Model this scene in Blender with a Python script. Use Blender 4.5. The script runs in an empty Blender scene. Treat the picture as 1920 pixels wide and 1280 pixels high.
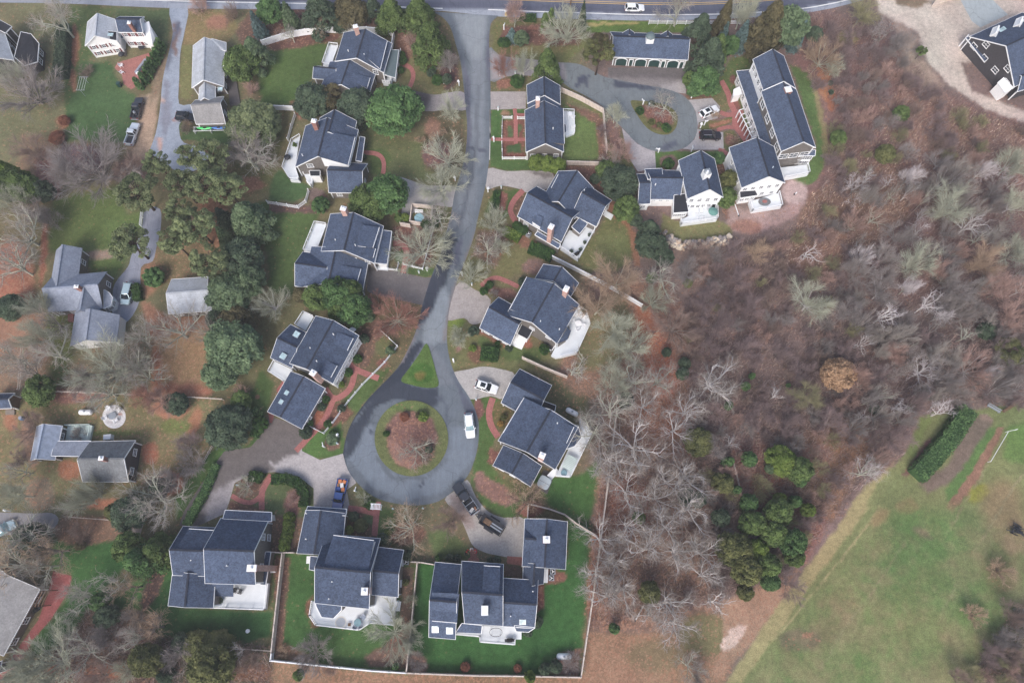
import bpy, bmesh, math, random
import numpy as np
from mathutils import Vector, Matrix
from mathutils.geometry import delaunay_2d_cdt
SC = bpy.context.scene
COL = SC.collection
# ---------------------------------------------------------------- camera, sky, sun
CAM_H, FPX, TH = 130.0, 1280.0, math.atan(430 / 1280.0)
cam_d = bpy.data.cameras.new("camera"); cam = bpy.data.objects.new("camera", cam_d); COL.objects.link(cam)
cam_d.sensor_width = 36.0; cam_d.lens = 24.0; cam_d.clip_start = 1.0; cam_d.clip_end = 4000.0
cam.location = (0, 0, CAM_H); cam.rotation_euler = (TH, 0, 0)
SC.camera = cam
W = bpy.data.worlds.new("World"); SC.world = W; W.use_nodes = True
nt = W.node_tree; bg = nt.nodes["Background"]
sky = nt.nodes.new("ShaderNodeTexSky"); sky.sky_type = 'NISHITA'; sky.sun_disc = False
SUN_EL, SUN_ROT = math.radians(43), math.radians(200)
sky.sun_elevation = SUN_EL; sky.sun_rotation = SUN_ROT; sky.dust_density = 4.0; sky.air_density = 1.0; sky.ozone_density = 1.0
nt.links.new(sky.outputs[0], bg.inputs[0]); bg.inputs[1].default_value = 0.12
sun_d = bpy.data.lights.new("sun", 'SUN'); sun = bpy.data.objects.new("sun", sun_d); COL.objects.link(sun)
sun_d.energy = 1.35; sun_d.angle = math.radians(25); sun_d.color = (1.0, 0.975, 0.95)
sun.rotation_euler = (math.pi / 2 - SUN_EL, 0, math.pi - SUN_ROT)
sun.location = (0, 0, 200)
SC.view_settings.view_transform = 'Standard'; SC.view_settings.look = 'None'; SC.view_settings.gamma = 1.0
SC.view_settings.exposure = 0.72
SC.render.engine = 'CYCLES'; SC.cycles.max_bounces = 6; SC.cycles.transparent_max_bounces = 4

# ---------------------------------------------------------------- helpers
CT, ST = math.cos(TH), math.sin(TH)
def U(x, y, z=0.0):
    """photo pixel (1920 wide) on the plane at height z -> world point"""
    u, v = x - 960.0, y - 640.0
    t = (CAM_H - z) / (FPX * CT + v * ST)
    return Vector((u * t, (FPX * ST - v * CT) * t, z))
def to_px(X, Y):
    dep = Y * ST + CAM_H * CT
    return 960 + FPX * X / dep, 640 - FPX * (Y * CT - CAM_H * ST) / dep
def pxm(y, z=0.0):
    return (FPX * CT + (y - 640) * ST) / (CAM_H - z)
def lin(c):
    c /= 255.0
    return c / 12.92 if c <= 0.04045 else ((c + 0.055) / 1.055) ** 2.4
def S(r, g, b, k=1.0):
    return (lin(r) * k, lin(g) * k, lin(b) * k)

WL = {}
def tag(o, label=None, cat=None, group=None, kind=None):
    if label: o["label"] = label
    if cat: o["category"] = cat
    if group: o["group"] = group
    if kind: o["kind"] = kind
    return o
def thing(name, label, cat, loc=(0, 0, 0), rz=0.0, group=None):
    o = bpy.data.objects.new(name, None); COL.objects.link(o); o.empty_display_size = 0.3
    o.location = loc; o.rotation_euler = (0, 0, rz); WL[o.name] = Vector(loc)
    return tag(o, label, cat, group)
class MB:
    def __init__(s): s.v = []; s.f = []; s.m = []
    def add(s, vs, fs, mi=0):
        n = len(s.v); s.v += [tuple(v) for v in vs]; s.f += [tuple(i + n for i in f) for f in fs]; s.m += [mi] * len(fs); return s
    def box(s, c, d, rz=0.0, mi=0, taper=1.0, M=None):
        hx, hy, hz = d[0] / 2, d[1] / 2, d[2] / 2
        vs = []
        for z, k in ((-hz, 1), (hz, taper)):
            for x, y in ((-hx, -hy), (hx, -hy), (hx, hy), (-hx, hy)): vs.append(Vector((x * k, y * k, z)))
        if rz: R = Matrix.Rotation(rz, 3, 'Z'); vs = [R @ v for v in vs]
        if M is not None: vs = [M @ v for v in vs]
        vs = [v + Vector(c) for v in vs]
        return s.add(vs, [(3, 2, 1, 0), (4, 5, 6, 7), (0, 1, 5, 4), (1, 2, 6, 5), (2, 3, 7, 6), (3, 0, 4, 7)], mi)
    def bar(s, p, q, w, h=None, mi=0, up=Vector((0, 0, 1))):
        p, q = Vector(p), Vector(q); h = h or w; d = q - p
        if d.length < 1e-6: return s
        d.normalize(); r = d.cross(up)
        if r.length < 1e-4: r = d.cross(Vector((0, 1, 0)))
        r.normalize(); u = r.cross(d); r *= w / 2; u = u * (h / 2)
        vs = [p - r - u, p + r - u, p + r + u, p - r + u, q - r - u, q + r - u, q + r + u, q - r + u]
        return s.add(vs, [(0, 1, 2, 3), (7, 6, 5, 4), (1, 0, 4, 5), (2, 1, 5, 6), (3, 2, 6, 7), (0, 3, 7, 4)], mi)
    def tube(s, pts, rads, n=8, mi=0, cap=True):
        b = len(s.v); rings = len(pts); pts = [Vector(p) for p in pts]
        for i, p in enumerate(pts):
            d = (pts[min(i + 1, rings - 1)] - pts[max(i - 1, 0)]).normalized()
            a = d.cross(Vector((0, 0, 1)));
            if a.length < 1e-3: a = Vector((1, 0, 0))
            a.normalize(); c = d.cross(a)
            r = rads[i] if hasattr(rads, '__len__') else rads
            for k in range(n):
                t = 2 * math.pi * k / n; s.v.append(tuple(p + a * (r * math.cos(t)) + c * (r * math.sin(t))))
        for i in range(rings - 1):
            for k in range(n):
                k2 = (k + 1) % n
                s.f.append((b + i * n + k, b + i * n + k2, b + (i + 1) * n + k2, b + (i + 1) * n + k)); s.m.append(mi)
        if cap:
            s.f.append(tuple(b + k for k in range(n))[::-1]); s.f.append(tuple(b + (rings - 1) * n + k for k in range(n))); s.m += [mi, mi]
        return s
    def lathe(s, prof, c=(0, 0, 0), n=16, mi=0, sx=1.0, sy=1.0):
        b = len(s.v); c = Vector(c)
        for r, z in prof:
            for k in range(n):
                t = 2 * math.pi * k / n; s.v.append((c.x + r * sx * math.cos(t), c.y + r * sy * math.sin(t), c.z + z))
        for i in range(len(prof) - 1):
            for k in range(n):
                k2 = (k + 1) % n; s.f.append((b + i * n + k, b + i * n + k2, b + (i + 1) * n + k2, b + (i + 1) * n + k)); s.m.append(mi)
        s.f.append(tuple(b + k for k in range(n))[::-1]); s.f.append(tuple(b + (len(prof) - 1) * n + k for k in range(n))); s.m += [mi, mi]
        return s
    def loft(s, rings, mi=0):
        b = len(s.v); n = len(rings[0])
        for r in rings: s.v += [tuple(p) for p in r]
        for i in range(len(rings) - 1):
            for k in range(n):
                k2 = (k + 1) % n; s.f.append((b + i * n + k, b + i * n + k2, b + (i + 1) * n + k2, b + (i + 1) * n + k)); s.m.append(mi)
        s.f.append(tuple(b + k for k in range(n))[::-1]); s.f.append(tuple(b + (len(rings) - 1) * n + k for k in range(n))); s.m += [mi, mi]
        return s
    def prism(s, poly, z0, z1, mi=0):
        """poly: xy list (ccw or cw) extruded; z1 may be list"""
        n = len(poly); P = [Vector((p[0], p[1], 0)) for p in poly]
        ar = sum(P[i].x * P[(i + 1) % n].y - P[(i + 1) % n].x * P[i].y for i in range(n))
        zz0 = list(z0) if hasattr(z0, '__len__') else [z0] * n; zz = list(z1) if hasattr(z1, '__len__') else [z1] * n
        if ar < 0: P.reverse(); zz.reverse(); zz0.reverse()
        vs = [(p.x, p.y, a) for p, a in zip(P, zz0)] + [(p.x, p.y, z) for p, z in zip(P, zz)]
        fs = [tuple(range(n))[::-1], tuple(range(n, 2 * n))] + [(i, (i + 1) % n, n + (i + 1) % n, n + i) for i in range(n)]
        return s.add(vs, fs, mi)
    def mesh(s, name, mats, off=Vector((0, 0, 0)), smooth=False):
        me = bpy.data.meshes.new(name)
        me.from_pydata([(v[0] - off[0], v[1] - off[1], v[2] - off[2]) for v in s.v], [], s.f)
        if not isinstance(mats, (list, tuple)): mats = [mats]
        for m in mats: me.materials.append(m)
        if len(mats) > 1: me.polygons.foreach_set("material_index", s.m)
        if smooth: me.polygons.foreach_set("use_smooth", [True] * len(me.polygons))
        me.update(); return me
    def build(s, name, mats, parent=None, smooth=False, world=False):
        """local coordinates by default; world=True subtracts the root's location"""
        off = WL.get(parent.name, Vector((0, 0, 0))) if (parent is not None and world) else Vector((0, 0, 0))
        o = bpy.data.objects.new(name, s.mesh(name, mats, off, smooth)); COL.objects.link(o)
        if parent is not None: o.parent = parent; WL[o.name] = WL.get(parent.name, Vector((0, 0, 0)))
        return o
def link_mesh(name, me, parent=None, loc=(0, 0, 0), rot=(0, 0, 0), scale=(1, 1, 1)):
    o = bpy.data.objects.new(name, me); COL.objects.link(o); o.location = loc; o.rotation_euler = rot; o.scale = scale
    if parent is not None: o.parent = parent; WL[o.name] = WL.get(parent.name, Vector((0, 0, 0)))
    return o
KIDS = {}
def kids(o):
    return [c for c in o.children]
def copy_tree(root, loc, rz=0.0, label=None, scale=None, group=None):
    r = root.copy(); COL.objects.link(r); r.location = loc; r.rotation_euler = (0, 0, rz); WL[r.name] = Vector(loc)
    if scale is not None: r.scale = scale
    if label: r["label"] = label
    if group: r["group"] = group
    for ch in list(root.children):
        c = ch.copy(); COL.objects.link(c); c.parent = r
        for g in list(ch.children):
            d = g.copy(); COL.objects.link(d); d.parent = c
    return r

# ---------------------------------------------------------------- numpy noise
def _hash(ix, iy, seed):
    h = (ix * 374761393 + iy * 668265263 + seed * 974634777) & 0xFFFFFFFF
    h = ((h ^ (h >> 13)) * 1274126177) & 0xFFFFFFFF
    return ((h ^ (h >> 16)) & 0xFFFF) / 65535.0
def vnoise(x, y, seed=0):
    ix = np.floor(x).astype(np.int64); iy = np.floor(y).astype(np.int64); fx = x - ix; fy = y - iy
    fx = fx * fx * (3 - 2 * fx); fy = fy * fy * (3 - 2 * fy)
    a = _hash(ix, iy, seed); b = _hash(ix + 1, iy, seed); c = _hash(ix, iy + 1, seed); d = _hash(ix + 1, iy + 1, seed)
    return (a * (1 - fx) + b * fx) * (1 - fy) + (c * (1 - fx) + d * fx) * fy
def fbm(x, y, seed=0, octv=4):
    s = 0; a = 0.5; t = 0
    for i in range(octv):
        s = s + a * vnoise(x, y, seed + i * 17); t += a; a *= 0.55; x = x * 2.03 + 5.1; y = y * 2.03 + 1.7
    return s / t - 0.5
def poly_mask(px, py, poly, feather):
    P = np.array(poly, float); n = len(P)
    m = np.zeros(px.shape); x0, y0 = P.min(0) - feather * 1.5; x1, y1 = P.max(0) + feather * 1.5
    sel = np.where((px > x0) & (px < x1) & (py > y0) & (py < y1))[0]
    if len(sel) == 0: return m
    x = px[sel]; y = py[sel]; d2 = np.full(x.shape, 1e18); ins = np.zeros(x.shape, bool)
    for i in range(n):
        ax, ay = P[i]; bx, by = P[(i + 1) % n]; ex, ey = bx - ax, by - ay
        t = np.clip(((x - ax) * ex + (y - ay) * ey) / max(ex * ex + ey * ey, 1e-9), 0, 1)
        d2 = np.minimum(d2, (x - ax - t * ex) ** 2 + (y - ay - t * ey) ** 2)
        c = ((ay > y) != (by > y)); xi = ax + (y - ay) / (ey if abs(ey) > 1e-9 else 1e-9) * ex
        ins ^= c & (x < xi)
    sd = np.where(ins, np.sqrt(d2), -np.sqrt(d2))
    k = np.clip(sd / feather + 0.5, 0, 1); m[sel] = k * k * (3 - 2 * k)
    return m
def ell(cx, cy, rx, ry=None, rot=0, n=14):
    ry = ry or rx; c, s = math.cos(math.radians(rot)), math.sin(math.radians(rot))
    return [(cx + rx * math.cos(t) * c - ry * math.sin(t) * s, cy + rx * math.cos(t) * s + ry * math.sin(t) * c)
            for t in [2 * math.pi * k / n for k in range(n)]]
def spline(pts, closed=False, step=4):
    P = [Vector(p) for p in pts]; n = len(P); out = []
    rng = range(n) if closed else range(n - 1)
    for i in rng:
        p0 = P[(i - 1) % n] if (closed or i > 0) else P[0]; p1 = P[i]; p2 = P[(i + 1) % n]
        p3 = P[(i + 2) % n] if (closed or i + 2 < n) else P[-1]
        for k in range(step):
            t = k / step
            out.append(0.5 * ((2 * p1) + (p2 - p0) * t + (2 * p0 - 5 * p1 + 4 * p2 - p3) * t * t + (3 * p1 - p0 - 3 * p2 + p3) * t ** 3))
    if not closed: out.append(P[-1])
    return [tuple(p) for p in out]
def stroke(pts, w, smooth=True):
    """ribbon polygon (pixels) round a pixel polyline; w in pixels, number or list"""
    P = [Vector(p) for p in (spline(pts, step=4) if smooth and len(pts) > 2 else pts)]
    L, R = [], []
    for i, p in enumerate(P):
        d = (P[min(i + 1, len(P) - 1)] - P[max(i - 1, 0)]); d.normalize(); nrm = Vector((-d.y, d.x)) * (w / 2)
        L.append(tuple(p + nrm)); R.append(tuple(p - nrm))
    return L + R[::-1]

# ---------------------------------------------------------------- materials
def nodes_mat(name):
    m = bpy.data.materials.new(name); m.use_nodes = True; n = m.node_tree
    return m, n, n.nodes["Principled BSDF"]
def N(n, t, **kw):
    o = n.nodes.new(t)
    for k, v in kw.items():
        if k.startswith("i_"): o.inputs[int(k[2:])].default_value = v
        else: setattr(o, k, v)
    return o
def noise_val(n, scale, detail=3.0, rough=0.6, coord=None, stretch=None):
    tc = n.nodes.new("ShaderNodeTexCoord")
    src = tc.outputs['Object']
    if coord == 'world':
        g = n.nodes.new("ShaderNodeNewGeometry"); src = g.outputs['Position']
    if stretch:
        mp = n.nodes.new("ShaderNodeMapping"); mp.inputs['Scale'].default_value = stretch; n.links.new(src, mp.inputs[0]); src = mp.outputs[0]
    t = N(n, "ShaderNodeTexNoise"); t.inputs['Scale'].default_value = scale; t.inputs['Detail'].default_value = detail; t.inputs['Roughness'].default_value = rough
    n.links.new(src, t.inputs['Vector']); return t.outputs['Fac']
def ramp2(n, fac, lo, hi, a, b):
    mr = N(n, "ShaderNodeMapRange"); mr.inputs[1].default_value = lo; mr.inputs[2].default_value = hi; mr.inputs[3].default_value = a; mr.inputs[4].default_value = b
    n.links.new(fac, mr.inputs[0]); return mr.outputs[0]
def mul_col(n, col, fac):
    v = N(n, "ShaderNodeVectorMath", operation='SCALE'); n.links.new(col, v.inputs[0]); n.links.new(fac, v.inputs['Scale']); return v.outputs[0]
def mix_col(n, fac, a, b):
    m = N(n, "ShaderNodeMix", data_type='RGBA')
    for k, s in ((6, a), (7, b)):
        if isinstance(s, (tuple, list)): m.inputs[k].default_value = (*s[:3], 1)
        else: n.links.new(s, m.inputs[k])
    if isinstance(fac, float): m.inputs[0].default_value = fac
    else: n.links.new(fac, m.inputs[0])
    return m.outputs[2]
def bump(n, bs, h, strength=0.4, dist=0.05):
    b = N(n, "ShaderNodeBump"); b.inputs['Strength'].default_value = strength; b.inputs['Distance'].default_value = dist
    n.links.new(h, b.inputs['Height']); n.links.new(b.outputs[0], bs.inputs['Normal'])
def mat(name, c, rough=0.8, var=0.25, scale=2.0, c2=None, metal=0.0, spec=0.3, bmp=0.0, scale2=None, var2=0.0, coord=None, stretch=None, rnd=0.0):
    m, n, b = nodes_mat(name)
    f = noise_val(n, scale, 4, 0.65, coord, stretch)
    if c2: col = mix_col(n, ramp2(n, f, 0.35, 0.65, 0, 1), c, c2)
    else:
        rgb = N(n, "ShaderNodeRGB"); rgb.outputs[0].default_value = (*c, 1); col = rgb.outputs[0]
        col = mul_col(n, col, ramp2(n, f, 0.3, 0.7, 1 - var, 1 + var))
    if scale2: col = mul_col(n, col, ramp2(n, noise_val(n, scale2, 3, 0.7, coord), 0.3, 0.7, 1 - var2, 1 + var2))
    if rnd:
        oi = N(n, "ShaderNodeObjectInfo"); col = mul_col(n, col, ramp2(n, oi.outputs['Random'], 0, 1, 1 - rnd, 1 + rnd))
    n.links.new(col, b.inputs['Base Color']); b.inputs['Roughness'].default_value = rough; b.inputs['Metallic'].default_value = metal
    b.inputs['Specular IOR Level'].default_value = spec
    if bmp: bump(n, b, f, bmp)
    return m
def ground_mat(name, fine=0.30, leafy=True, rough=0.95, spec=0.1):
    m, n, b = nodes_mat(name)
    a = N(n, "ShaderNodeAttribute", attribute_name="Col"); col = a.outputs['Color']
    f1 = noise_val(n, 1.1, 6, 0.72, 'world'); f2 = noise_val(n, 5.5, 3, 0.75, 'world'); f3 = noise_val(n, 0.22, 4, 0.6, 'world')
    col = mul_col(n, col, ramp2(n, f1, 0.28, 0.72, 1 - fine, 1 + fine))
    col = mul_col(n, col, ramp2(n, f2, 0.28, 0.72, 1 - fine * 1.5, 1 + fine * 1.5))
    col = mul_col(n, col, ramp2(n, f3, 0.3, 0.7, 1 - fine * .5, 1 + fine * .5))
    if leafy:
        l = N(n, "ShaderNodeAttribute", attribute_name="leaf")
        v = N(n, "ShaderNodeTexVoronoi"); v.inputs['Scale'].default_value = 3.4
        g = N(n, "ShaderNodeNewGeometry"); n.links.new(g.outputs['Position'], v.inputs['Vector'])
        sep = N(n, "ShaderNodeSeparateColor"); n.links.new(v.outputs['Color'], sep.inputs[0])
        ad = N(n, "ShaderNodeMath", operation='ADD'); n.links.new(sep.outputs[0], ad.inputs[0]); n.links.new(l.outputs['Fac'], ad.inputs[1])
        fac = ramp2(n, ad.outputs[0], 1.0, 1.05, 0, 0.6)
        lc = mix_col(n, sep.outputs[1], S(146, 104, 84), S(172, 136, 114))
        col = mix_col(n, fac, col, lc)
    n.links.new(col, b.inputs['Base Color']); b.inputs['Roughness'].default_value = rough; b.inputs['Specular IOR Level'].default_value = spec
    bump(n, b, f2, 0.35, 0.06)
    return m
def attr_mat(name, fine=0.12, sc=2.0, rough=0.85, spec=0.25, sc2=9.0, stretch=None):
    """vertex-colour sheet (asphalt, pavers) with grain"""
    m, n, b = nodes_mat(name)
    a = N(n, "ShaderNodeAttribute", attribute_name="Col"); col = a.outputs['Color']
    f1 = noise_val(n, sc, 5, 0.7, 'world', stretch); f2 = noise_val(n, sc2, 2, 0.7, 'world')
    col = mul_col(n, col, ramp2(n, f1, 0.3, 0.7, 1 - fine, 1 + fine)); col = mul_col(n, col, ramp2(n, f2, 0.3, 0.7, 1 - fine, 1 + fine))
    if name == "asphalt":   # a few sealed cracks and tyre-worn streaks
        g = N(n, "ShaderNodeNewGeometry"); v = N(n, "ShaderNodeTexVoronoi", feature='DISTANCE_TO_EDGE'); v.inputs['Scale'].default_value = .13
        vm = N(n, "ShaderNodeVectorMath", operation='ADD'); nz = N(n, "ShaderNodeTexNoise"); nz.inputs['Scale'].default_value = .35; n.links.new(g.outputs['Position'], nz.inputs['Vector'])
        n.links.new(mul_col(n, nz.outputs['Color'], ramp2(n, f1, 0, 1, 3, 3)), vm.inputs[0]); n.links.new(g.outputs['Position'], vm.inputs[1]); n.links.new(vm.outputs[0], v.inputs['Vector'])
        col = mul_col(n, col, ramp2(n, v.outputs['Distance'], .004, .013, .78, 1.0))
        st = noise_val(n, 1.6, 4, .7, 'world', (1.0, .12, 1)); col = mul_col(n, col, ramp2(n, st, .3, .7, .9, 1.1))
    n.links.new(col, b.inputs['Base Color']); b.inputs['Roughness'].default_value = rough; b.inputs['Specular IOR Level'].default_value = spec
    bump(n, b, f2, 0.2, 0.02)
    return m
def leaf_mat(name, dark, light, rnd=0.15, trans=True, cs=0.5):
    m, n, b = nodes_mat(name)
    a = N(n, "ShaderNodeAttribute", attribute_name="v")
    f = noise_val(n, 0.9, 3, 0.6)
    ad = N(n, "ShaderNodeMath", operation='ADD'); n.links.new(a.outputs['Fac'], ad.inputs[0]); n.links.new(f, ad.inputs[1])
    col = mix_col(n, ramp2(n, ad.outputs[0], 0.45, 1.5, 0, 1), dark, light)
    oi = N(n, "ShaderNodeObjectInfo"); col = mul_col(n, col, ramp2(n, oi.outputs['Random'], 0, 1, 1 - rnd, 1 + rnd))
    n.links.new(col, b.inputs['Base Color']); b.inputs['Roughness'].default_value = 0.7; b.inputs['Specular IOR Level'].default_value = 0.25
    b.inputs['Subsurface Weight'].default_value = 0.0
    if trans:
        tr = N(n, "ShaderNodeBsdfTranslucent"); n.links.new(col, tr.inputs[0])
        mx = N(n, "ShaderNodeMixShader"); mx.inputs[0].default_value = 0.3
        out = n.nodes["Material Output"]; n.links.new(b.outputs[0], mx.inputs[1]); n.links.new(tr.outputs[0], mx.inputs[2]); n.links.new(mx.outputs[0], out.inputs[0])
    return m
def glass_mat(name, c, rough=0.08):
    m, n, b = nodes_mat(name); b.inputs['Base Color'].default_value = (*c, 1); b.inputs['Roughness'].default_value = rough; b.inputs['Specular IOR Level'].default_value = 0.6
    f = noise_val(n, 1.5, 2); rgb = N(n, "ShaderNodeRGB"); rgb.outputs[0].default_value = (*c, 1)
    n.links.new(mul_col(n, rgb.outputs[0], ramp2(n, f, .3, .7, .7, 1.3)), b.inputs['Base Color']); return m
def paint_mat(name, c, rough=0.25, metal=0.0):
    m, n, b = nodes_mat(name); f = noise_val(n, 3.0, 3)
    rgb = N(n, "ShaderNodeRGB"); rgb.outputs[0].default_value = (*c, 1)
    n.links.new(mul_col(n, rgb.outputs[0], ramp2(n, f, .3, .7, .93, 1.05)), b.inputs['Base Color'])
    b.inputs['Roughness'].default_value = rough; b.inputs['Metallic'].default_value = metal; b.inputs['Coat Weight'].default_value = 0.6; b.inputs['Coat Roughness'].default_value = 0.08
    return m
def roof_mat(name, c, var=0.28):
    m, n, b = nodes_mat(name)
    rgb = N(n, "ShaderNodeRGB"); rgb.outputs[0].default_value = (*c, 1)
    f1 = noise_val(n, 5.5, 3, 0.9, 'world'); f2 = noise_val(n, 0.5, 4, 0.6, 'world')
    v = N(n, "ShaderNodeTexVoronoi"); v.inputs['Scale'].default_value = 4.2
    g = N(n, "ShaderNodeNewGeometry"); n.links.new(g.outputs['Position'], v.inputs['Vector'])
    sep = N(n, "ShaderNodeSeparateColor"); n.links.new(v.outputs['Color'], sep.inputs[0])
    col = mul_col(n, rgb.outputs[0], ramp2(n, f1, 0.3, 0.7, 1 - var, 1 + var)); col = mul_col(n, col, ramp2(n, f2, 0.3, 0.7, 0.88, 1.12))
    col = mul_col(n, col, ramp2(n, sep.outputs[0], 0, 1, 1 - var * .8, 1 + var * .8))
    oi = N(n, 'ShaderNodeObjectInfo'); col = mul_col(n, col, ramp2(n, oi.outputs['Random'], 0, 1, .9, 1.1)); sk = noise_val(n, .9, 4, .7, 'world', (1, 1, .25)); col = mul_col(n, col, ramp2(n, sk, .35, .7, .9, 1.08))
    n.links.new(col, b.inputs['Base Color']); b.inputs['Roughness'].default_value = 0.9; b.inputs['Specular IOR Level'].default_value = 0.15
    # shingle courses step down the slope: lines of equal height
    w = N(n, "ShaderNodeTexWave", wave_type='BANDS', bands_direction='Z', wave_profile='SAW'); w.inputs['Scale'].default_value = 1.6; w.inputs['Distortion'].default_value = 0.3
    n.links.new(g.outputs['Position'], w.inputs['Vector']); bump(n, b, w.outputs['Fac'], 0.35, 0.05)
    return m
def clap_mat(name, c, var=0.12, sc=2.4):
    m, n, b = nodes_mat(name)
    rgb = N(n, "ShaderNodeRGB"); rgb.outputs[0].default_value = (*c, 1); f = noise_val(n, 3.0, 4, .7)
    col = mul_col(n, rgb.outputs[0], ramp2(n, f, .3, .7, 1 - var, 1 + var))
    n.links.new(col, b.inputs['Base Color']); b.inputs['Roughness'].default_value = .75
    g = N(n, "ShaderNodeNewGeometry")
    w = N(n, "ShaderNodeTexWave", wave_type='BANDS', bands_direction='Z', wave_profile='SAW'); w.inputs['Scale'].default_value = sc
    n.links.new(g.outputs['Position'], w.inputs['Vector']); bump(n, b, w.outputs['Fac'], 0.5, 0.04)
    return m
def brick_mat(name, c1, c2, mortar, sc=3.0):
    m, n, b = nodes_mat(name)
    t = N(n, "ShaderNodeTexBrick"); t.inputs['Color1'].default_value = (*c1, 1); t.inputs['Color2'].default_value = (*c2, 1); t.inputs['Mortar'].default_value = (*mortar, 1)
    t.inputs['Scale'].default_value = sc; t.inputs['Mortar Size'].default_value = 0.02
    g = N(n, "ShaderNodeNewGeometry"); mp = N(n, "ShaderNodeMapping"); mp.inputs['Rotation'].default_value = (0.5, 0.6, 0.4)
    n.links.new(g.outputs['Position'], mp.inputs[0]); n.links.new(mp.outputs[0], t.inputs['Vector'])
    f = noise_val(n, 1.3, 5, .7, 'world'); col = mul_col(n, t.outputs[0], ramp2(n, f, .3, .7, .72, 1.25))
    n.links.new(col, b.inputs['Base Color']); b.inputs['Roughness'].default_value = .9; bump(n, b, t.outputs['Fac'], -0.3, .02)
    return m
M = {}
M['roof'] = roof_mat("slate_blue_shingles", S(74, 85, 106), .3); M['roof_grey'] = roof_mat("weathered_grey_shingles", S(134, 136, 142), .16)
M['roof_pale'] = roof_mat("pale_grey_shingles", S(174, 179, 187), .12); M['roof_old'] = roof_mat("old_brown_grey_shingles", S(112, 115, 119), .2)
M['roof_blue'] = roof_mat("blue_grey_shingles", S(138, 145, 160), .14); M['roof_black'] = roof_mat("black_membrane", S(48, 50, 58), .15)
M['roof_tan'] = roof_mat("taupe_shingles", S(138, 137, 138), .14); M['roof_metal'] = mat("grey_green_standing_seam", S(98, 112, 116), .5, .1, 3)
M['roof_silver'] = mat("silver_sheet_roof", S(150, 160, 178), .5, .2, 1.5, scale2=8, var2=.1)
M['cap'] = roof_mat("ridge_cap_shingles", S(52, 56, 68), .2)
M['shingle'] = clap_mat("weathered_cedar_shingle", S(112, 107, 104), .28); M['white_wall'] = clap_mat("white_clapboard", S(240, 241, 243), .04)
M['dark_wall'] = clap_mat("dark_brown_shingle", S(62, 60, 66), .25); M['tan_wall'] = clap_mat("taupe_board", S(120, 110, 104), .15)
M['trim'] = mat("white_trim_paint", S(232, 234, 237), .5, .05, 4); M['deck'] = mat("pale_deck_boards", S(218, 223, 228), .6, .06, .8, scale2=9, var2=.03)
M['deck_green'] = mat("pale_green_deck", S(190, 205, 202), .6, .1, 1.5); M['deck_dark'] = mat("dark_deck_boards", S(92, 88, 90), .8, .15, 3)
M['deck_wood'] = mat("weathered_wood", S(132, 124, 118), .9, .2, 3)
M['brick'] = brick_mat("red_brick", S(150, 98, 88), S(128, 80, 72), S(170, 150, 142), 3.5); M['pink_brick'] = brick_mat("pale_pink_brick", S(190, 150, 138), S(170, 128, 118), S(205, 190, 184), 3.5)
M['path'] = brick_mat("brick_paving", S(164, 104, 98), S(146, 90, 86), S(128, 94, 90), 2.4)
M['pane'] = glass_mat("dark_window_glass", S(48, 54, 64)); M['sky_pane'] = glass_mat("skylight_glass", S(172, 196, 202), .2)
M['green_door'] = paint_mat("dark_green_paint", S(22, 58, 56), .5); M['dark'] = mat("charcoal_metal", S(46, 48, 56), .5, .15, 3, spec=.4)
M['black'] = mat("black_rubber", S(28, 28, 32), .8, .15, 3); M['steel'] = mat("galvanised_steel", S(170, 176, 184), .4, .1, 4, metal=.5)
M['rim'] = mat("wheel_rim_alloy", S(150, 152, 158), .35, .1, 6, metal=.6); M['white_vinyl'] = mat("white_vinyl", S(238, 240, 244), .45, .04, 3)
M['grey_wood'] = mat("grey_weathered_fence_wood", S(204, 192, 184), .9, .18, 3, stretch=(1, 1, .3)); M['wood'] = mat("brown_wood", S(110, 88, 72), .85, .2, 3)
M['concrete'] = mat("pale_concrete", S(190, 186, 184), .9, .1, 2, scale2=8, var2=.08)
# ================================================================ GROUND
G1, G2, G3 = S(72,94,60), S(88,101,70), S(66,98,56)
OLV, DRY, LEAF, MUL = S(106,101,76), S(124,112,86), S(138,106,90), S(100,80,76)
BRN, TAN, SAND, GOLF, DIRT = S(116,99,95), S(132,106,94), S(190,176,166), S(112,118,80), S(118,102,92)
RED, EARTH = S(134,92,78), S(150,122,116)
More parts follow.
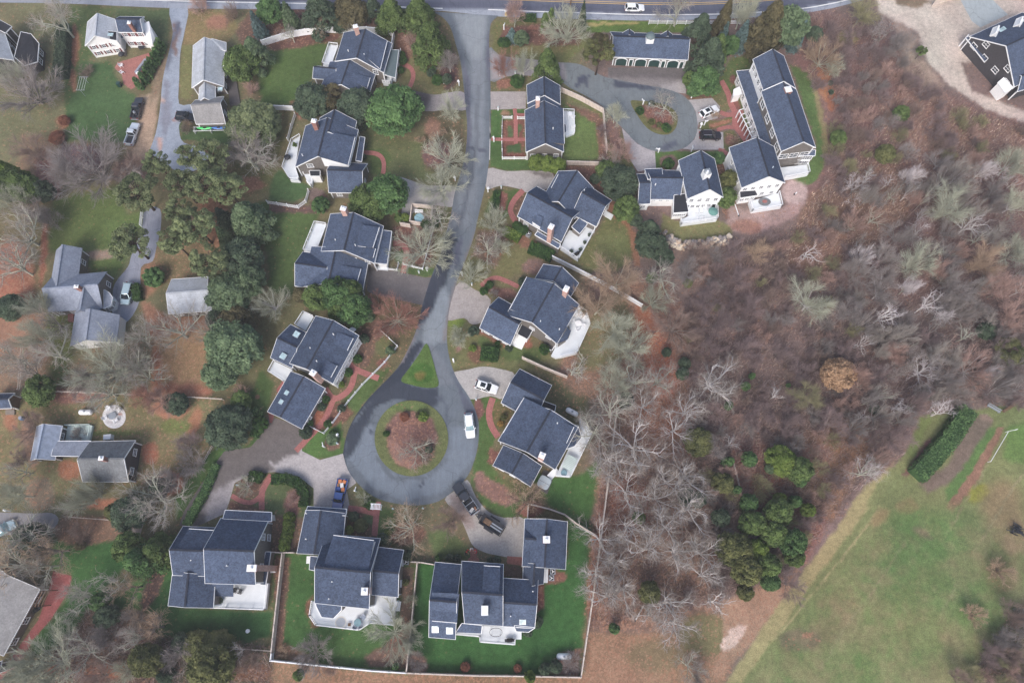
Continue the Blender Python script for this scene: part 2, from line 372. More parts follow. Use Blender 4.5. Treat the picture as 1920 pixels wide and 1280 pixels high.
# (polygon px, colour, feather px, leaf litter amount or None)
PAINT = [
 ([(-300,-400),(1150,-400),(1150,1800),(-300,1800)], OLV, 60, .12),
 ([(1100,-400),(2300,-400),(2300,1800),(1100,1800)], BRN, 60, .15),
 ([(1340,1285),(2400,1285),(2400,1900),(900,1900)], GOLF, 40, .03),
 # --- west side
 ([(-60,10),(120,8),(135,120),(120,260),(80,330),(-60,350)], S(112,108,82), 18, .15),
 ([(130,10),(215,14),(205,60),(160,120),(150,260),(125,270),(120,150)], S(84,97,62), 10, .1),
 ([(215,14),(318,18),(315,90),(290,90),(215,40)], G2, 8, .05),
 ([(150,118),(205,118),(232,168),(255,180),(252,250),(240,272),(135,262),(118,225),(138,160)], G1, 9, .04),
 (ell(140,85,8,40), S(140,96,78), 6, .5), (ell(137,150,7,22), S(140,100,80), 6, .5),
 (ell(118,230,12,14), S(140,100,78), 8, .7), (ell(105,262,12,18,20), S(146,106,82), 10, .7), (ell(118,270,8,14), S(96,70,70), 6, .4),
 ([(258,185),(300,170),(290,255),(285,300),(250,300),(240,275),(258,262)], S(172,152,130), 9, .05),
 ([(300,100),(318,110),(300,170),(280,200),(285,160)], S(140,124,104), 8, .15),
 ([(345,18),(440,20),(445,60),(420,82),(362,84),(345,84)], S(126,112,80), 6, .2), (ell(408,42,22,14), S(146,106,90), 12, .4),
 ([(340,84),(360,84),(360,185),(337,185)], S(116,116,78), 5, .1),
 ([(335,230),(365,240),(440,235),(470,260),(440,275),(340,262)], G1, 5, .05),
 ([(40,250),(120,265),(95,350),(60,400),(30,330)], S(128,110,90), 18, .35),
 (ell(150,300,55,30), S(108,84,88), 14, .25), (ell(90,330,22,50,-15), S(128,92,86), 12, .4),
 (ell(250,320,40,26), S(116,96,90), 12, .2),
 ([(100,375),(215,350),(240,400),(270,390),(268,430),(245,480),(215,520),(205,560),(150,480),(110,475),(88,468),(95,420)], S(88,102,60), 14, .06),
 (ell(190,478,34,9), S(140,120,108), 8, .2),
 ([(82,420),(95,420),(80,560),(95,600),(110,640),(75,640),(70,520)], S(120,108,80), 8, .15), (ell(82,470,5,70,4), S(138,92,76), 5, .7),
 (ell(20,530,45,80), S(150,102,84), 25, .55), (ell(40,640,60,70), S(138,110,92), 25, .5), (ell(30,700,60,40), S(124,106,88), 20, .4),
 (ell(112,620,30,60), S(104,110,66), 14, .1), (ell(120,690,24,35), S(100,110,66), 12, .15),
 ([(278,470),(400,400),(420,480),(395,520),(310,525),(275,560),(262,520)], S(148,108,88), 14, .5),
 (ell(345,480,60,60), S(126,110,84), 25, .4), (ell(400,400,30,60), S(136,102,82), 18, .45),
 ([(265,560),(310,590),(400,592),(400,620),(380,650),(330,640),(275,630)], S(142,104,86), 10, .5),
 ([(280,630),(385,620),(388,720),(350,745),(285,735)], S(146,116,90), 10, .35),
 (ell(330,735,70,18), S(160,106,88), 10, .7), (ell(290,690,14,40), S(164,108,86), 8, .7),
 ([(200,640),(285,640),(285,740),(190,740),(120,740),(130,680)], S(118,108,88), 14, .25),
 ([(60,735),(290,740),(400,745),(390,850),(350,880),(290,900),(100,930),(-30,940),(-30,780)], S(120,112,82), 14, .3),
 (ell(130,740,70,16), S(128,92,86), 9, .5), (ell(320,765,36,20), S(166,116,96), 9, .8), (ell(365,790,12,30,20), S(160,112,88), 8, .7),
 (ell(130,880,22,18), S(160,108,84), 7, .8), (ell(280,850,16,22), S(160,106,84), 8, .8), (ell(20,790,12,20), S(150,106,84), 8, .6),
 (ell(55,830,14,50,-10), S(128,104,90), 9, .4), (ell(200,945,60,10), S(156,104,84), 7, .7), (ell(318,905,25,22), S(158,104,84), 9, .8),
 (ell(190,812,80,6), S(110,116,72), 5, .15), (ell(330,800,30,14), S(112,116,72), 8, .15),
 (ell(75,925,30,30), S(122,106,92), 10, .4),
 ([(120,965),(232,970),(230,1010),(170,1028),(110,1020),(100,990)], S(124,98,84), 8, .35),
 ([(100,1010),(150,1025),(235,1010),(240,1050),(215,1085),(280,1090),(310,1040),(330,1010),(350,1060),(330,1090),(280,1140),(170,1150),(140,1190),(90,1220),(60,1230),(60,1200),(95,1165),(135,1105),(135,1075),(100,1065)], G3, 6, .05),
 ([(272,1140),(320,1082),(335,1140),(400,1142),(512,1146),(508,1190),(460,1205),(330,1195),(285,1190)], S(54,84,50),8,.03),
 ([(285,1060),(330,1005),(345,1010),(315,1060),(300,1110),(270,1150),(262,1130)], MUL, 6, .4),
 ([(165,1140),(300,1150),(290,1200),(300,1300),(40,1300),(100,1225),(140,1190)], S(104,86,74), 12, .4), (ell(190,1262,50,16,-12), S(150,100,78), 10, .7),
 ([(300,1195),(510,1205),(512,1300),(300,1300)], S(86,86,66), 10, .25), (ell(480,1262,50,16), S(140,100,78), 10, .6),
 # --- strip between west gardens and the lane
 ([(485,375),(560,385),(600,400),(590,420),(570,470),(552,500),(550,560),(505,545),(500,480),(490,440)], S(76,94,56), 10, .05),
 ([(505,545),(550,560),(580,590),(560,620),(510,680),(495,760),(470,800),(440,740),(480,640),(490,590)], S(104,102,74), 12, .1),
 ([(490,690),(515,720),(500,770),(470,805),(430,850),(400,870),(395,850),(450,790)], S(74,94,56), 8, .08),
 ([(330,930),(395,845),(410,850),(420,838),(470,832),(500,800),(505,790),(480,835),(425,845),(385,895),(345,960),(330,985)], S(70,96,54), 4, .04),
 ([(440,60),(480,10),(600,14),(690,20),(760,22),(770,60),(745,55),(660,48),(580,55),(500,78),(470,120)], S(104,80,72), 8, .3),
 ([(500,80),(560,66),(640,62),(625,80),(600,90),(570,90),(520,100),(500,92)], S(104,78,70), 5, .3),
 ([(500,98),(570,88),(622,78),(615,100),(600,125),(590,140),(565,175),(550,195),(490,195),(488,160),(480,140)], S(78,98,56), 8, .03),
 (ell(470,190,16,40), S(118,104,82), 10, .15),
 ([(545,190),(690,190),(700,215),(610,215),(560,225)], S(122,84,74), 8, .4), (ell(530,245,12,40), S(110,102,72), 8, .15),
 ([(460,250),(535,240),(520,300),(500,360),(440,350),(440,290)], S(96,98,66), 12, .12), (ell(465,345,30,14), S(134,102,86), 8, .5),
 ([(520,318),(562,340),(585,350),(572,370),(545,378),(505,376),(505,345)], G1, 6, .03),
 ([(505,378),(580,385),(600,360),(612,365),(612,398),(545,400),(505,396)], MUL, 4, .2), ([(575,355),(600,352),(612,362),(595,372),(582,375)], S(112,96,92), 4, .05),
 ([(690,228),(725,255),(790,268),(805,240),(790,290),(800,320),(850,345),(800,340),(745,330),(700,335),(680,300),(680,250)], S(98,102,70), 8, .08),
 ([(690,280),(718,275),(735,300),(720,330),(694,325)], S(84,98,60), 5, .05),
 ([(730,90),(760,100),(790,115),(835,110),(850,140),(862,175),(815,178),(790,172),(760,165),(752,140)], S(112,108,76), 7, .1),
 ([(745,40),(775,50),(770,110),(752,130),(740,95)], S(120,92,80), 7, .25), (ell(842,130,18,40), S(92,72,70), 7, .2),
 ([(795,200),(860,205),(872,240),(868,290),(855,330),(805,320),(800,285),(790,280),(800,240)], S(92,84,66), 6, .2), (ell(810,240,16,20), S(134,104,90), 7, .4), (ell(820,290,30,26), S(112,82,82), 6, .3),
 ([(752,382),(800,386),(850,390),(838,430),(822,420),(820,395),(770,405)], S(98,100,70), 5, .1),
 ([(735,425),(775,420),(820,420),(808,500),(740,495)], S(110,80,74), 5, .3), (ell(748,482,10,14), G1, 4, .03), (ell(790,510,30,8), S(78,96,58), 4, .03),
 ([(690,560),(745,562),(795,574),(785,610),(770,645),(735,700),(690,740),(640,800),(560,850),(555,840),(590,800),(600,760),(680,690),(675,620)], S(104,96,72), 6, .2),
 ([(675,620),(700,600),(760,600),(740,640),(700,660),(690,690),(665,690)], S(106,86,76), 8, .3), (ell(722,648,20,24,30), S(102,104,72), 6, .1), (ell(716,680,10,8), S(132,92,84), 4, .3),
 ([(648,745),(700,700),(735,690),(700,735),(660,780),(640,800)], S(82,98,58), 5, .05),
 ([(600,770),(640,755),(665,770),(640,800),(605,815),(585,800)], S(112,80,70), 5, .3), (ell(598,783,13,14), S(148,92,76), 4, .5),
 ([(560,845),(590,815),(640,790),(645,850),(600,862),(565,855)], S(80,104,58), 4, .03), (ell(622,832,14,12), S(120,92,84), 4, .2),
 ([(440,890),(490,885),(500,900),(490,925),(450,940),(440,925)], S(110,86,76), 4, .3), ([(430,938),(470,945),(505,960),(500,970),(430,965)], S(112,82,72), 4, .3),
 ([(500,905),(560,890),(590,915),(588,960),(575,975),(520,965),(498,960)], S(92,100,68), 5, .1), (ell(548,945,16,26), S(128,92,86), 6, .3),
 ([(505,965),(575,970),(560,1040),(510,1045)], S(112,90,78), 6, .3),
 # --- garden courtyard house and the lane's east side
 ([(930,38),(1010,42),(1100,42),(1100,85),(1060,118),(960,106),(925,92),(920,60)], S(106,106,70), 5, .1),
 ([(945,50),(1010,46),(1085,52),(1085,85),(1040,85),(960,85),(935,75)], S(112,82,76), 7, .3), (ell(1010,92,60,8), S(122,114,80), 6, .1),
 ([(1090,38),(1300,40),(1290,62),(1140,62),(1090,60)], S(92,112,58), 3, .03), ([(1090,44),(1200,42),(1200,46),(1090,50)], S(164,148,100), 3, .05),
 ([(920,145),(985,142),(1050,152),(1050,170),(985,170),(925,170)], S(104,100,72), 4, .15), (ell(945,158,16,8), S(138,96,84), 4, .5),
 ([(920,205),(985,205),(985,300),(1035,302),(1035,322),(950,320),(918,312)], S(74,98,56), 4, .04),
 ([(941,224),(984,224),(984,298),(943,298)], S(122,80,72), 3, .3), (ell(957,245,6,12), G2, 3, .02), (ell(973,245,4,12), G2, 3, .02), ([(952,270),(978,268),(982,285),(950,287)], G1, 4, .02), (ell(948,212,8,6), S(150,116,96), 4, .3),
 ([(1050,185),(1075,195),(1130,225),(1130,300),(1060,305),(1055,290),(1060,210)], S(92,108,64), 6, .04), ([(1058,190),(1130,218),(1135,300),(1122,300),(1118,232),(1070,205)], S(110,84,74), 4, .3),
 ([(1055,168),(1095,180),(1135,215),(1165,245),(1195,285),(1190,320),(1140,310),(1135,225),(1070,185)], S(98,102,66), 6, .12), (ell(1150,250,14,40,-20), S(120,96,90), 10, .3),
 ([(1030,325),(1060,310),(1190,322),(1195,400),(1140,385),(1110,345)], S(106,82,74), 7, .35),
 ([(905,375),(945,350),(985,360),(965,385),(962,415),(985,435),(1000,470),(1000,500),(960,520),(910,530),(872,530),(872,495),(892,450)], S(106,104,72), 7, .1),
 ([(925,360),(975,355),(960,385),(955,410),(920,405),(908,395)], S(80,100,58), 5, .05), ([(938,358),(952,365),(945,400),(930,398)], S(136,94,86), 4, .3), ([(963,370),(985,365),(985,390),(966,410),(962,395)], S(104,84,70), 4, .2),
 ([(895,430),(960,430),(930,500),(885,480)], S(104,86,74), 8, .25), ([(945,420),(1000,450),(1040,480),(1030,490),(960,450)], S(120,90,76), 5, .3), (ell(1002,500,22,14), S(126,104,96), 7, .2), 
 ([(1075,490),(1120,430),(1145,385),(1180,405),(1195,480),(1160,510),(1100,510)], S(102,106,70), 10, .1), ([(1140,370),(1195,440),(1200,500),(1188,500),(1180,430),(1140,395)], S(144,104,84), 6, .4),
 ([(860,530),(905,525),(960,530),(985,545),(930,560),(905,560),(870,545)], S(106,104,74), 5, .1), ([(905,535),(960,540),(975,560),(935,560)], S(122,92,84), 5, .3),
 ([(838,600),(885,610),(900,620),(960,650),(1020,650),(1035,670),(1000,690),(965,702),(935,690),(880,690),(850,695),(838,660)], S(108,108,74), 6, .1),
 ([(900,620),(1020,655),(1010,680),(940,672),(890,670)], S(84,98,60), 6, .08), (ell(855,605,16,9), S(112,126,64), 4, .05), (ell(895,665,18,18), S(112,88,72), 5, .25), (ell(980,640,20,10,20), S(136,92,78), 4, .3), ([(895,610),(960,650),(955,655),(895,625)], S(128,88,76), 3, .35), (ell(858,654,7,6), S(140,108,100), 3, .1),
 ([(880,745),(925,742),(945,760),(925,830),(920,870),(955,910),(1000,925),(1010,950),(985,978),(940,972),(905,945),(880,900),(895,850),(898,790)], S(76,98,56), 5, .04),
 (ell(897,764,9,20,-8), S(118,84,80), 3, .15), ([(925,755),(940,752),(960,765),(955,800),(935,805),(925,790)], S(100,92,62), 4, .2), ([(918,840),(940,850),(928,868),(915,870)], S(118,82,74), 4, .3),
 ([(885,890),(900,883),(925,900),(960,915),(975,935),(950,948),(925,940),(895,920)], S(128,100,92), 5, .3), ([(930,890),(1000,910),(1005,935),(960,925)], S(96,98,66), 8, .2),
 ([(985,880),(1042,895),(1095,890),(1130,850),(1125,930),(1100,980),(1060,970),(1030,950),(1020,930)], S(68,100,54),8,.05), (ell(995,955,24,16), S(134,94,84), 6, .4),
 ([(1000,700),(1050,720),(1100,740),(1100,790),(1060,780),(1030,740)], S(96,92,68), 12, .2),
 # --- south gardens
 ([(735,945),(800,950),(855,920),(875,960),(890,1020),(930,1045),(985,1050),(985,1060),(800,1060),(760,1010),(730,980)], S(112,102,80), 7, .15),
 ([(800,1000),(830,990),(880,1025),(890,1050),(820,1050)], S(92,102,66), 8, .05), (ell(760,1000,38,22), S(132,96,84), 7, .4),
 ([(655,955),(700,968),(700,1000),(715,1010),(710,1030),(650,1000)], S(104,84,72), 5, .25), ([(712,950),(740,955),(740,1000),(705,1000)], S(84,98,60), 5, .05), (ell(685,930,22,14,25), S(102,104,72), 4, .1), (ell(690,975,12,8), G2, 4, .05),
 ([(510,1035),(580,1036),(780,1058),(785,1062),(762,1262),(512,1236)], S(70,98,56),6,.06),
 ([(515,1040),(545,1045),(540,1090),(535,1160),(525,1236),(512,1236)], S(116,88,78), 5, .35), ([(588,1115),(580,1140),(590,1170),(600,1176),(585,1178),(572,1130)], S(128,88,74), 4, .4),
 ([(750,1060),(778,1062),(765,1255),(690,1248),(680,1230),(720,1210),(750,1180)], S(112,90,80), 6, .3), ([(545,1210),(575,1225),(600,1245),(515,1236),(525,1200)], S(122,98,80), 5, .3),
 ([(784,1052),(985,1060),(1110,1040),(1095,1265),(766,1262)], S(58,92,51), 4, .03), ([(1000,1095),(1022,1095),(1020,1140),(1005,1150)], S(116,76,70), 4, .3), ([(945,1058),(980,1060),(980,1085),(945,1083)], S(106,86,78), 3, .2), ([(1022,1062),(1065,1075),(1060,1092),(1024,1095)], S(118,82,74), 3, .3),
 ([(1064,970),(1115,985),(1112,1060),(1066,1060)], S(60,94,52),6,.05), ([(765,1215),(800,1235),(800,1262),(766,1262)], S(118,94,86), 5, .3), (ell(872,1250,9,8), S(118,72,70), 4, .3), (ell(971,1254,8,6), S(120,74,70), 4, .3), ([(1045,1225),(1090,1215),(1085,1265),(1030,1262)], S(124,100,92), 5, .3),
 ([(510,1240),(760,1265),(1095,1268),(1110,1300),(500,1300)], S(128,104,84), 6, .8),
 # --- woodland floor east
 ([(1150,520),(1250,520),(1290,600),(1290,760),(1330,900),(1350,1100),(1330,1180),(1100,1180),(1110,1000),(1140,760),(1080,740),(1040,700),(1060,670),(1110,600)], S(130,102,90), 20, .7),
 ([(1085,590),(1160,540),(1190,600),(1160,680),(1080,700)], S(118,112,82), 20, .25),
 (ell(1240,690,30,70,-10), S(160,100,80), 18, .7), (ell(1250,780,60,40), S(146,98,80), 20, .6), (ell(1180,950,40,60), S(142,92,78), 20, .6), (ell(1215,620,20,50,-20), S(160,104,82), 14, .7),
 (ell(1120,1050,14,110,6), S(146,98,80), 10, .6),
 ([(1095,1185),(1300,1185),(1380,1120),(1400,1180),(1350,1300),(1090,1300)], S(136,110,90), 14, .8), (ell(1230,1230,60,30), S(120,104,82), 20, .3), (ell(1320,1190,50,40), S(116,106,78), 18, .25),
 ([(1350,1130),(1450,1080),(1500,1060),(1470,1130),(1420,1190),(1370,1250),(1340,1280),(1330,1260),(1360,1210)], S(152,122,104), 10, .5),
 (ell(1375,1195,14,30,40), S(196,168,158), 6, .1),
 ([(1370,830),(1480,830),(1520,900),(1560,960),(1510,1060),(1400,960),(1370,900)], S(128,92,84), 16, .4), (ell(1430,900,50,30), S(140,96,86), 12, .4),
 ([(1480,820),(1600,780),(1640,830),(1600,900),(1560,980),(1500,920)], S(138,108,88), 14, .3),
 (ell(1595,830,40,40), S(150,114,90), 16, .25), (ell(1530,850,30,20), S(148,112,100), 10, .3),
 # --- marsh
 ([(1480,20),(1560,20),(1660,60),(1760,170),(1930,230),(1930,560),(1700,560),(1550,480),(1500,330),(1500,230)], S(122,96,92), 20, .2),
 ([(1640,190),(1740,160),(1850,220),(1940,240),(1940,330),(1780,300),(1680,280)], S(136,108,98), 20, .1),
 ([(1510,370),(1640,300),(1740,330),(1690,420),(1600,480),(1500,540),(1470,500)], S(132,104,90), 20, .1),
 ([(1680,40),(1720,70),(1720,150),(1690,120)], S(150,132,120), 16, .1),
 (ell(1575,60,40,24,-10), S(118,96,90), 14, .2), (ell(1590,70,20,14), S(136,126,88), 10, .1),
 (ell(1547,155,14,36,-10), S(160,112,84), 8, .6), (ell(1560,190,10,20), S(150,100,78), 6, .5),
 ([(1345,150),(1370,110),(1420,95),(1440,110),(1400,150),(1400,190),(1420,260),(1395,230),(1370,180)], S(86,98,60), 8, .1), (ell(1410,92,20,10), S(120,88,76), 8, .3),
 ([(1480,120),(1515,140),(1535,190),(1548,250),(1550,300),(1530,340),(1505,350),(1480,335),(1520,300),(1530,270)], S(88,108,64), 6, .05),
 ([(1520,140),(1540,190),(1550,240),(1553,300),(1545,310),(1540,240)], S(136,124,92), 6, .1),
 ([(1285,130),(1290,180),(1280,185),(1285,200),(1300,190),(1340,180),(1355,175),(1350,160),(1300,140)], S(106,88,72), 6, .3),
 ([(1350,155),(1365,180),(1372,205),(1355,215),(1345,200),(1335,182)], S(104,106,74), 5, .15), ([(1312,228),(1345,225),(1372,216),(1374,232),(1345,240),(1312,248)], S(90,100,62), 4, .15), ([(1330,232),(1365,222),(1370,230),(1335,240)], S(146,108,88), 4, .4),
 ([(1352,246),(1378,245),(1392,265),(1396,280),(1370,290),(1358,280)], S(96,100,66), 4, .15), (ell(1372,262,11,11), S(128,96,88), 5, .4), ([(1380,215),(1392,220),(1410,255),(1400,262),(1384,240)], S(128,78,72), 3, .3), (ell(1372,150,6,9), S(112,72,70), 4, .2), (ell(1380,195,7,12,-20), S(122,82,76), 4, .2),
 ([(1225,285),(1300,282),(1355,282),(1360,300),(1340,310),(1270,300),(1240,320),(1228,318)], S(80,104,58), 4, .05), (ell(1254,305,17,13), S(124,102,94), 4, .2),
 ([(1340,300),(1362,300),(1385,400),(1360,410),(1345,370)], S(118,86,76), 5, .4),
 ([(1365,385),(1400,395),(1470,390),(1500,350),(1515,360),(1500,400),(1440,430),(1380,440),(1365,420)], S(160,134,130), 9, .15), (ell(1490,360,24,22), S(182,160,156), 8, .05), (ell(1400,425,30,14), S(146,110,100), 9, .3),
 ([(1240,400),(1280,420),(1345,412),(1370,425),(1372,440),(1340,452),(1250,452),(1240,430)], S(116,112,78), 5, .1),
 ([(1255,470),(1380,462),(1400,480),(1370,530),(1300,540),(1262,500)], S(128,106,98), 10, .15),
 # --- sand yard and green field
 ([(1640,-30),(2000,-30),(2000,60),(1800,120),(1820,170),(1940,215),(1940,238),(1850,205),(1780,160),(1740,115),(1720,60),(1650,25)], SAND, 9, .0),
 ([(1660,-30),(1700,-10),(1750,5),(1720,15),(1680,10)], S(120,104,88), 8, .15),
 ([(1690,130),(1730,110),(1770,160),(1740,170)], S(152,130,118), 12, .05),
 ([(1960,760),(1860,762),(1760,775),(1740,790),(1690,860),(1640,910),(1600,960),(1520,1070),(1470,1140),(1350,1300),(2000,1300)], GOLF, 6, .02),
 ([(1680,860),(1620,915),(1560,1000),(1500,1080),(1440,1160),(1360,1280),(1390,1280),(1470,1170),(1540,1070),(1600,990),(1650,920)], S(146,136,100), 8, .05),
 ([(1725,780),(1760,770),(1740,800),(1715,860),(1700,850)], S(104,116,72), 7, .03), ([(1740,825),(1755,820),(1700,895),(1690,890)], S(112,84,80), 5, .15),
 ([(1810,790),(1850,775),(1862,790),(1840,840),(1790,900),(1740,925),(1720,905),(1780,870)], S(112,100,90),10,.02), (ell(1850,783,14,6,20), S(132,114,104), 6, .02),
 ([(1850,805),(1880,795),(1860,850),(1810,910),(1780,940),(1770,920),(1810,870)], S(86,112,66), 8, .02),
 ([(1870,800),(1885,800),(1845,880),(1795,955),(1785,962),(1774,950),(1820,885)], S(130,102,86),4,.1),
 ([(1890,800),(1960,780),(1960,880),(1880,860)], S(98,122,70), 14, .02), (ell(1835,925,22,16,-30), S(126,128,62), 10, .02),
 (ell(1880,960,40,60), S(130,116,88), 40, .03), (ell(1905,1010,24,36), S(136,114,92), 20, .05), (ell(1760,1000,90,50), S(98,116,74), 50, .02), (ell(1660,1080,60,40,-30), S(98,115,74), 40, .02), (ell(1630,1225,50,34,-30), S(98,116,72), 40, .02), (ell(1560,1160,60,40,-40), S(118,110,82), 30, .05),
 (stroke([(1925,880),(1860,980),(1800,1080),(1740,1200)], 3), S(136,128,100), 3, .02), (stroke([(1700,1010),(1640,1100),(1570,1200),(1520,1290)], 2.5), S(126,122,94), 3, .02), (stroke([(1860,860),(1800,960),(1770,1010)], 2), S(124,120,92), 3, .02), (stroke([(1650,950),(1560,1070),(1450,1200)], 3), S(152,142,106), 4, .05),
 (ell(1810,1060,40,30), S(134,124,94), 20, .02), (ell(1730,1180,60,40), S(128,122,88), 25, .02), (ell(1730,1000,24,8,30), S(110,98,84), 8, .02), (ell(1500,1200,40,22), S(92,86,72), 14, .2), (ell(1515,1190,10,6), S(140,90,82), 4, .5),
 (ell(1700,950,20,14), S(134,116,88), 10, .02), (ell(1650,970,22,12,-40), S(132,118,86), 10, .02),
 ([(1940,1110),(1920,1120),(1880,1170),(1860,1210),(1800,1300),(1960,1300)], S(78,64,60),12,.2), (ell(1880,1080,30,30), S(128,110,86), 20, .1),
 (ell(1903,992,10,7), S(72,66,68), 4, .0),
 (ell(1660,905,60,10,-52), S(118,122,84), 8, .02),
]
def noise_warp(px, py, amp=5.0):
    return (px + amp * 2 * fbm(px / 14, py / 14, 3) + amp * .9 * fbm(px / 4, py / 4, 5), py + amp * 2 * fbm(px / 14 + 40, py / 14, 9) + amp * .9 * fbm(px / 4, py / 4 + 30, 6))
def paint(X, Y, paints, warp=5.0, base=(.1, .1, .1)):
    px, py = to_px(X, Y); wx, wy = noise_warp(px, py, warp)
    col = np.tile(np.array(base, float), (len(X), 1)); leaf = np.zeros(len(X))
    for it in paints:
        poly, c, f = it[0], it[1], it[2]; lf = it[3] if len(it) > 3 else None
        m = poly_mask(wx, wy, poly, max(f, 1.0)); col += (np.array(c) - col) * m[:, None]
        if lf is not None: leaf += (lf - leaf) * m
    return col, leaf
def set_cols(me, col, leaf=None):
    a = me.attributes.new("Col", 'FLOAT_COLOR', 'POINT'); a.data.foreach_set("color", np.c_[col, np.ones(len(col))].astype(np.float32).ravel())
    if leaf is not None: b = me.attributes.new("leaf", 'FLOAT', 'POINT'); b.data.foreach_set("value", leaf.astype(np.float32))
def build_ground():
    def axis(lo, hi, st):
        f = list(np.arange(lo, hi, st)); k = st; x = hi; out = []
        while x < 900: out.append(x); k *= 1.5; x += k
        k = st; x = lo - st; pre = []
        while x > -900: pre.append(x); k *= 1.5; x -= k
        return np.array(pre[::-1] + f + out)
    xs, ys = axis(-136, 136, .42), axis(-26, 140, .42)
    nx, ny = len(xs), len(ys); X, Y = np.meshgrid(xs, ys); X, Y = X.ravel(), Y.ravel()
    V = np.c_[X, Y, np.zeros(len(X))]
    i = np.arange(ny - 1)[:, None] * nx + np.arange(nx - 1)[None, :]; F = np.stack([i, i + 1, i + nx + 1, i + nx], -1).reshape(-1, 4)
    me = bpy.data.meshes.new("ground"); me.vertices.add(len(V)); me.vertices.foreach_set("co", V.astype(np.float32).ravel())
    me.loops.add(F.size); me.loops.foreach_set("vertex_index", F.ravel().astype(np.int32)); me.polygons.add(len(F))
    me.polygons.foreach_set("loop_start", np.arange(0, F.size, 4, dtype=np.int32)); me.update(calc_edges=True)
    far = (Y < -FPX * 0 - 60) | (np.abs(X) > 220) | (Y > 230)
    Xc, Yc = np.clip(X, -200, 200), np.clip(Y, -50, 220)
    col, leaf = paint(Xc, Yc, PAINT, 5.0, OLV)
    fx, fy = to_px(Xc, Yc); fm = poly_mask(fx, fy, [(1960,980),(1800,985),(1700,935),(1560,1080),(1400,1290),(2000,1300),(1960,1120)], 30); fn = np.clip(.5 + 2.2 * fbm(X / 6, Y / 6, 51) + 1.6 * fbm(X / 1.4, Y / 1.4, 52), 0, 1)
    fc = np.array(S(84,114,64)) * (1 - fn[:, None]) + np.array(S(134,122,94)) * fn[:, None]; col += (fc - col) * (fm * .45)[:, None]
    k = 1 + .22 * fbm(X / 9, Y / 9, 21)[:, None] * 2; col *= k
    hue = fbm(X / 16, Y / 16, 31); col[:, 0] *= 1 + .25 * hue; col[:, 1] *= 1 - .08 * hue
    set_cols(me, col, leaf * .55); me.materials.append(ground_mat("turf_and_leaf_litter"))
    o = bpy.data.objects.new("ground", me); COL.objects.link(o); tag(o, "lawns, leaf litter and bare soil between the houses", None, None, "structure")
build_ground()

def sheet(name, label, poly, z, base, m, paints=(), step=.6, warp=4.0, kind="structure", cat=None, thick=0.0):
    B = [U(x, y, 0) for x, y in poly]; b2 = []
    for i, p in enumerate(B):
        q = B[(i + 1) % len(B)]; k = max(1, int((q - p).length / (step * 1.6)))
        b2 += [p.lerp(q, t / k) for t in range(k)]
    n = len(b2); P = np.array([(p.x, p.y) for p in b2])
    gx, gy = np.meshgrid(np.arange(P[:, 0].min(), P[:, 0].max(), step), np.arange(P[:, 1].min(), P[:, 1].max(), step)); gx, gy = gx.ravel(), gy.ravel()
    ins = poly_mask(gx, gy, [tuple(p) for p in P], .02) > .99
    d = poly_mask(gx, gy, [tuple(p) for p in P], step * .8) > .99
    pts = [Vector(p) for p in P] + [Vector((a, b)) for a, b in zip(gx[ins & d], gy[ins & d])]
    r = delaunay_2d_cdt(pts, [(i, (i + 1) % n) for i in range(n)], [], 1, 1e-5)
    vs, fs = r[0], r[2]
    V = [(v.x, v.y, z) for v in vs]; F = []
    for f in fs:
        a, b, c = (vs[i] for i in f[:3]); F.append(tuple(f) if (b - a).cross(c - a) > 0 else tuple(f)[::-1])
    X, Y = np.array([v[0] for v in V]), np.array([v[1] for v in V])
    if thick:
        orig = list(range(n)); k0 = len(V); V += [(p.x, p.y, z - thick) for p in b2]
        ar = sum(P[i][0] * P[(i + 1) % n][1] - P[(i + 1) % n][0] * P[i][1] for i in range(n))
        for i in range(n):
            j = (i + 1) % n; q = (i, k0 + i, k0 + j, j); F.append(q if ar > 0 else q[::-1])
        X = np.r_[X, [p.x for p in b2]]; Y = np.r_[Y, [p.y for p in b2]]
    me = bpy.data.meshes.new(name); me.from_pydata(V, [], F)
    col, leaf = paint(X, Y, list(paints), warp, base); set_cols(me, col, leaf)
    me.materials.append(m); me.update()
    o = bpy.data.objects.new(name, me); COL.objects.link(o); return tag(o, label, cat, None, kind)
ASPH = attr_mat("asphalt", .1, .6, .8, .3, 5); ASPH2 = attr_mat("paver_blocks", .16, .9, .85, .2, 3.2); BRK = attr_mat("brick_walk", .2, 1.2, .9, .2, 4); TURF = ground_mat("island_turf")
PAV, PDK = S(166,160,160), S(104,98,97)
HW_LO = [(-300,2),(-150,3),(-40,5),(60,6),(150,8),(230,12),(300,15),(350,16.5),(400,17),(560,18),(680,20),(790,21),(830,21),(925,31),(1000,34),(1100,37),(1200,39),(1290,38),(1400,34),(1500,27),(1560,16),(1600,6),(1640,-6),(1760,-50),(1900,-110)]
HW_UP = [(x, y - 95) for x, y in HW_LO][::-1]
WHT = [(-300,-14),(-40,-8),(120,-4),(250,0),(400,4),(560,7),(680,11),(780,15),(830,16.5),(915,18.5),(1000,22),(1100,25),(1200,28),(1300,28),(1400,25),(1500,17),(1550,9),(1590,0),(1640,-16),(1760,-62)]
YEL = [(700,-10),(800,-7),(900,-3),(940,0),(1000,2),(1100,6),(1200,9),(1300,9),(1380,6),(1450,1),(1500,-4),(1600,-20)]
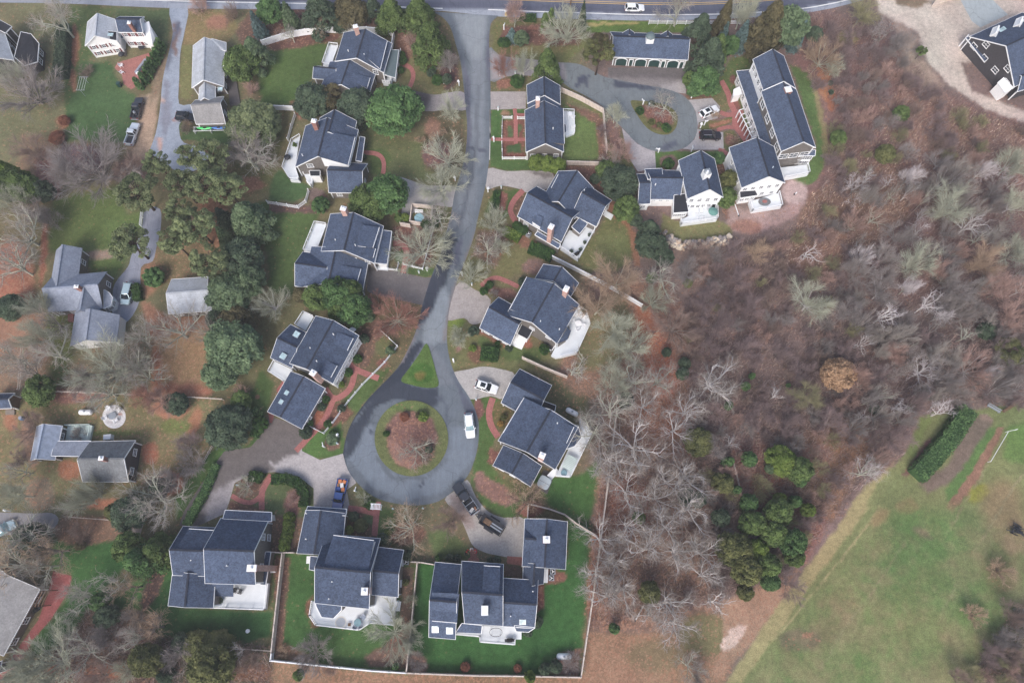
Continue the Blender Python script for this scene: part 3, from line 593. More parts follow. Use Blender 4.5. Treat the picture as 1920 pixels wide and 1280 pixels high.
sheet("highway", "two lane asphalt highway along the top edge", HW_LO + HW_UP, .012, S(92,96,112), ASPH,
      [(WHT + [(x, y + 2) for x, y in HW_LO[::-1]], S(150,156,168), 2.0), ([(-300,-8),(300,4),(330,10),(310,16),(150,9),(-300,4)], S(142,146,158), 4),
       ([(x, y - 11) for x, y in WHT] + [(x, y - 5) for x, y in WHT[::-1]], S(84,87,104), 5), ([(x, y - 26) for x, y in WHT] + [(x, y - 22) for x, y in WHT[::-1]], S(122,124,138), 5)], 1.0, 1.5)
def marking(name, pts, w, z, m):
    mb = MB(); P = [U(x, y, 0) for x, y in spline(pts, step=5)]
    for a, b in zip(P[:-1], P[1:]):
        d = (b - a).normalized(); nn = Vector((-d.y, d.x, 0)) * w / 2
        mb.add([(a - nn) + Vector((0, 0, z)), (b - nn) + Vector((0, 0, z)), (b + nn) + Vector((0, 0, z)), (a + nn) + Vector((0, 0, z))], [(0, 1, 2, 3)])
    return tag(mb.build(name, m), None, None, None, "structure")
MARKW = mat("white_road_paint", S(224,224,224), .7, .12, 3); MARKY = mat("yellow_road_paint", S(214,178,112), .7, .12, 3)
marking("road_edge_line", WHT[:9], .3, .04, MARKW); marking("road_edge_line", WHT[9:], .3, .04, MARKW)
marking("road_centre_line", YEL, .16, .04, MARKY); marking("road_centre_line", [(x, y - 3.2) for x, y in YEL], .16, .04, MARKY)
for pts, w in (([(944,25),(1000,28.5),(1100,31.5),(1200,34.5)], .2),):
    pass
LANE_L = [(790,21),(818,26),(835,38),(846,55),(855,85),(863,115),(868,150),(873,200),(876,240),(873,285),(862,330),(853,360),(846,400),(838,430),(825,480),(812,510),(800,545),(790,580),(780,620),(765,655),(745,690),(715,722),(690,748),(665,782),(650,815),(643,850)]
LANE_R = [(643,850),(652,880),(670,905),(700,930),(735,942),(780,947),(820,940),(850,920),(878,890),(893,850),(898,812),(895,780),(880,745),(860,715),(845,680),(838,640),(840,600),(846,565),(860,520),(872,490),(888,445),(898,400),(905,370),(912,340),(918,290),(920,260),(920,200),(919,125),(917,90),(918,60),(922,42),(935,30)]
lane_poly = spline(LANE_L, step=3)[:-1] + spline(LANE_R, step=3)
WET = S(50,56,68)
sheet("lane", "grey asphalt lane running down to the turning circle", lane_poly, .022, S(99,107,116), ASPH, [
    ([(850,25),(915,28),(905,120),(885,120),(860,60)], S(138,144,150), 14), ([(884,110),(910,110),(908,300),(885,330),(880,240)], S(124,130,138), 14),
    ([(868,110),(880,150),(884,250),(874,320),(866,330),(874,240)], S(96,98,112), 6), ([(914,60),(922,90),(920,170),(912,120)], S(92,94,108), 6),
    ([(878,273),(912,280),(912,287),(876,278)], S(88,91,104), 2), ([(862,330),(900,330),(880,430),(840,430)], S(114,120,128), 14),
    ([(842,430),(858,452),(850,470),(846,500),(836,530),(815,560),(800,600),(780,610),(792,575),(812,512),(828,470)], WET, 6), ([(858,455),(868,440),(862,475),(845,505),(850,480)], S(82,85,102), 5),
    ([(806,555),(835,535),(845,560),(836,640),(790,650),(795,600)], S(128,136,144),12),
    ([(770,650),(790,640),(800,650),(770,690),(755,712),(720,735),(692,752),(665,785),(650,815),(646,850),(655,880),(640,860),(640,800),(700,730),(745,690)], WET, 4),
    ([(752,712),(770,722),(800,727),(822,722),(820,760),(800,765),(760,750),(735,750),(700,765),(690,800),(680,830),(656,858),(645,850),(655,805),(700,745)], S(56,62,74),4),([(792,660),(806,700),(812,725),(850,720),(835,680),(806,640)], S(108,114,122),8),
    ([(650,868),(672,832),(685,800),(700,795),(704,830),(715,865),(745,890),(780,896),(820,880),(845,840),(845,800),(890,800),(890,855),(850,915),(790,940),(720,935),(670,905)], S(112,121,132),8),
    ([(655,860),(700,915),(760,938),(830,925),(880,870),(885,875),(835,935),(760,944),(690,925),(650,880)], S(98,105,114),3),
    ([(704,850),(740,893),(800,893),(838,855),(842,860),(800,900),(735,900),(702,860)], S(94,101,110),3), (ell(697,811,3,5), S(60,63,78), 2), (ell(794,904,3,3), S(66,70,84), 1.5), (ell(786,912,2.5,2.5), S(66,70,84), 1.5),
    ([(795,645),(808,650),(775,690),(768,688)], S(104,108,124), 4),
    ([(892,430),(878,470),(862,515),(848,545),(838,590),(828,640),(836,640),(850,570),(872,500),(900,440)], S(122,116,118), 6), ([(884,300),(893,300),(872,400),(852,450),(846,446),(868,390)], S(92,98,108), 7), ([(893,160),(899,160),(899,260),(892,320),(888,310)], S(104,110,118), 6), ([(800,520),(826,500),(832,520),(812,575),(796,606),(788,590)], S(58,63,76), 6), ([(815,745),(830,740),(842,790),(834,800),(840,760)], S(80,86,98), 5), ([(785,612),(775,640),(752,682),(742,690),(765,650)], S(122,116,122), 5), ([(846,690),(868,735),(892,770),(896,800),(886,800),(862,745)], S(86,90,104), 4), ([(868,470),(858,500),(850,520),(856,490)], S(76,80,96), 3)], .5, 3.0)
# crack sealing and repairs across the lane
DR_E = [(917,90),(935,103),(960,108),(1000,112),(1040,117),(1062,118),(1090,122),(1130,143),(1160,150),(1200,158),(1240,165),(1270,174),(1290,187),(1304,210),(1308,240),(1300,263),(1280,279),(1245,285),(1215,280),(1190,265),(1170,243),(1150,224),(1130,200),(1100,181),(1070,166),(1050,153),(1020,147),(985,142),(950,144),(919,152)]
sheet("carriage_drive", "asphalt drive looping round the teardrop garden bed", spline(DR_E, True, 3), .017, S(112,119,124), ASPH, [
    ([(920,95),(1060,118),(1060,150),(920,150)], S(150,144,146), 10), ([(1152,151),(1200,158),(1238,166),(1230,170),(1180,165),(1145,163)], S(72,76,90), 3),
    (ell(1092,148,9,7), S(72,76,92), 2), ([(1075,160),(1092,148),(1100,150),(1082,164)], S(72,76,92), 2), ([(1100,150),(1103,140),(1106,142),(1100,165),(1095,160)], S(76,80,94), 2), ([(1236,278),(1265,262),(1272,270),(1250,284)], S(84,88,102), 5)], .6, 3.0)
def drive(poly, base, paints=(), name="driveway", label=None, z=.008, smooth=True, mt=None, warp=5.0):
    return sheet(name, label, spline(poly, True, 3) if smooth else poly, z, base, mt or ASPH2, paints, .6, warp)
drive([(1140,127),(1287,127),(1286,176),(1250,172),(1215,165),(1165,154),(1140,152)], S(128,122,122), [([(1135,120),(1290,120),(1288,150),(1200,146),(1140,146)], S(100,95,96), 10), ([(1240,160),(1290,150),(1290,180),(1240,178)], S(164,158,158), 10)], label="grey paver forecourt before the green garage doors", smooth=False)
drive([(1288,188),(1312,186),(1335,184),(1350,200),(1346,222),(1310,230),(1308,242),(1325,246),(1356,248),(1357,281),(1295,281),(1280,279),(1302,262),(1309,238),(1304,208)], S(166,162,164), label="pale paver parking bay beside the long house", smooth=False)
drive([(1166,240),(1195,270),(1228,283),(1230,316),(1196,322),(1182,300),(1172,270)], S(170,164,166), label="pale paver drive beside the pink tree", smooth=False)
drive([(752,166),(780,171),(815,178),(845,173),(870,174),(874,206),(842,205),(800,209),(770,195)], S(140,134,134), [([(745,160),(810,170),(800,210),(760,200)], S(92,86,88), 14), ([(835,170),(880,170),(880,210),(830,208)], S(166,158,160), 10)], label="paver drive left of the lane near the highway")
drive([(745,332),(770,338),(800,348),(857,351),(852,386),(825,386),(792,386),(772,402),(758,418),(752,405),(755,380),(742,352)], S(168,164,164), label="pale paver drive below the bed of two pale trees")
drive([(689,503),(740,508),(795,520),(816,520),(806,540),(797,573),(745,562),(700,552),(688,545)], S(108,103,104), label="dark wet paver drive above the red tree", smooth=False)
drive([(919,172),(986,172),(986,204),(919,206)], S(160,153,152), label="pale paver drive above the picket garden", smooth=False)
drive([(915,316),(950,321),(1000,320),(1037,326),(1030,352),(992,362),(975,355),(940,348),(912,354)], S(166,160,158), [([(990,318),(1040,325),(1035,335),(1000,328)], S(120,114,114), 6)], label="pale paver drive below the three yellow green shrubs")
drive([(862,528),(890,543),(920,562),(908,600),(885,608),(870,596),(838,600),(842,565)], S(158,151,149), label="pale paver drive joining the lane at its bend")
drive([(846,700),(880,692),(905,687),(935,691),(967,704),(945,746),(920,742),(880,748),(862,718)], S(168,164,162), label="pale paver drive under the white parked wagon")
drive([(505,780),(570,800),(566,845),(600,862),(643,850),(655,880),(668,905),(650,918),(656,950),(645,958),(600,962),(588,950),(588,915),(565,897),(515,884),(470,889),(440,905),(430,940),(422,962),(362,990),(336,985),(345,958),(385,895),(420,846),(470,838),(492,812)], PAV, [
    ([(490,770),(580,795),(560,850),(530,858),(510,885),(470,890),(440,900),(400,930),(380,990),(320,1000),(340,950),(400,840),(480,830)], PDK, 5), ([(395,925),(432,905),(428,960),(395,975),(380,960)], S(150,144,146), 14), ([(505,870),(540,858),(640,850),(660,900),(580,905)], S(172,166,166), 5)], label="wet and dry paver court between the three garages", smooth=False, warp=6)
drive([(876,899),(892,930),(915,958),(945,970),(986,974),(986,1042),(930,1040),(902,1032),(885,1020),(872,990),(858,962),(834,936),(855,918)], S(166,161,158), [([(840,930),(880,920),(890,990),(870,990)], S(150,136,132), 12)], label="pale paver drive with the truck and trailer")
GRAV = attr_mat("blue_grey_gravel", .16, .8, .95, .1, 4)
drive([(318,16),(352,16),(346,60),(338,100),(336,150),(336,195),(362,196),(368,215),(340,228),(336,245),(345,268),(386,280),(386,306),(345,326),(305,305),(280,292),(292,250),(300,205),(305,150),(316,100),(324,60)], S(150,158,172), [
    ([(322,40),(338,40),(330,110),(322,100)], S(124,104,100), 6), ([(318,60),(328,60),(318,130),(308,130)], S(112,118,132), 6), ([(310,150),(318,150),(322,230),(306,260),(302,220)], S(132,134,146), 8), (ell(305,187,6,5), S(190,160,146), 4), (ell(300,270,5,14), S(190,158,148), 5), (ell(328,226,5,3), S(160,128,118), 3), ([(332,35),(340,38),(330,70),(326,62)], S(96,100,116), 5)], label="blue grey gravel drive with rusty wheel tracks", mt=GRAV)
drive([(272,392),(300,392),(301,430),(293,465),(286,490),(264,502),(263,560),(240,602),(214,602),(211,562),(215,532),(240,500),(246,480),(265,432)], S(140,144,158), label="smooth grey drive down to the grey L shaped house", mt=ASPH)
drive([(-60,962),(60,962),(96,961),(110,974),(92,994),(20,1002),(-60,1002)], S(132,130,134), label="short grey drive at the left edge", mt=ASPH)
drive([(232,982),(272,974),(262,1005),(234,1007)], S(150,142,138), label="grey concrete slab below the lichen covered tree", mt=ASPH2, smooth=False)
drive([(1790,-20),(1835,-25),(1890,28),(1838,52),(1822,40)], S(160,168,172), name="parking_pad", label="pale asphalt pad on the sandy yard", mt=ASPH, smooth=False)
# brick walks
WALKS = [([(756,121),(770,128),(775,142),(771,157),(764,170)], 9), ([(677,286),(703,288),(716,296),(720,310),(718,326)], 9), ([(737,456),(752,457),(762,470),(760,490),(756,512)], 11),
 ([(650,676),(664,690),(685,700),(710,709)], 12), ([(666,692),(660,720),(648,737),(626,747),(610,728)], 12), ([(626,747),(620,762),(609,785),(592,806),(574,825),(555,845)], 11),
 ([(509,890),(498,908),(491,925),(491,955)], 12), ([(494,925),(475,940),(456,940),(434,929)], 10), ([(653,952),(680,956),(704,962)], 12), ([(709,940),(706,964),(702,1004)], 12),
 ([(924,746),(917,772),(921,797),(934,819)], 13), ([(981,357),(965,374),(957,392),(961,406),(969,418)], 11), ([(902,536),(914,526),(931,521),(952,528),(972,538)], 9),
 ([(1352,152),(1365,175),(1370,195),(1378,212),(1378,234),(1390,251),(1404,273)], 11), ([(1378,214),(1365,216),(1350,211)], 9), ([(1376,212),(1394,212)], 11), ([(1378,240),(1362,239),(1344,244)], 7), ([(1347,281),(1356,284),(1366,291)], 8),
 ([(965,204),(967,230),(967,270)], 8), ([(921,261),(950,262),(986,262)], 7), ([(967,216),(986,216)], 7)]
def walks():
    for i, (p, w) in enumerate(WALKS):
        o = sheet("brick_path", None, stroke(p, w * .92), .030 + .0012 * i, S(158,104,100), BRK, (), .8)
walks()
sheet("brick_path", None, [(951,1042),(980,1044),(979,1060),(951,1056)], .030, S(164,108,98), BRK); sheet("brick_path", None, ell(888,1049,11,6) , .030, S(160,112,100), BRK); sheet("brick_path", None, [(881,1026),(895,1028),(894,1046),(882,1046)], .034, S(150,104,94), BRK)
sheet("brick_path", None, [(100,1070),(134,1079),(134,1088),(126,1112),(96,1160),(62,1198),(45,1232),(26,1252),(12,1262),(0,1280),(-20,1290),(-20,1270),(22,1232),(44,1200),(72,1162),(90,1112)], .03, S(146,86,84), BRK)
sheet("brick_path", None, [(220,118),(285,98),(288,128),(270,140),(252,165),(246,168),(232,158),(228,140),(215,128)], .03, S(158,108,102), BRK); sheet("brick_path", None, [(502,771),(514,779),(510,793),(506,792)], .03, S(150,94,90), BRK)
sheet("brick_path", None, [(538,703),(548,712),(522,740),(518,730)], .03, S(150,94,90), BRK)
# raised islands with a kerb step
sheet("island", "round island of lawn and mulch inside the turning circle", ell(771.5, 821.5, 69, 71, 0, 48), .13, S(100,106,70), TURF, [
    ([(722,800),(745,772),(770,768),(812,785),(822,820),(810,855),(780,880),(748,872),(728,845)], S(122,92,86), 7, .3), (ell(758,782,9,9), S(150,112,90), 4, .2), ([(726,825),(740,825),(775,872),(770,880),(740,865)], S(140,108,98), 5, .35), (ell(800,845,18,22), S(96,84,74), 9, .2), (ell(760,762,45,9), S(96,110,68), 6, .05)], .4, 3, thick=.2)
sheet("island", "small triangular lawn island where the lane splits", spline([(800,644),(786,664),(768,690),(752,713),(770,721),(800,727),(822,723),(818,700),(810,670)], True, 3), .13, S(84,106,58), TURF, [(ell(790,700,24,20), S(66,96,46), 6, .02), (ell(788,704,10,8), S(104,98,56), 6, .05)], .4, 3, thick=.2)
sheet("island", "teardrop island bed inside the carriage drive", spline([(1182,191),(1200,190),(1235,194),(1258,203),(1270,218),(1268,238),(1256,251),(1236,252),(1214,241),(1196,218)], True, 3), .13, S(104,104,70), TURF, [([(1205,198),(1235,198),(1258,210),(1262,232),(1245,246),(1222,238),(1206,215)], S(118,84,78), 6, .3), (ell(1220,228,8,6), S(112,94,72), 4, .1)], .4, 3, thick=.2)
def kerb(name, pts, w=.18, h=.14):
    mb = MB(); P = [U(x, y, 0) for x, y in pts]
    for a, b in zip(P[:-1], P[1:]): mb.bar(a + Vector((0, 0, h / 2)), b + Vector((0, 0, h / 2)), w, h)
    return tag(mb.build(name, M['concrete']), None, None, None, "structure")
kerb("kerb", stroke([(918,205),(919,240),(919,262)], .1, False)[:3]); kerb("kerb", [(918,205),(919,250),(918,300)]); 
# ================================================================ HOUSES
WIN = {}
def win_proto(w, h, style='sash'):
    k = (w, h, style)
    if k in WIN: return WIN[k]
    f = MB(); t = .11
    f.box((0, .04, h / 2), (w + 2 * t, .1, t)); f.box((0, .05, -h / 2 - .02), (w + 2 * t + .1, .16, t))
    f.box((-w / 2 - t / 2, .04, 0), (t, .1, h - t)); f.box((w / 2 + t / 2, .04, 0), (t, .1, h - t))
    if style == 'sash':
        f.box((0, .05, 0), (w, .06, .06)); f.box((0, .045, h / 4), (.04, .05, h / 2 - .1)); f.box((0, .045, -h / 4), (.04, .05, h / 2 - .1))
    p = MB(); p.box((0, .012, 0), (w, .03, h - t))
    WIN[k] = (f.mesh("window_frame", M['trim']), p.mesh("pane", M['pane'])); return WIN[k]
def window(root, p, q, t, z, w=1.0, h=1.4, style='sash', name="window", shutters=None):
    """on the wall p->q (outward normal to the right of p->q), at fraction t"""
    fm, pm = win_proto(w, h, style); d = (q - p); d.z = 0; L = d.length; d.normalize()
    pos = p.lerp(q, t); off = WL[root.name]
    rz = math.atan2(d.y, d.x) + math.pi
    o = link_mesh(name, fm, root, (pos.x - off.x, pos.y - off.y, z - off.z), (0, 0, rz))
    link_mesh("pane", pm, o)
    if shutters:
        for s in (-1, 1):
            mb = MB(); mb.box((s * (w / 2 + .3), .04, 0), (.34, .05, h)); mb.build("shutter", shutters, o)
    return o
def inset_quad(pts, d):
    out = []; n = len(pts); c = sum((Vector((p[0], p[1])) for p in pts), Vector((0, 0))) / n
    for i in range(n):
        p0, p1, p2 = (Vector((pts[j % n][0], pts[j % n][1])) for j in (i - 1, i, i + 1))
        e1 = (p1 - p0).normalized(); e2 = (p2 - p1).normalized()
        n1 = Vector((-e1.y, e1.x)); n2 = Vector((-e2.y, e2.x))
        if n1.dot(c - p1) < 0: n1.negate()
        if n2.dot(c - p1) < 0: n2.negate()
        b = n1 + n2
        k = d / max(.35, b.length_squared / 2) if b.length > 1e-6 else 0
        out.append(p1 + b * k)
    return out
def newell(P):
    n = Vector((0, 0, 0))
    for i in range(len(P)):
        a, b = P[i], P[(i + 1) % len(P)]; n += Vector(((a.y - b.y) * (a.z + b.z), (a.z - b.z) * (a.x + b.x), (a.x - b.x) * (a.y + b.y)))
    return n
def slabmesh(mb, P, th):
    P = [Vector(p) for p in P]
    if newell(P).z < 0: P = P[::-1]
    n = len(P); Q = [p - Vector((0, 0, th)) for p in P]
    mb.add(P + Q, [tuple(range(n)), tuple(range(2 * n - 1, n - 1, -1))] + [(i, n + i, n + (i + 1) % n, (i + 1) % n) for i in range(n)])
def edge_trim(mb, a, b, out, w=.065, h=.22):
    o = Vector(out) * (w / 2 - .02); mb.bar(a + o - Vector((0, 0, h / 2 - .03)), b + o - Vector((0, 0, h / 2 - .03)), w, h)
def gable(root, A, B, C, D=None, z=3.0, z2=None, zr=6.0, roof='roof', wall='shingle', over=.32, fr=.5, trim=True, walls=True, sides="", wz=None, ww=1.0, wh=1.35, name="roof", base=0.0, cap=True, style='sash', shutters=None):
    z2 = z if z2 is None else z2
    a, b, c = U(*A, z), U(*B, z), U(*C, z2)
    if D: d = U(*D, z2)
    else: d = Vector((a.x + c.x - b.x, a.y + c.y - b.y, z2))
    r0 = a.lerp(d, fr); r1 = b.lerp(c, fr); r0.z = r1.z = zr
    mb = MB(); slabmesh(mb, [a, b, r1, r0], .16); slabmesh(mb, [r0, r1, c, d], .16)
    rf = mb.build(name, M[roof], root, world=True)
    along = (b - a); along.z = 0; along.normalize(); perp = (d - a); perp.z = 0; perp.normalize()
    if cap:
        mb = MB(); mb.bar(r0 - along * -.05 + Vector((0, 0, .03)), r1 - along * .05 + Vector((0, 0, .03)), .34, .09); mb.build("ridge_cap", M['cap'] if roof == 'roof' else M[roof], rf, world=True)
    if trim:
        mb = MB(); edge_trim(mb, a, b, -perp); edge_trim(mb, d, c, perp)
        for p, r, q, s in ((a, r0, d, -along), (b, r1, c, along)): edge_trim(mb, p, r, s); edge_trim(mb, r, q, s)
        mb.build("roof_trim", M['trim'], rf, world=True)
    res = {}
    if walls:
        q = inset_quad([a, b, c, d], over); hw = max((a - d).to_2d().length * fr, .1); hw2 = max((a - d).to_2d().length * (1 - fr), .1)
        h1 = z + (zr - z) * over / hw - .17; h2 = z2 + (zr - z2) * over / hw2 - .17
        wa, wb, wc, wd = q; m0 = wa.lerp(wd, fr); m1 = wb.lerp(wc, fr); zt = zr - .18
        V3 = lambda p, zz: Vector((p.x, p.y, zz))
        V = [V3(wa, base), V3(wb, base), V3(wc, base), V3(wd, base), V3(wa, h1), V3(wb, h1), V3(wc, h2), V3(wd, h2), V3(m0, zt), V3(m1, zt)]
        mb = MB(); fs = [(0, 1, 5, 4), (1, 2, 6, 9, 5), (2, 3, 7, 6), (3, 0, 4, 8, 7)]
        cen = (wa + wb + wc + wd) / 4
        ff = []
        for f in fs:
            P = [V[i] for i in f]; nn = newell(P); mid = sum(P, Vector()) / len(P)
            ff.append(f if nn.to_2d().dot(mid.to_2d() - cen) > 0 else f[::-1])
        mb.add(V, ff); mb.build("wall", M[wall], root, world=True)
        for i in range(4):
            cb = MB()
            dv = (V[i].to_2d() - cen).normalized() * .03
            cb.box((V[i].x + dv.x * .1, V[i].y + dv.y * .1, (base + V[4 + i].z) / 2 - .06), (.2, .2, V[4 + i].z - base - .12), rz=math.atan2(along.y, along.x))
            cb.build("corner_board", M['trim'], root, world=True)
        for nm, (p, r) in dict(ab=(V[0], V[1]), bc=(V[1], V[2]), cd=(V[2], V[3]), da=(V[3], V[0])).items():
            dv = (r - p); nn = Vector((dv.y, -dv.x))
            if nn.dot(p.lerp(r, .5).to_2d() - cen) < 0: p, r = r, p
            res[nm] = (p.copy(), r.copy())
        for sp in sides.split():                       # e.g. "ab:3,1.4/4.1"  wall:count,heights
            nm, rest = sp.split(":"); n_, zs = rest.split(",")
            for zz in zs.split("/"):
                for k in range(int(n_)):
                    window(root, *res[nm], (k + .5) / int(n_), float(zz), ww, wh, style, shutters=shutters)
    return res
def slab(root, pts, z, roof='roof', wall=None, base=0.0, over=.25, name="porch_roof", trim=True, th=.16, trims=None, sides="", ww=.9, wh=.9):
    zz = z if hasattr(z, '__len__') else [z] * len(pts)
    P = [U(x, y, k) for (x, y), k in zip(pts, zz)]
    mb = MB(); slabmesh(mb, P, th); rf = mb.build(name, M[roof], root, world=True)
    c = sum(P, Vector()) / len(P)
    if trim:
        mb = MB(); n = len(P)
        for i in range(n):
            if trims is not None and i not in trims: continue
            a, b = P[i], P[(i + 1) % n]; e = (b - a).to_2d().normalized(); o = Vector((e.y, -e.x))
            if o.dot((a.lerp(b, .5) - c).to_2d()) < 0: o.negate()
            edge_trim(mb, a, b, (o.x, o.y, 0), .10, .22)
        mb.build("roof_trim", M['trim'], rf, world=True)
    if wall:
        q = inset_quad(P, over); mb = MB(); mb.prism([(p.x, p.y) for p in q], base, [k - .17 for k in zz]); mb.build("dormer_wall" if name == "dormer_roof" else "wall", M[wall], root, world=True)
        if sides:
            for sp in sides.split():
                i_, n_, h_ = sp.split(","); i = int(i_); p, r = q[i], q[(i + 1) % len(q)]; p, r = Vector((p.x, p.y, 0)), Vector((r.x, r.y, 0))
                dv = r - p; nn = Vector((dv.y, -dv.x))
                if nn.dot(p.lerp(r, .5).to_2d() - c.to_2d()) < 0: p, r = r, p
                for k in range(int(n_)): window(root, p, r, (k + .5) / int(n_), float(h_), ww, wh)
    return P
def dormer(root, P0, P1, Q1, Q0, zo, zi, drop=1.5, wall='trim', roof='roof', n=0):
    """shed dormer: outer edge P0-P1 at zo, inner edge Q0-Q1 at zi on the slope"""
    return slab(root, [P0, P1, Q1, Q0], [zo, zo, zi, zi], roof, wall, zo - drop, .14, "dormer_roof", trims=[0], sides=f"0,{n},{zo - .62}" if n else "", ww=.7, wh=.62)
def deck(root, pts, z=.9, rails=(), m='deck', rail='white_vinyl', name="deck", post=2.2):
    P = [U(x, y, z) for x, y in pts]; mb = MB(); mb.prism([(p.x, p.y) for p in P], .02, z); dk = mb.build(name, M[m], root, world=True)
    if rails:
        mb = MB(); n = len(P)
        for i in rails:
            a, b = P[i], P[(i + 1) % n]; L = (b - a).length; k = max(1, int(L / post)); up = Vector((0, 0, 1))
            mb.bar(a + up * .95, b + up * .95, .12, .09); mb.bar(a + up * .14, b + up * .14, .06, .08)
            for j in range(k + 1): p = a.lerp(b, j / k); mb.box((p.x, p.y, z + .52), (.14, .14, 1.04))
            nb = int(L / .3)
            for j in range(1, nb): p = a.lerp(b, j / nb); mb.box((p.x, p.y, z + .52), (.04, .04, .8))
        mb.build("railing", M[rail], dk, world=True)
    return dk
def chimney(root, px, py, zt, zb, w=.9, d=1.1, rz=0.0, brick='pink_brick', cap='trim', pots=1):
    c = U(px, py, zt); mb = MB(); mb.box((c.x, c.y, (zt + zb) / 2), (w, d, zt - zb), rz); mb.box((c.x, c.y, zt - .25), (w + .16, d + .16, .14), rz)
    ch = mb.build("chimney", M[brick], root, world=True)
    mb = MB(); mb.box((c.x, c.y, zt + .06), (w + .1, d + .1, .12), rz)
    if pots:
        for k in range(pots):
            o = (k - (pots - 1) / 2) * .5; mb.lathe([(.2, .1), (.24, .3), (.16, .45), (.16, .5)], (c.x + o * math.cos(rz), c.y + o * math.sin(rz), zt), 10)
    mb.build("chimney_cap", M[cap], ch, world=True)
    mb = MB(); mb.box((c.x, c.y, zb + (zt - zb) * .42), (w + .34, d + .34, .12), rz); 
    return ch
def skylight(root, px, py, z, w=1.0, d=1.2, rz=0.0, tilt=(0, 0)):
    c = U(px, py, z); mb = MB(); Mx = Matrix.Rotation(rz, 3, 'Z') @ Matrix.Rotation(tilt[0], 3, 'X')
    mb.box(c, (w + .12, d + .12, .1), M=Mx); f = mb.build("skylight", M['steel'], root, world=True)
    mb = MB(); mb.box(c + Vector((0, 0, .06)), (w, d, .04), M=Mx); mb.build("pane", M['sky_pane'], f, world=True)
def vent(root, px, py, z):
    c = U(px, py, z); mb = MB(); mb.tube([c - Vector((0, 0, .3)), c + Vector((0, 0, .35))], .1, 8); mb.build("vent_pipe", M['trim'], root, world=True)
def steps(root, a, b, z, w, n=3, m='trim'):
    A, B = U(*a, 0), U(*b, 0); d = (B - A); mb = MB(); rz = math.atan2(d.y, d.x)
    for k in range(n):
        p = A + d * ((k + .5) / n); mb.box((p.x, p.y, z * (1 - k / n) / 2), (d.length / n + .02, w, z * (1 - k / n)), rz)
    mb.build("steps", M[m], root, world=True)
HOUSES = []
def house(px, py, label, name="house", cat="house"):
    o = thing(name, label, cat, U(px, py, 0), group="houses"); HOUSES.append((px, py, label)); return o

# --- white clapboard farmhouse, top left
h = house(220, 75, "white clapboard farmhouse with maroon shutters and brick patio")
SH = mat("maroon_shutter_paint", S(112, 62, 66), .6, .1, 3)
gable(h, (159.3, 86.4), (164, 41.6), (223, 39), (219, 77), z=4.2, zr=6.6, roof='roof_pale', wall='white_wall', sides="da:3,1.2/3.1", ww=.75, wh=1.0, shutters=SH)
gable(h, (221.5, 60.8), (268, 61.2), (270.5, 31.7), z=5.2, zr=6.8, wall='white_wall', sides="ab:3,4.2/1.4 bc:2,1.5/4.0", ww=.75, wh=1.0, shutters=SH)
slab(h, [(227, 71.5), (274, 71.5), (272, 64), (227, 64)], [2.9, 2.9, 3.4, 3.4], wall='white_wall')
slab(h, [(190, 57), (219, 60), (219, 76.5), (189.5, 71)], [5.3, 5.2, 5.0, 4.9], 'roof_black', 'white_wall', 3, .1, "dormer_roof")
skylight(h, 207, 65.5, 5.45, 1.2, .8); chimney(h, 242, 43, 8.0, 5.5, .7, .7, 0, 'brick')
slab(h, [(268, 45), (279, 40), (291, 72), (286, 84), (272, 80)], [5, 5, 2.7, 2.7, 3], 'trim', 'white_wall', 0, .2, "porch_roof", trim=False)
deck(h, [(228, 92), (236, 92), (236, 104), (228, 102)], .4, (), 'deck_wood', name="bulkhead")
# --- grey long house with the kayaks, upper left
h = house(395, 150, "long low grey shingled house with kayaks along its end wall")
gable(h, (359.5, 165), (362, 86), (421, 83), z=3, zr=5.4, roof='roof_pale', wall='shingle', sides="da:2,1.6 ab:4,1.6 cd:4,1.6")
gable(h, (362, 92), (380, 84), (424, 80), (424, 96), z=3.02, zr=4.6, roof='roof_pale', walls=False, cap=False)
gable(h, (372, 192), (374, 160), (404, 160), (404, 192), z=2.7, zr=4.3, roof='roof_pale')
gable(h, (367.5, 233), (423, 232), (419.5, 181), (366, 188), z=2.6, zr=5.0, roof='roof_tan', sides="bc:1,1.5", wh=1.1)
skylight(h, 413, 167, 3.0, 1.0, .9); deck(h, [(426, 150), (443, 150), (451, 197), (431, 198)], .3, (), 'deck_dark')
vent(h, 420, 125, 4.2)
# --- far left edge house
h = house(35, 90, "dark shingled house with grey roof cut off by the left photo edge")
gable(h, (26, 113), (8, 60), (-60, 72), (-50, 125), z=4.4, zr=6.6, roof='roof_pale', wall='dark_wall', sides="ab:2,3.4/1.4")
gable(h, (10, 62), (22, 50), (-10, 42), (-24, 56), z=5.0, zr=6.6, roof='roof_black', wall='dark_wall')
slab(h, [(39, 60), (58, 64), (73, 82), (70, 116), (46, 123), (27, 107)], [4.3, 4.0, 3.0, 3.0, 3.3, 4.2], 'roof_black', 'dark_wall', 0, .3, sides="2,2,1.7", ww=1.2, wh=1.3)
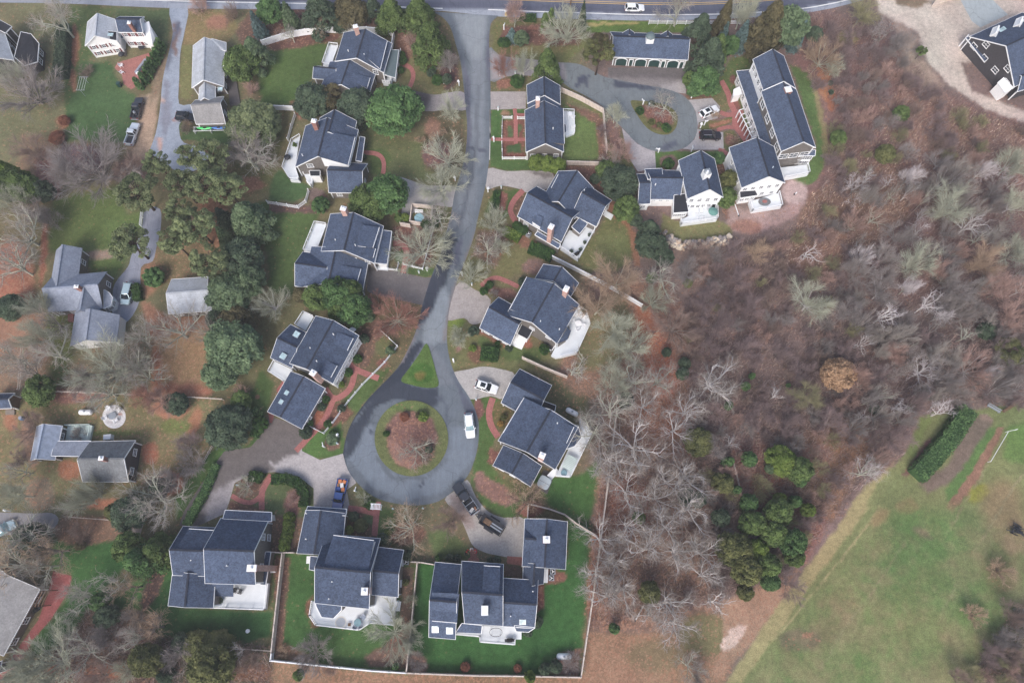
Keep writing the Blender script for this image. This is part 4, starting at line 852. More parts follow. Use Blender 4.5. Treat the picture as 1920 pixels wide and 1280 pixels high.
# --- shingled house with the curved white fence
h = house(680, 110, "shingled house backed by the long curved white fence")
gable(h, (628.3, 114.9), (644.7, 61.3), (735.5, 82), (719.5, 136.5), z=4.4, zr=7.2, sides="da:3,3.6")
gable(h, (602, 163), (618.5, 116), (703.8, 140), (689, 186), z=3.0, zr=5.8)
gable(h, (586, 147), (630, 151), (637, 128), (598, 124), z=3.0, zr=4.8)
dormer(h, (726, 77), (713, 129), (690, 110), (693, 75), 5.5, 6.6, 1.3, n=4)
dormer(h, (694, 146), (688, 165), (656, 150), (662, 136), 3.9, 5.2, .9, n=2)
slab(h, [(731, 94), (747.5, 94), (741, 146), (721, 140)], [3.4, 2.8, 2.8, 3.4], 'roof_metal', None, name="porch_roof")
deck(h, [(733, 96), (752, 97), (742, 150), (720, 150)], .6, (1,), post=1.8)
deck(h, [(618.5, 85), (634, 87), (620, 125), (605.5, 122.5)], .7, (0, 3, 2))
chimney(h, 666.6, 50, 8.6, 5.0, 1.0, .8, .3, 'pink_brick', pots=2); vent(h, 653, 96, 6); vent(h, 683, 103, 6.5)
deck(h, [(719, 143), (735, 147), (733, 158), (718, 156)], .9, (0, 1, 2), post=1.4)
# --- second left
h = house(610, 285, "shingled house with a white angled deck and round black grill")
gable(h, (553.5, 313.5), (573, 236), (672, 244), (656, 309), z=4.0, zr=7.6, sides="da:2,3.9", ww=1.2, wh=1.1)
gable(h, (588, 262), (600, 221), (669, 227), (659, 268), z=4.2, zr=7.55, trim=True)
dormer(h, (665.5, 257), (652.5, 309), (599, 294), (610, 246), 5.4, 7.5, 1.6, n=5)
gable(h, (616.3, 361), (680, 362), (689, 307), (622, 304), z=2.8, zr=5.6, sides="ab:2,1.5 bc:1,1.5", wh=1.0)
slab(h, [(675, 256), (684, 258), (678, 303), (667, 301)], [3.2, 2.9, 2.9, 3.2], 'roof', None)
deck(h, [(668, 258), (676, 258), (671, 303), (662, 301)], .5, ())
deck(h, [(563, 256), (548, 265), (531, 316), (544, 337.5), (562, 338.6), (554, 313), (560, 270)], 1.0, (0, 1, 2, 3, 4))
deck(h, [(570, 327), (578, 322), (588, 333), (585, 350), (577, 343)], .7, (0, 1, 2, 3), post=1.3)
slab(h, [(580, 320), (600, 320), (600, 330), (582, 330)], [3.2, 3.2, 2.8, 2.8], 'roof_black', 'trim', 0, .12)
chimney(h, 588.5, 227, 8.8, 0, 1.0, .9, -.2, 'brick', pots=2); vent(h, 567, 291, 5.6)
# --- third left
h = house(645, 465, "shingled house with a narrow white side deck above the dark drive")
gable(h, (602, 471), (619.5, 401), (719, 424), (702, 493.5), z=4.3, zr=7.4, sides="da:4,3.5", ww=.8)
dormer(h, (711, 426), (699, 464), (668, 460), (677, 421), 5.5, 6.9, 1.4, n=4)
dormer(h, (704, 466), (699.5, 482), (682, 478), (686, 463), 5.0, 5.9, 1.0, n=2)
slab(h, [(719, 431.6), (734.4, 433.8), (725.7, 495), (703.8, 493)], [3.6, 2.8, 2.8, 3.6], 'roof', 'white_wall', 0, .3, sides="1,4,1.5")
gable(h, (566, 538), (584, 462), (691, 489), (680, 545), z=3.0, zr=6.0, sides="da:2,1.4")
gable(h, (552.8, 536), (612, 545), (627, 480), (568, 472), z=2.98, zr=5.7, sides="da:2,1.5")
dormer(h, (676.5, 504), (670, 526), (634, 517), (640, 497), 4.1, 5.4, 1.0, n=3)
deck(h, [(591, 418.5), (612, 421.7), (592, 473), (570, 471)], .9, (0, 3, 2))
chimney(h, 643.6, 391, 8.8, 4.5, 1.1, .9, -.25, 'pink_brick', pots=2); vent(h, 629, 450, 6); vent(h, 666, 459.5, 7)
deck(h, [(706, 497), (728, 500), (727, 506), (704, 504)], .5, ())
# --- fourth left (skylights)
h = house(588, 690, "shingled house with four skylights beside the long white picket fence")
gable(h, (543, 681), (592, 592), (673, 629), (624, 719), z=4.6, zr=7.6, sides="cd:6,3.9/1.6", wall='white_wall', ww=1.1)
dormer(h, (662, 634), (651, 656), (624, 644), (634, 622), 5.5, 6.7, 1.2, n=3)
dormer(h, (632, 685), (620, 707), (590, 692), (602, 670), 5.5, 6.7, 1.2, n=3)
gable(h, (507, 670.6), (548, 690), (578, 625), (545, 608), z=3.2, zr=5.2)
gable(h, (501.4, 771.5), (545, 696), (610, 728), (566, 804), z=3.0, zr=5.6, sides="cd:2,1.5 da:2,1.5")
deck(h, [(570, 586), (588, 594), (572.5, 620), (555, 609)], .8, (3, 0))
deck(h, [(515.6, 677), (548.5, 692.5), (533, 715.5), (504.7, 697)], .8, (3, 2))
chimney(h, 586.7, 699, 9.4, 4.0, 1.0, 1.0, -.5, 'pink_brick')
skylight(h, 556, 626.5, 4.5, 1.1, 1.1, -.5); skylight(h, 531, 667.5, 4.45, 1.1, 1.1, -.5); skylight(h, 537.5, 736, 4.7, .7, .8, -.5); skylight(h, 527, 753, 4.7, .7, .8, -.5)
slab(h, [(660, 613), (667, 617), (662, 622), (654, 618)], 3.0, 'trim', None); vent(h, 582, 652.5, 6.6); vent(h, 625, 626.5, 7.2); vent(h, 594, 677, 7.2)
# --- south-west
h = house(430, 1045, "large shingled house left of the arborvitae row, brick chimney on its wall")
gable(h, (384.4, 1093), (479, 1096), (503, 976), (414, 971), z=7.6, z2=3.2, zr=9.3, sides="bc:2,1.5/4.4", fr=.5)
slab(h, [(422.5, 956), (509, 960), (509, 977), (418, 972)], [2.7, 2.7, 3.3, 3.3], 'roof', 'white_wall', 0, .3)
gable(h, (324, 1078), (394, 1080), (412, 989), (343.5, 986), z=6.2, z2=3.0, zr=7.9, sides="da:2,1.5")
gable(h, (315, 1135), (324, 1070), (404, 1078), (400, 1139), z=4.8, zr=7.0, sides="da:2,1.5/3.6")
dormer(h, (354, 991), (400, 994), (393, 1030), (330, 1028), 5.5, 7.6, 1.6)
slab(h, [(498, 1034), (507.5, 1034.5), (498, 1096), (488, 1095)], [3.0, 2.8, 2.8, 3.0], 'roof', 'shingle', 0, .2)
slab(h, [(437, 1094), (437, 1118), (402, 1117), (397, 1090)], [5.6, 3.4, 3.4, 5.6], 'roof', None, trim=False)
deck(h, [(437, 1092), (503, 1093), (498, 1142), (399.7, 1138.5), (402, 1117), (437, 1118)], 1.0, (1, 2, 3))
chimney(h, 472, 1064.5, 10.8, 0, 1.5, 1.0, 0, 'pink_brick'); vent(h, 426, 1060, 8.9); vent(h, 359, 1050, 7)
# --- south-centre
h = house(650, 1080, "shingled house behind the blue pickup, with an angled white rear deck")
gable(h, (590, 1130), (692, 1141), (713, 1009), (612, 1000), z=7.2, z2=3.2, zr=9.0)
dormer(h, (625, 1003), (701, 1013), (690, 1076), (604, 1068), 6.3, 8.9, 2.6)
gable(h, (556.5, 1037), (573, 956), (648, 962), (640, 1042), z=3.0, zr=6.2)
slab(h, [(577, 949), (650, 954), (648, 966), (573, 962)], [2.6, 2.6, 3.4, 3.4], 'roof', 'shingle', 0, .3)
gable(h, (697, 1115), (746.5, 1119), (757, 1030.6), (710, 1025), z=5.0, z2=3.2, zr=6.6, sides="bc:2,1.5")
slab(h, [(591, 1122), (593, 1135.6), (603, 1156), (625, 1158.6), (640, 1143), (640, 1125)], [6.6, 5.6, 4.0, 4.0, 5.0, 6.6], 'roof', 'shingle', 0, .3, "bay_roof")
slab(h, [(582, 1042), (600, 1044), (596, 1070), (580, 1067)], [3.0, 3.6, 3.6, 3.0], 'roof', 'shingle', 0, .2)
deck(h, [(586.7, 1126), (582, 1153), (594, 1170.6), (675, 1180), (695, 1167), (739, 1170.6), (743, 1119), (695, 1115), (692, 1141), (592, 1130)], 1.0, (0, 1, 2, 3, 4))
chimney(h, 683.5, 1108, 9.6, 6, 1.0, 1.1, 0, 'pink_brick'); vent(h, 623, 1090, 8.5); vent(h, 617, 1122, 7.8); vent(h, 574, 1010, 4.5); steps(h, (743, 1135), (751, 1136), 1.0, 1.6)
slab(h, [(575, 1042), (584, 1042), (584, 1056), (574, 1056)], 1.2, 'trim', 'white_wall', 0, .05, "bulkhead", trim=False)
# --- south-east
h = house(905, 1120, "widest shingled house with detached-looking garage beside the fenced lawn")
gable(h, (871, 1168), (943, 1173), (944, 1057), (866, 1051), z=5.6, z2=4.4, zr=8.4)
gable(h, (804, 1194), (854, 1198), (865, 1057.5), (816, 1053), z=3.2, zr=7.2)
slab(h, [(809, 1110), (861, 1112), (857, 1167), (810, 1163)], [7.1, 7.1, 5.6, 5.6], 'roof', 'trim', 4, .14, "dormer_roof", trims=[2])
dormer(h, (907, 1060), (938, 1062), (936, 1113), (904, 1110), 6.0, 8.3, 1.5, n=3)
gable(h, (938, 1173), (1002.5, 1177), (1009, 1087), (943, 1083), z=4.2, zr=7.0, sides="bc:2,1.5")
slab(h, [(866, 1168), (904, 1172), (902, 1187), (855, 1185)], [4.0, 4.0, 3.0, 3.0], 'roof', 'shingle', 0, .25)
slab(h, [(964, 1172), (1003, 1176), (991, 1184), (968, 1183)], [4.4, 4.4, 3.3, 3.3], 'roof', 'white_wall', 0, .25, "bay_roof")
gable(h, (980, 1100), (981, 1055), (1022, 1058), (1019, 1094), z=3.0, zr=5.2)
gable(h, (979, 1061), (984, 972), (1064, 977.5), (1060.5, 1067), z=3.2, zr=6.4)
gable(h, (983, 1029), (1023, 1031), (1024, 994), (985, 991), z=3.4, zr=5.0, walls=False, trim=False)
c_ = chimney(h, 1024.7, 1011, 7.4, 5.5, 1.1, 1.1, 0, 'brick', 'trim')
chimney(h, 908.8, 1144, 9.2, 5, 1.0, 1.4, 0, 'white_wall', 'trim', 0)
skylight(h, 816, 1179, 4.2, 1.05, 1.05, 0, (.35, 0)); skylight(h, 843, 1181.5, 4.2, 1.05, 1.05, 0, (.35, 0)); skylight(h, 980, 1165.5, 5.0, 1.0, .8, 0, (.4, 0))
deck(h, [(902, 1172), (963, 1175), (970, 1184), (978, 1184), (977.7, 1198), (965.6, 1198), (965.6, 1207), (900, 1202), (900, 1192), (856, 1188), (857, 1180), (902, 1184)], .9, (5, 6, 7, 8))
vent(h, 957.5, 1154.5, 6); vent(h, 999, 1108, 5.5); slab(h, [(1020, 1066), (1028, 1066), (1027, 1092), (1019, 1092)], 1.4, 'trim', 'white_wall', 0, .05, "bulkhead", trim=False)
# --- right of the circle
h = house(1000, 800, "shingled house right of the turning circle, wrapped by an angled white deck")
gable(h, (934, 826), (978.8, 750.5), (1084, 801), (1041, 880), z=4.4, zr=7.8)
dormer(h, (944, 811), (983, 745), (1034, 770), (994, 842), 5.6, 7.7, 1.4)
dormer(h, (1076, 800), (1062, 830), (1032, 813), (1046, 784), 5.4, 6.6, 1.3, n=3)
gable(h, (939.4, 755), (1003, 790), (1034.6, 722), (974.4, 691.4), z=3.0, zr=5.8, sides="da:2,1.5")
gable(h, (924, 872.5), (944, 834), (1016, 873), (995, 912), z=3.0, zr=5.6, sides="da:3,1.5", wh=1.0)
slab(h, [(1062, 828), (1074, 796), (1084, 798), (1090, 820), (1077, 836), (1063, 841)], [4.5, 4.5, 3.4, 2.9, 2.9, 3.4], 'roof', 'shingle', 0, .25, "bay_roof")
slab(h, [(1020, 752), (1042, 760), (1040, 771), (1013, 766)], [3.0, 2.8, 2.8, 3.0], 'roof_black', 'shingle', 0, .2)
deck(h, [(1086, 786), (1095, 791.5), (1109, 813.4), (1069.5, 894), (1042, 892), (1046, 884), (1066, 841), (1090, 822)], 1.0, (0, 1, 2, 3))
deck(h, [(1020, 880), (1040, 889), (1026, 926), (1004, 912)], .15, (), 'deck_dark', name="hot_tub_deck")
chimney(h, 1016.5, 853.5, 8.6, 4, 1.0, 1.0, -.4, 'pink_brick'); vent(h, 1045, 793, 7.6); steps(h, (1033, 884), (1041, 892), .9, 2.2)
# --- right middle with round deck
h = house(1005, 590, "shingled house with a rounded white deck and patio dining set")
gable(h, (949, 590), (987.5, 519.7), (1086, 571), (1044.4, 644.5), z=4.6, z2=4.2, zr=8.2, sides="da:3,4.2", ww=.9, wh=1.0)
dormer(h, (956, 579), (988, 519), (1038, 532), (1001, 597), 5.5, 8.1, 1.4)
gable(h, (1003, 522), (1019, 495), (1085, 530.6), (1070, 556), z=3.8, zr=7.0)
gable(h, (899, 614.6), (957, 647), (990, 588), (935, 557), z=2.8, zr=5.8, sides="ab:3,1.5 bc:1,1.5", wh=1.0)
slab(h, [(979, 607), (998.5, 619), (988.6, 635.6), (970, 625.8)], 3.0, 'roof_black', 'white_wall', 0, .2)
slab(h, [(1060, 610), (1070.7, 620), (1064, 636), (1044.4, 644.4)], [4.6, 3.2, 3.2, 4.2], 'roof', 'shingle', 0, .3, "bay_roof", trim=False)
deck(h, [(1083.8, 575.5), (1099, 585), (1105.7, 609), (1081.6, 662), (1051, 669.5), (1042, 670.6), (1033.5, 666), (1044.4, 644.4), (1066, 634), (1070.7, 620), (1064, 608)], .9, (0, 1, 2, 3))
deck(h, [(1024, 641), (1040, 650), (1034, 660), (1021, 653)], .4, (0, 1, 2), 'deck_dark'); steps(h, (977, 633), (968, 651), .6, 2.4)
chimney(h, 1061.5, 541.5, 9.0, 4.5, .9, 1.2, -.5, 'pink_brick'); vent(h, 1013.5, 602, 7.5); vent(h, 1049, 617, 5.6)
# --- right upper with corner deck
h = house(1050, 400, "cross gabled shingled house with a tall pink chimney and corner deck")
gable(h, (970, 405.5), (1052.5, 453.5), (1089.5, 394.5), (1006, 349.5), z=3.5, zr=7.0, sides="ab:3,1.6", wh=1.0)
gable(h, (1013, 378), (1046.6, 321), (1113, 353), (1078, 410), z=3.5, zr=7.0)
gable(h, (1072, 402), (1118, 425), (1147, 376), (1103, 348), z=3.5, zr=6.6, sides="bc:2,1.7")
dormer(h, (1047, 327), (1034, 352), (1058, 364), (1080, 322), 4.6, 6.6, 1.2)
slab(h, [(1072, 425), (1090, 404), (1101, 420), (1087, 438)], [3.4, 3.6, 3.0, 2.9], 'roof', 'shingle', 0, .2)
slab(h, [(1003, 440), (1008, 434), (1051, 458), (1047, 466)], [2.8, 3.3, 3.3, 2.8], 'roof', 'shingle', 0, .15)
dormer(h, (998, 416), (1013, 426), (1018, 408), (1008, 402), 4.6, 5.4, .9, n=2)
deck(h, [(1066, 430), (1051, 465.5), (1083.8, 487.4), (1117, 427), (1101, 420.6), (1087, 440)], .9, (1, 2))
deck(h, [(1137, 395.5), (1150.5, 403), (1146, 411), (1133, 403)], .5, ())
chimney(h, 1033.5, 425, 9.0, 3, .9, 1.1, -.5, 'pink_brick'); vent(h, 1095.5, 357, 6)
# --- picket garden house
h = house(1020, 225, "long narrow shingled house beside the white picket garden")
gable(h, (986, 285.5), (984, 207), (1054, 205), (1057, 285), z=3.3, zr=6.4, sides="da:3,1.6 ab:4,1.5", ww=.9, wh=1.0)
gable(h, (988.6, 194), (987.5, 159.7), (1050, 160.8), (1051, 196), z=3.3, zr=6.2)
gable(h, (989.4, 206), (989, 190), (1050.5, 190), (1051, 206), z=3.0, zr=5.9, trim=False, cap=False)
dormer(h, (1056, 203), (1058, 269), (1024, 266), (1021, 196), 4.3, 6.2, .9, 'shingle')
deck(h, [(1055, 209), (1076, 210), (1077, 250), (1062, 256), (1058, 250)], .6, (0, 1)); slab(h, [(1056, 231), (1061, 234), (1062, 247), (1057, 252)], 2.6, 'roof', 'white_wall', 0, .1)
chimney(h, 1008.5, 185, 7.8, 4.5, .8, 1.0, 0, 'pink_brick'); vent(h, 1037, 241, 6)
# --- four-door garage
h = house(1217, 90, "long four bay garage with arched dark green doors and glass cupola", "garage", "garage")
r = gable(h, (1149, 107), (1290, 113), (1287, 66), (1144, 60), z=3.0, zr=5.6)
gable(h, (1167, 62), (1168, 72), (1190, 73), (1190, 62), z=3.6, zr=4.8, cap=True); gable(h, (1239, 65), (1239, 75), (1261, 75), (1261, 65), z=3.6, zr=4.8)
def garage_doors(root, p, q):
    d = (q - p); L = d.length; d.normalize(); nrm = Vector((d.y, -d.x, 0)); off = WL[root.name]
    up = Vector((0, 0, 1))
    for t, w, kind in ((.115, 2.6, 1), (.25, .9, 0), (.385, 2.6, 1), (.575, 2.6, 1), (.70, .9, 0), (.835, 2.6, 1), (.955, .9, 0)):
        c = p.lerp(q, t) - off; c.z = 0; f = MB(); D = MB()
        def P(x, z, o): return c + d * x + up * z + nrm * o
        H = 1.9 if kind else 2.15; n = 9
        arc = [(-w / 2, .02)] + [(-w / 2 + w * k / (n - 1), H + (.55 if kind else .0) * math.sin(math.pi * k / (n - 1)) ** .7) for k in range(n)] + [(w / 2, .02)]
        D.add([P(x, z, .02) for x, z in arc] + [P(x, z, .05) for x, z in arc], [tuple(range(len(arc), 2 * len(arc)))] + [(i, i + 1, len(arc) + i + 1, len(arc) + i) for i in range(len(arc) - 1)])
        for (x0, z0), (x1, z1) in zip(arc[:-1], arc[1:]): f.bar(P(x0, z0, .06), P(x1, z1, .06), .16, .22, up=nrm)
        o = D.build("garage_door" if kind else "side_door", M['green_door'], root); f.build("door_frame", M['trim'], o)
        if kind: g = MB(); g.bar(P(-.35, 1.85, .06), P(.35, 1.85, .06), .14, .05, up=nrm); g.build("door_light", M['pane'], o)
ab = r['ab']; pq = sorted(ab, key=lambda v: v.x); garage_doors(h, pq[0], pq[1])
c = U(1219, 71, 6.2); mb = MB(); mb.box((c.x, c.y, 5.9), (1.7, 1.5, 1.6)); cu = mb.build("cupola", M['trim'], h, world=True)
mb = MB(); mb.lathe([(1.15, 0), (1.1, .1), (.75, .55), (.1, .75), (.06, 1.5), (.01, 1.6)], (c.x, c.y, 6.7), 8); mb.build("cupola_dome", M['roof_metal'], cu, world=True)
# --- long north-east house
h = house(1455, 210, "very long dark roofed house with white two storey front porch")
gable(h, (1431, 169.5), (1411.7, 111.6), (1469.7, 105), (1492, 166), z=7.4, zr=10.0, wall='white_wall', sides="ab:4,6.0", ww=.9, wh=1.3)
gable(h, (1465, 284), (1427, 172), (1493, 168), (1529.5, 277), z=7.1, zr=9.8, sides="ab:4,5.5 da:3,4.6", ww=1.7, wh=1.5)
slab(h, [(1381, 133.5), (1407, 131), (1456, 276), (1431, 280)], [3.2, 3.9, 3.9, 3.2], 'roof', 'white_wall', 0, .35, sides="3,9,1.6", ww=.9, wh=1.5)
slab(h, [(1376, 168), (1387, 163), (1391, 176), (1375, 180)], 2.6, 'trim', 'white_wall', 0, .12, "porch_roof")
mb = MB()
for t in range(9):
    a, b = U(1394 + t * 4.0, 204 + t * 8.4, 2.9), U(1386 + t * 4.0, 207 + t * 8.4, 2.7); mb.bar(a, b, .12, .14); mb.box((b.x, b.y, 1.35), (.16, .16, 2.7))
mb.bar(U(1386, 207, 2.8), U(1418, 274, 2.8), .14, .18); mb.build("pergola", M['white_vinyl'], h, world=True)
chimney(h, 1478, 168, 10.0, 6, 1.3, 1.3, .2, 'brick'); vent(h, 1471, 135, 8); vent(h, 1497, 244, 7.8); vent(h, 1512, 249, 7)
slab(h, [(1499, 284), (1529, 281), (1528, 292), (1498, 292)], [4.9, 4.9, 4.2, 4.2], 'roof', 'white_wall', 0, .2, "bay_roof", sides="2,3,3.2 2,3,1.4", wh=1.1)
deck(h, [(1464, 314), (1512, 309), (1516, 326), (1470, 335)], 1.0, (1, 2))
# --- white two storey
h = house(1420, 320, "white two storey house with round fire pit on its deck")
gable(h, (1390.5, 352.5), (1367, 277), (1451, 275), (1472, 343), z=5.6, zr=9.0, wall='white_wall', sides="da:5,4.4 da:4,1.7 ab:2,4.2 ab:2,1.6", ww=.75, wh=1.1)
slab(h, [(1387, 359), (1416, 357), (1421, 366), (1388, 371)], [3.5, 3.5, 2.9, 2.9], 'roof_black', 'white_wall', 0, .15, sides="2,3,1.7")
deck(h, [(1404.7, 378), (1459, 362), (1465, 387.5), (1410, 396)], 1.0, (1, 2, 3)); vent(h, 1449, 314, 7.6)
# --- white gabled with cupola
h = house(1290, 350, "white gabled house with square white cupola and furnished rear deck")
gable(h, (1289, 373), (1272, 301), (1340, 298), (1356, 370), z=5.4, zr=8.8, wall='white_wall', sides="da:4,4.2 da:6,1.7 ab:1,4.4", ww=.75, wh=1.2)
gable(h, (1218, 374), (1275, 374), (1277, 320), (1212, 318), z=3.3, zr=6.0, wall='white_wall', sides="ab:4,2.6", wh=.7, ww=.6)
gable(h, (1196, 383), (1219, 382), (1214, 326), (1194, 326), z=3.1, zr=5.6, wall='white_wall', sides="ab:1,1.5", wh=1.0)
slab(h, [(1264, 366), (1284.5, 363), (1291, 397), (1262.5, 399)], [3.9, 3.9, 3.2, 3.2], 'roof_black', 'white_wall', 0, .2, sides="2,3,1.8", ww=.8)
slab(h, [(1209, 317), (1241, 316), (1243, 336), (1215, 336)], [4.0, 4.0, 5.4, 5.4], 'roof', 'white_wall', 0, .1, "dormer_roof")
c = U(1326, 323, 9.8); mb = MB(); mb.box((c.x, c.y, 8.8), (1.4, 1.4, 2.4), .2); cu = mb.build("cupola", M['trim'], h, world=True)
mb = MB(); mb.lathe([(.8, 0), (.75, .12), (.5, .45), (.08, .7)], (c.x, c.y, 10.02), 8); mb.build("cupola_dome", M['steel'], cu, world=True)
deck(h, [(1289, 391), (1343.5, 383), (1344.5, 411.6), (1277, 421), (1276, 412), (1291, 405)], 1.0, (1, 2, 3)); vent(h, 1229, 346, 5.8)
# --- corner building on the sandy yard
h = house(1880, 100, "dark roofed building with white gable trim on the sandy yard")
gable(h, (1902, 163), (2000, 118), (1916, 24), (1818, 69), z=4.0, zr=8.8, wall='dark_wall', sides="da:4,3.0 da:2,5.4", ww=1.3, wh=1.2)
slab(h, [(1811, 71), (1846, 116), (1861, 104), (1830, 64)], [3.0, 3.0, 3.6, 3.6], 'roof', None)
gable(h, (1908, 172), (1996, 146), (1984, 108), (1900, 136), z=3.4, zr=5.4, wall='dark_wall')
slab(h, [(1871, 155), (1889, 140), (1903, 163), (1885, 174)], [3.0, 3.6, 3.6, 3.0], 'trim', 'white_wall', 0, .1)
gable(h, (1856, 67), (1862, 53), (1873, 57), (1867, 71), z=6.2, zr=7.3, roof='trim', wall='white_wall', base=4, name="dormer_roof"); gable(h, (1900, 50), (1906, 36), (1918, 40), (1912, 54), z=6.2, zr=7.3, roof='trim', wall='white_wall', base=4, name="dormer_roof")
skylight(h, 1879, 55.5, 5.8, .8, 1.8, -1.0); skylight(h, 1876.5, 105.5, 5.3, 1.6, 1.6, .5); skylight(h, 1920, 40, 5.8, .8, 1.8, -1.0); skylight(h, 1859, 82, 5.4, .9, .9, .5)
mb = MB()
for x, y in ((1798, 87), (1812, 101), (1824, 117), (1829, 123)): p = U(x, y, 0); mb.box((p.x, p.y, 1.8), (.22, .22, 3.6))
mb.build("porch_post", M['white_vinyl'], h, world=True)
# --- grey L shaped house on the left
h = house(155, 560, "grey L shaped house with bay window beside the blue grey minivan")
gable(h, (92, 548), (105, 469), (154, 465), (144, 544), z=3.0, zr=5.2, roof='roof_blue', trim=False, sides="cd:2,1.6", ww=.8)
gable(h, (90, 585), (193, 578), (201, 509), (98, 518), z=3.0, zr=5.6, roof='roof_blue', trim=False, sides="ab:4,1.6 bc:2,1.6", ww=.8)
gable(h, (141, 588), (150, 546), (192, 550), (186, 592), z=3.0, zr=5.5, roof='roof_blue', trim=False, walls=False)
gable(h, (131, 649), (141, 584), (225, 590), (219, 641), z=3.0, zr=5.6, roof='roof_blue', trim=False, wall='white_wall', sides="da:3,1.6", ww=.9)
slab(h, [(195, 543), (205, 549), (211, 558), (208, 572), (195, 578)], [3.0, 2.7, 2.7, 2.7, 2.9], 'roof_blue', 'white_wall', 0, .2, "bay_roof", sides="1,1,1.5 2,1,1.5 3,1,1.5")
chimney(h, 143, 537, 6.8, 4, .8, .6, 0, 'brick', pots=1); deck(h, [(127, 585), (138, 585), (137, 602), (127, 602)], .6, (), 'path', name="stoop"); vent(h, 104, 545, 4.5)
# --- pale grey cottage
h = house(355, 555, "small cottage with very pale grey shingle roof on leaf litter")
gable(h, (316, 588.6), (402, 582), (390, 519), (321.6, 523.6), z=2.7, zr=4.4, roof='roof_pale', sides="ab:3,1.6", ww=.9)
slab(h, [(360, 588), (371, 588), (371, 600), (361, 600)], .3, 'deck_wood', None, name="stoop", trim=False)
# --- old weathered house with metal roofed barn
h = house(205, 865, "old house with stained grey roof and brown gable wall")
gable(h, (155, 903), (241, 903), (254, 825.5), (168.5, 827.7), z=3.0, zr=5.8, roof='roof_old', wall='dark_wall', sides="bc:2,2.0", ww=1.2, wh=1.0)
slab(h, [(103, 826.6), (170, 826.6), (153, 855), (96, 854)], [2.6, 2.6, 3.2, 3.2], 'roof_blue', 'dark_wall', 0, .2)
gable(h, (57, 863), (69, 799), (117, 798), (103, 862), z=2.5, zr=4.4, roof='roof_silver', wall='dark_wall', sides="cd:2,1.5", wh=.9)
deck(h, [(127, 798), (174, 797), (168, 828), (122, 828)], .5, (0, 1), 'deck_green', 'deck_green')
chimney(h, 189.5, 859, 7.2, 5, .8, .7, 0, 'brick')
mb = MB(); c = U(207, 821, 0); mb.box((c.x, c.y, .6), (1.4, 1.0, 1.2), .1); mb.build("bulkhead", M['trim'], h, world=True)
# --- little shed at left edge
h = house(15, 752, "small navy roofed garden shed with brown board gable", "shed", "shed")
gable(h, (-24, 767), (22, 765), (28, 737), (-20, 738), z=2.3, zr=3.7, wall='wood'); deck(h, [(10, 767), (27, 767), (27, 777), (10, 777)], .25, (), 'deck_wood', name="ramp")
# --- bottom left house
h = house(20, 1150, "taupe roofed bungalow along the red brick walk, bottom left")
gable(h, (6.5, 1229), (75, 1104), (-20, 1050), (-100, 1170), z=2.8, zr=4.8, roof='roof_tan', wall='tan_wall', sides="ab:3,1.5")
mb = MB()
for k in range(4):
    a, b = U(74 + k * 6, 1108 - k * 0.5, 2.5), U(60 + k * 6, 1137 - k * 0.5, 2.5); mb.bar(a, b, .14, .18)
    for p in (a, b): mb.box((p.x, p.y, 1.25), (.14, .14, 2.5))
mb.build("pergola", M['wood'], h, world=True)
h = house(8, 1258, "low dark outbuilding with white trimmed window at the bottom left", "shed", "shed")
gable(h, (-12, 1266), (12, 1256), (4, 1238), (-20, 1248), z=2.3, zr=3.2, roof='roof_black', wall='dark_wall', sides="ab:1,1.3")
# ================================================================ VEGETATION
def mesh_np(name, V, F, mats, v=None, n=4):
    me = bpy.data.meshes.new(name); V = np.asarray(V, np.float32); F = np.asarray(F, np.int32)
    me.vertices.add(len(V)); me.vertices.foreach_set("co", V.ravel()); me.loops.add(F.size); me.loops.foreach_set("vertex_index", F.ravel())
    me.polygons.add(len(F)); me.polygons.foreach_set("loop_start", np.arange(0, F.size, n, dtype=np.int32)); me.update(calc_edges=True)
    if v is not None:
        a = me.attributes.new("v", 'FLOAT', 'FACE'); a.data.foreach_set("value", np.asarray(v, np.float32))
    for m in (mats if isinstance(mats, (list, tuple)) else [mats]): me.materials.append(m)
    return me
def quads(rs, P, Nrm, size, asp=1.0):
    """leaf quads at P facing Nrm"""
    n = len(P); Nrm = Nrm / np.linalg.norm(Nrm, axis=1, keepdims=True); R = rs.normal(size=(n, 3)); T = np.cross(Nrm, R); T /= np.linalg.norm(T, axis=1, keepdims=True) + 1e-9
    B = np.cross(Nrm, T); s = (size * (0.6 + .8 * rs.random(n)))[:, None] / 2
    a, b = T * s * asp, B * s
    V = np.stack([P - a * .7 - b, P + a * .2 - b * 1.05, P + a - b * 0 + b * .1, P - a * .3 + b], 1).reshape(-1, 3)
    return V, np.arange(n * 4).reshape(n, 4)
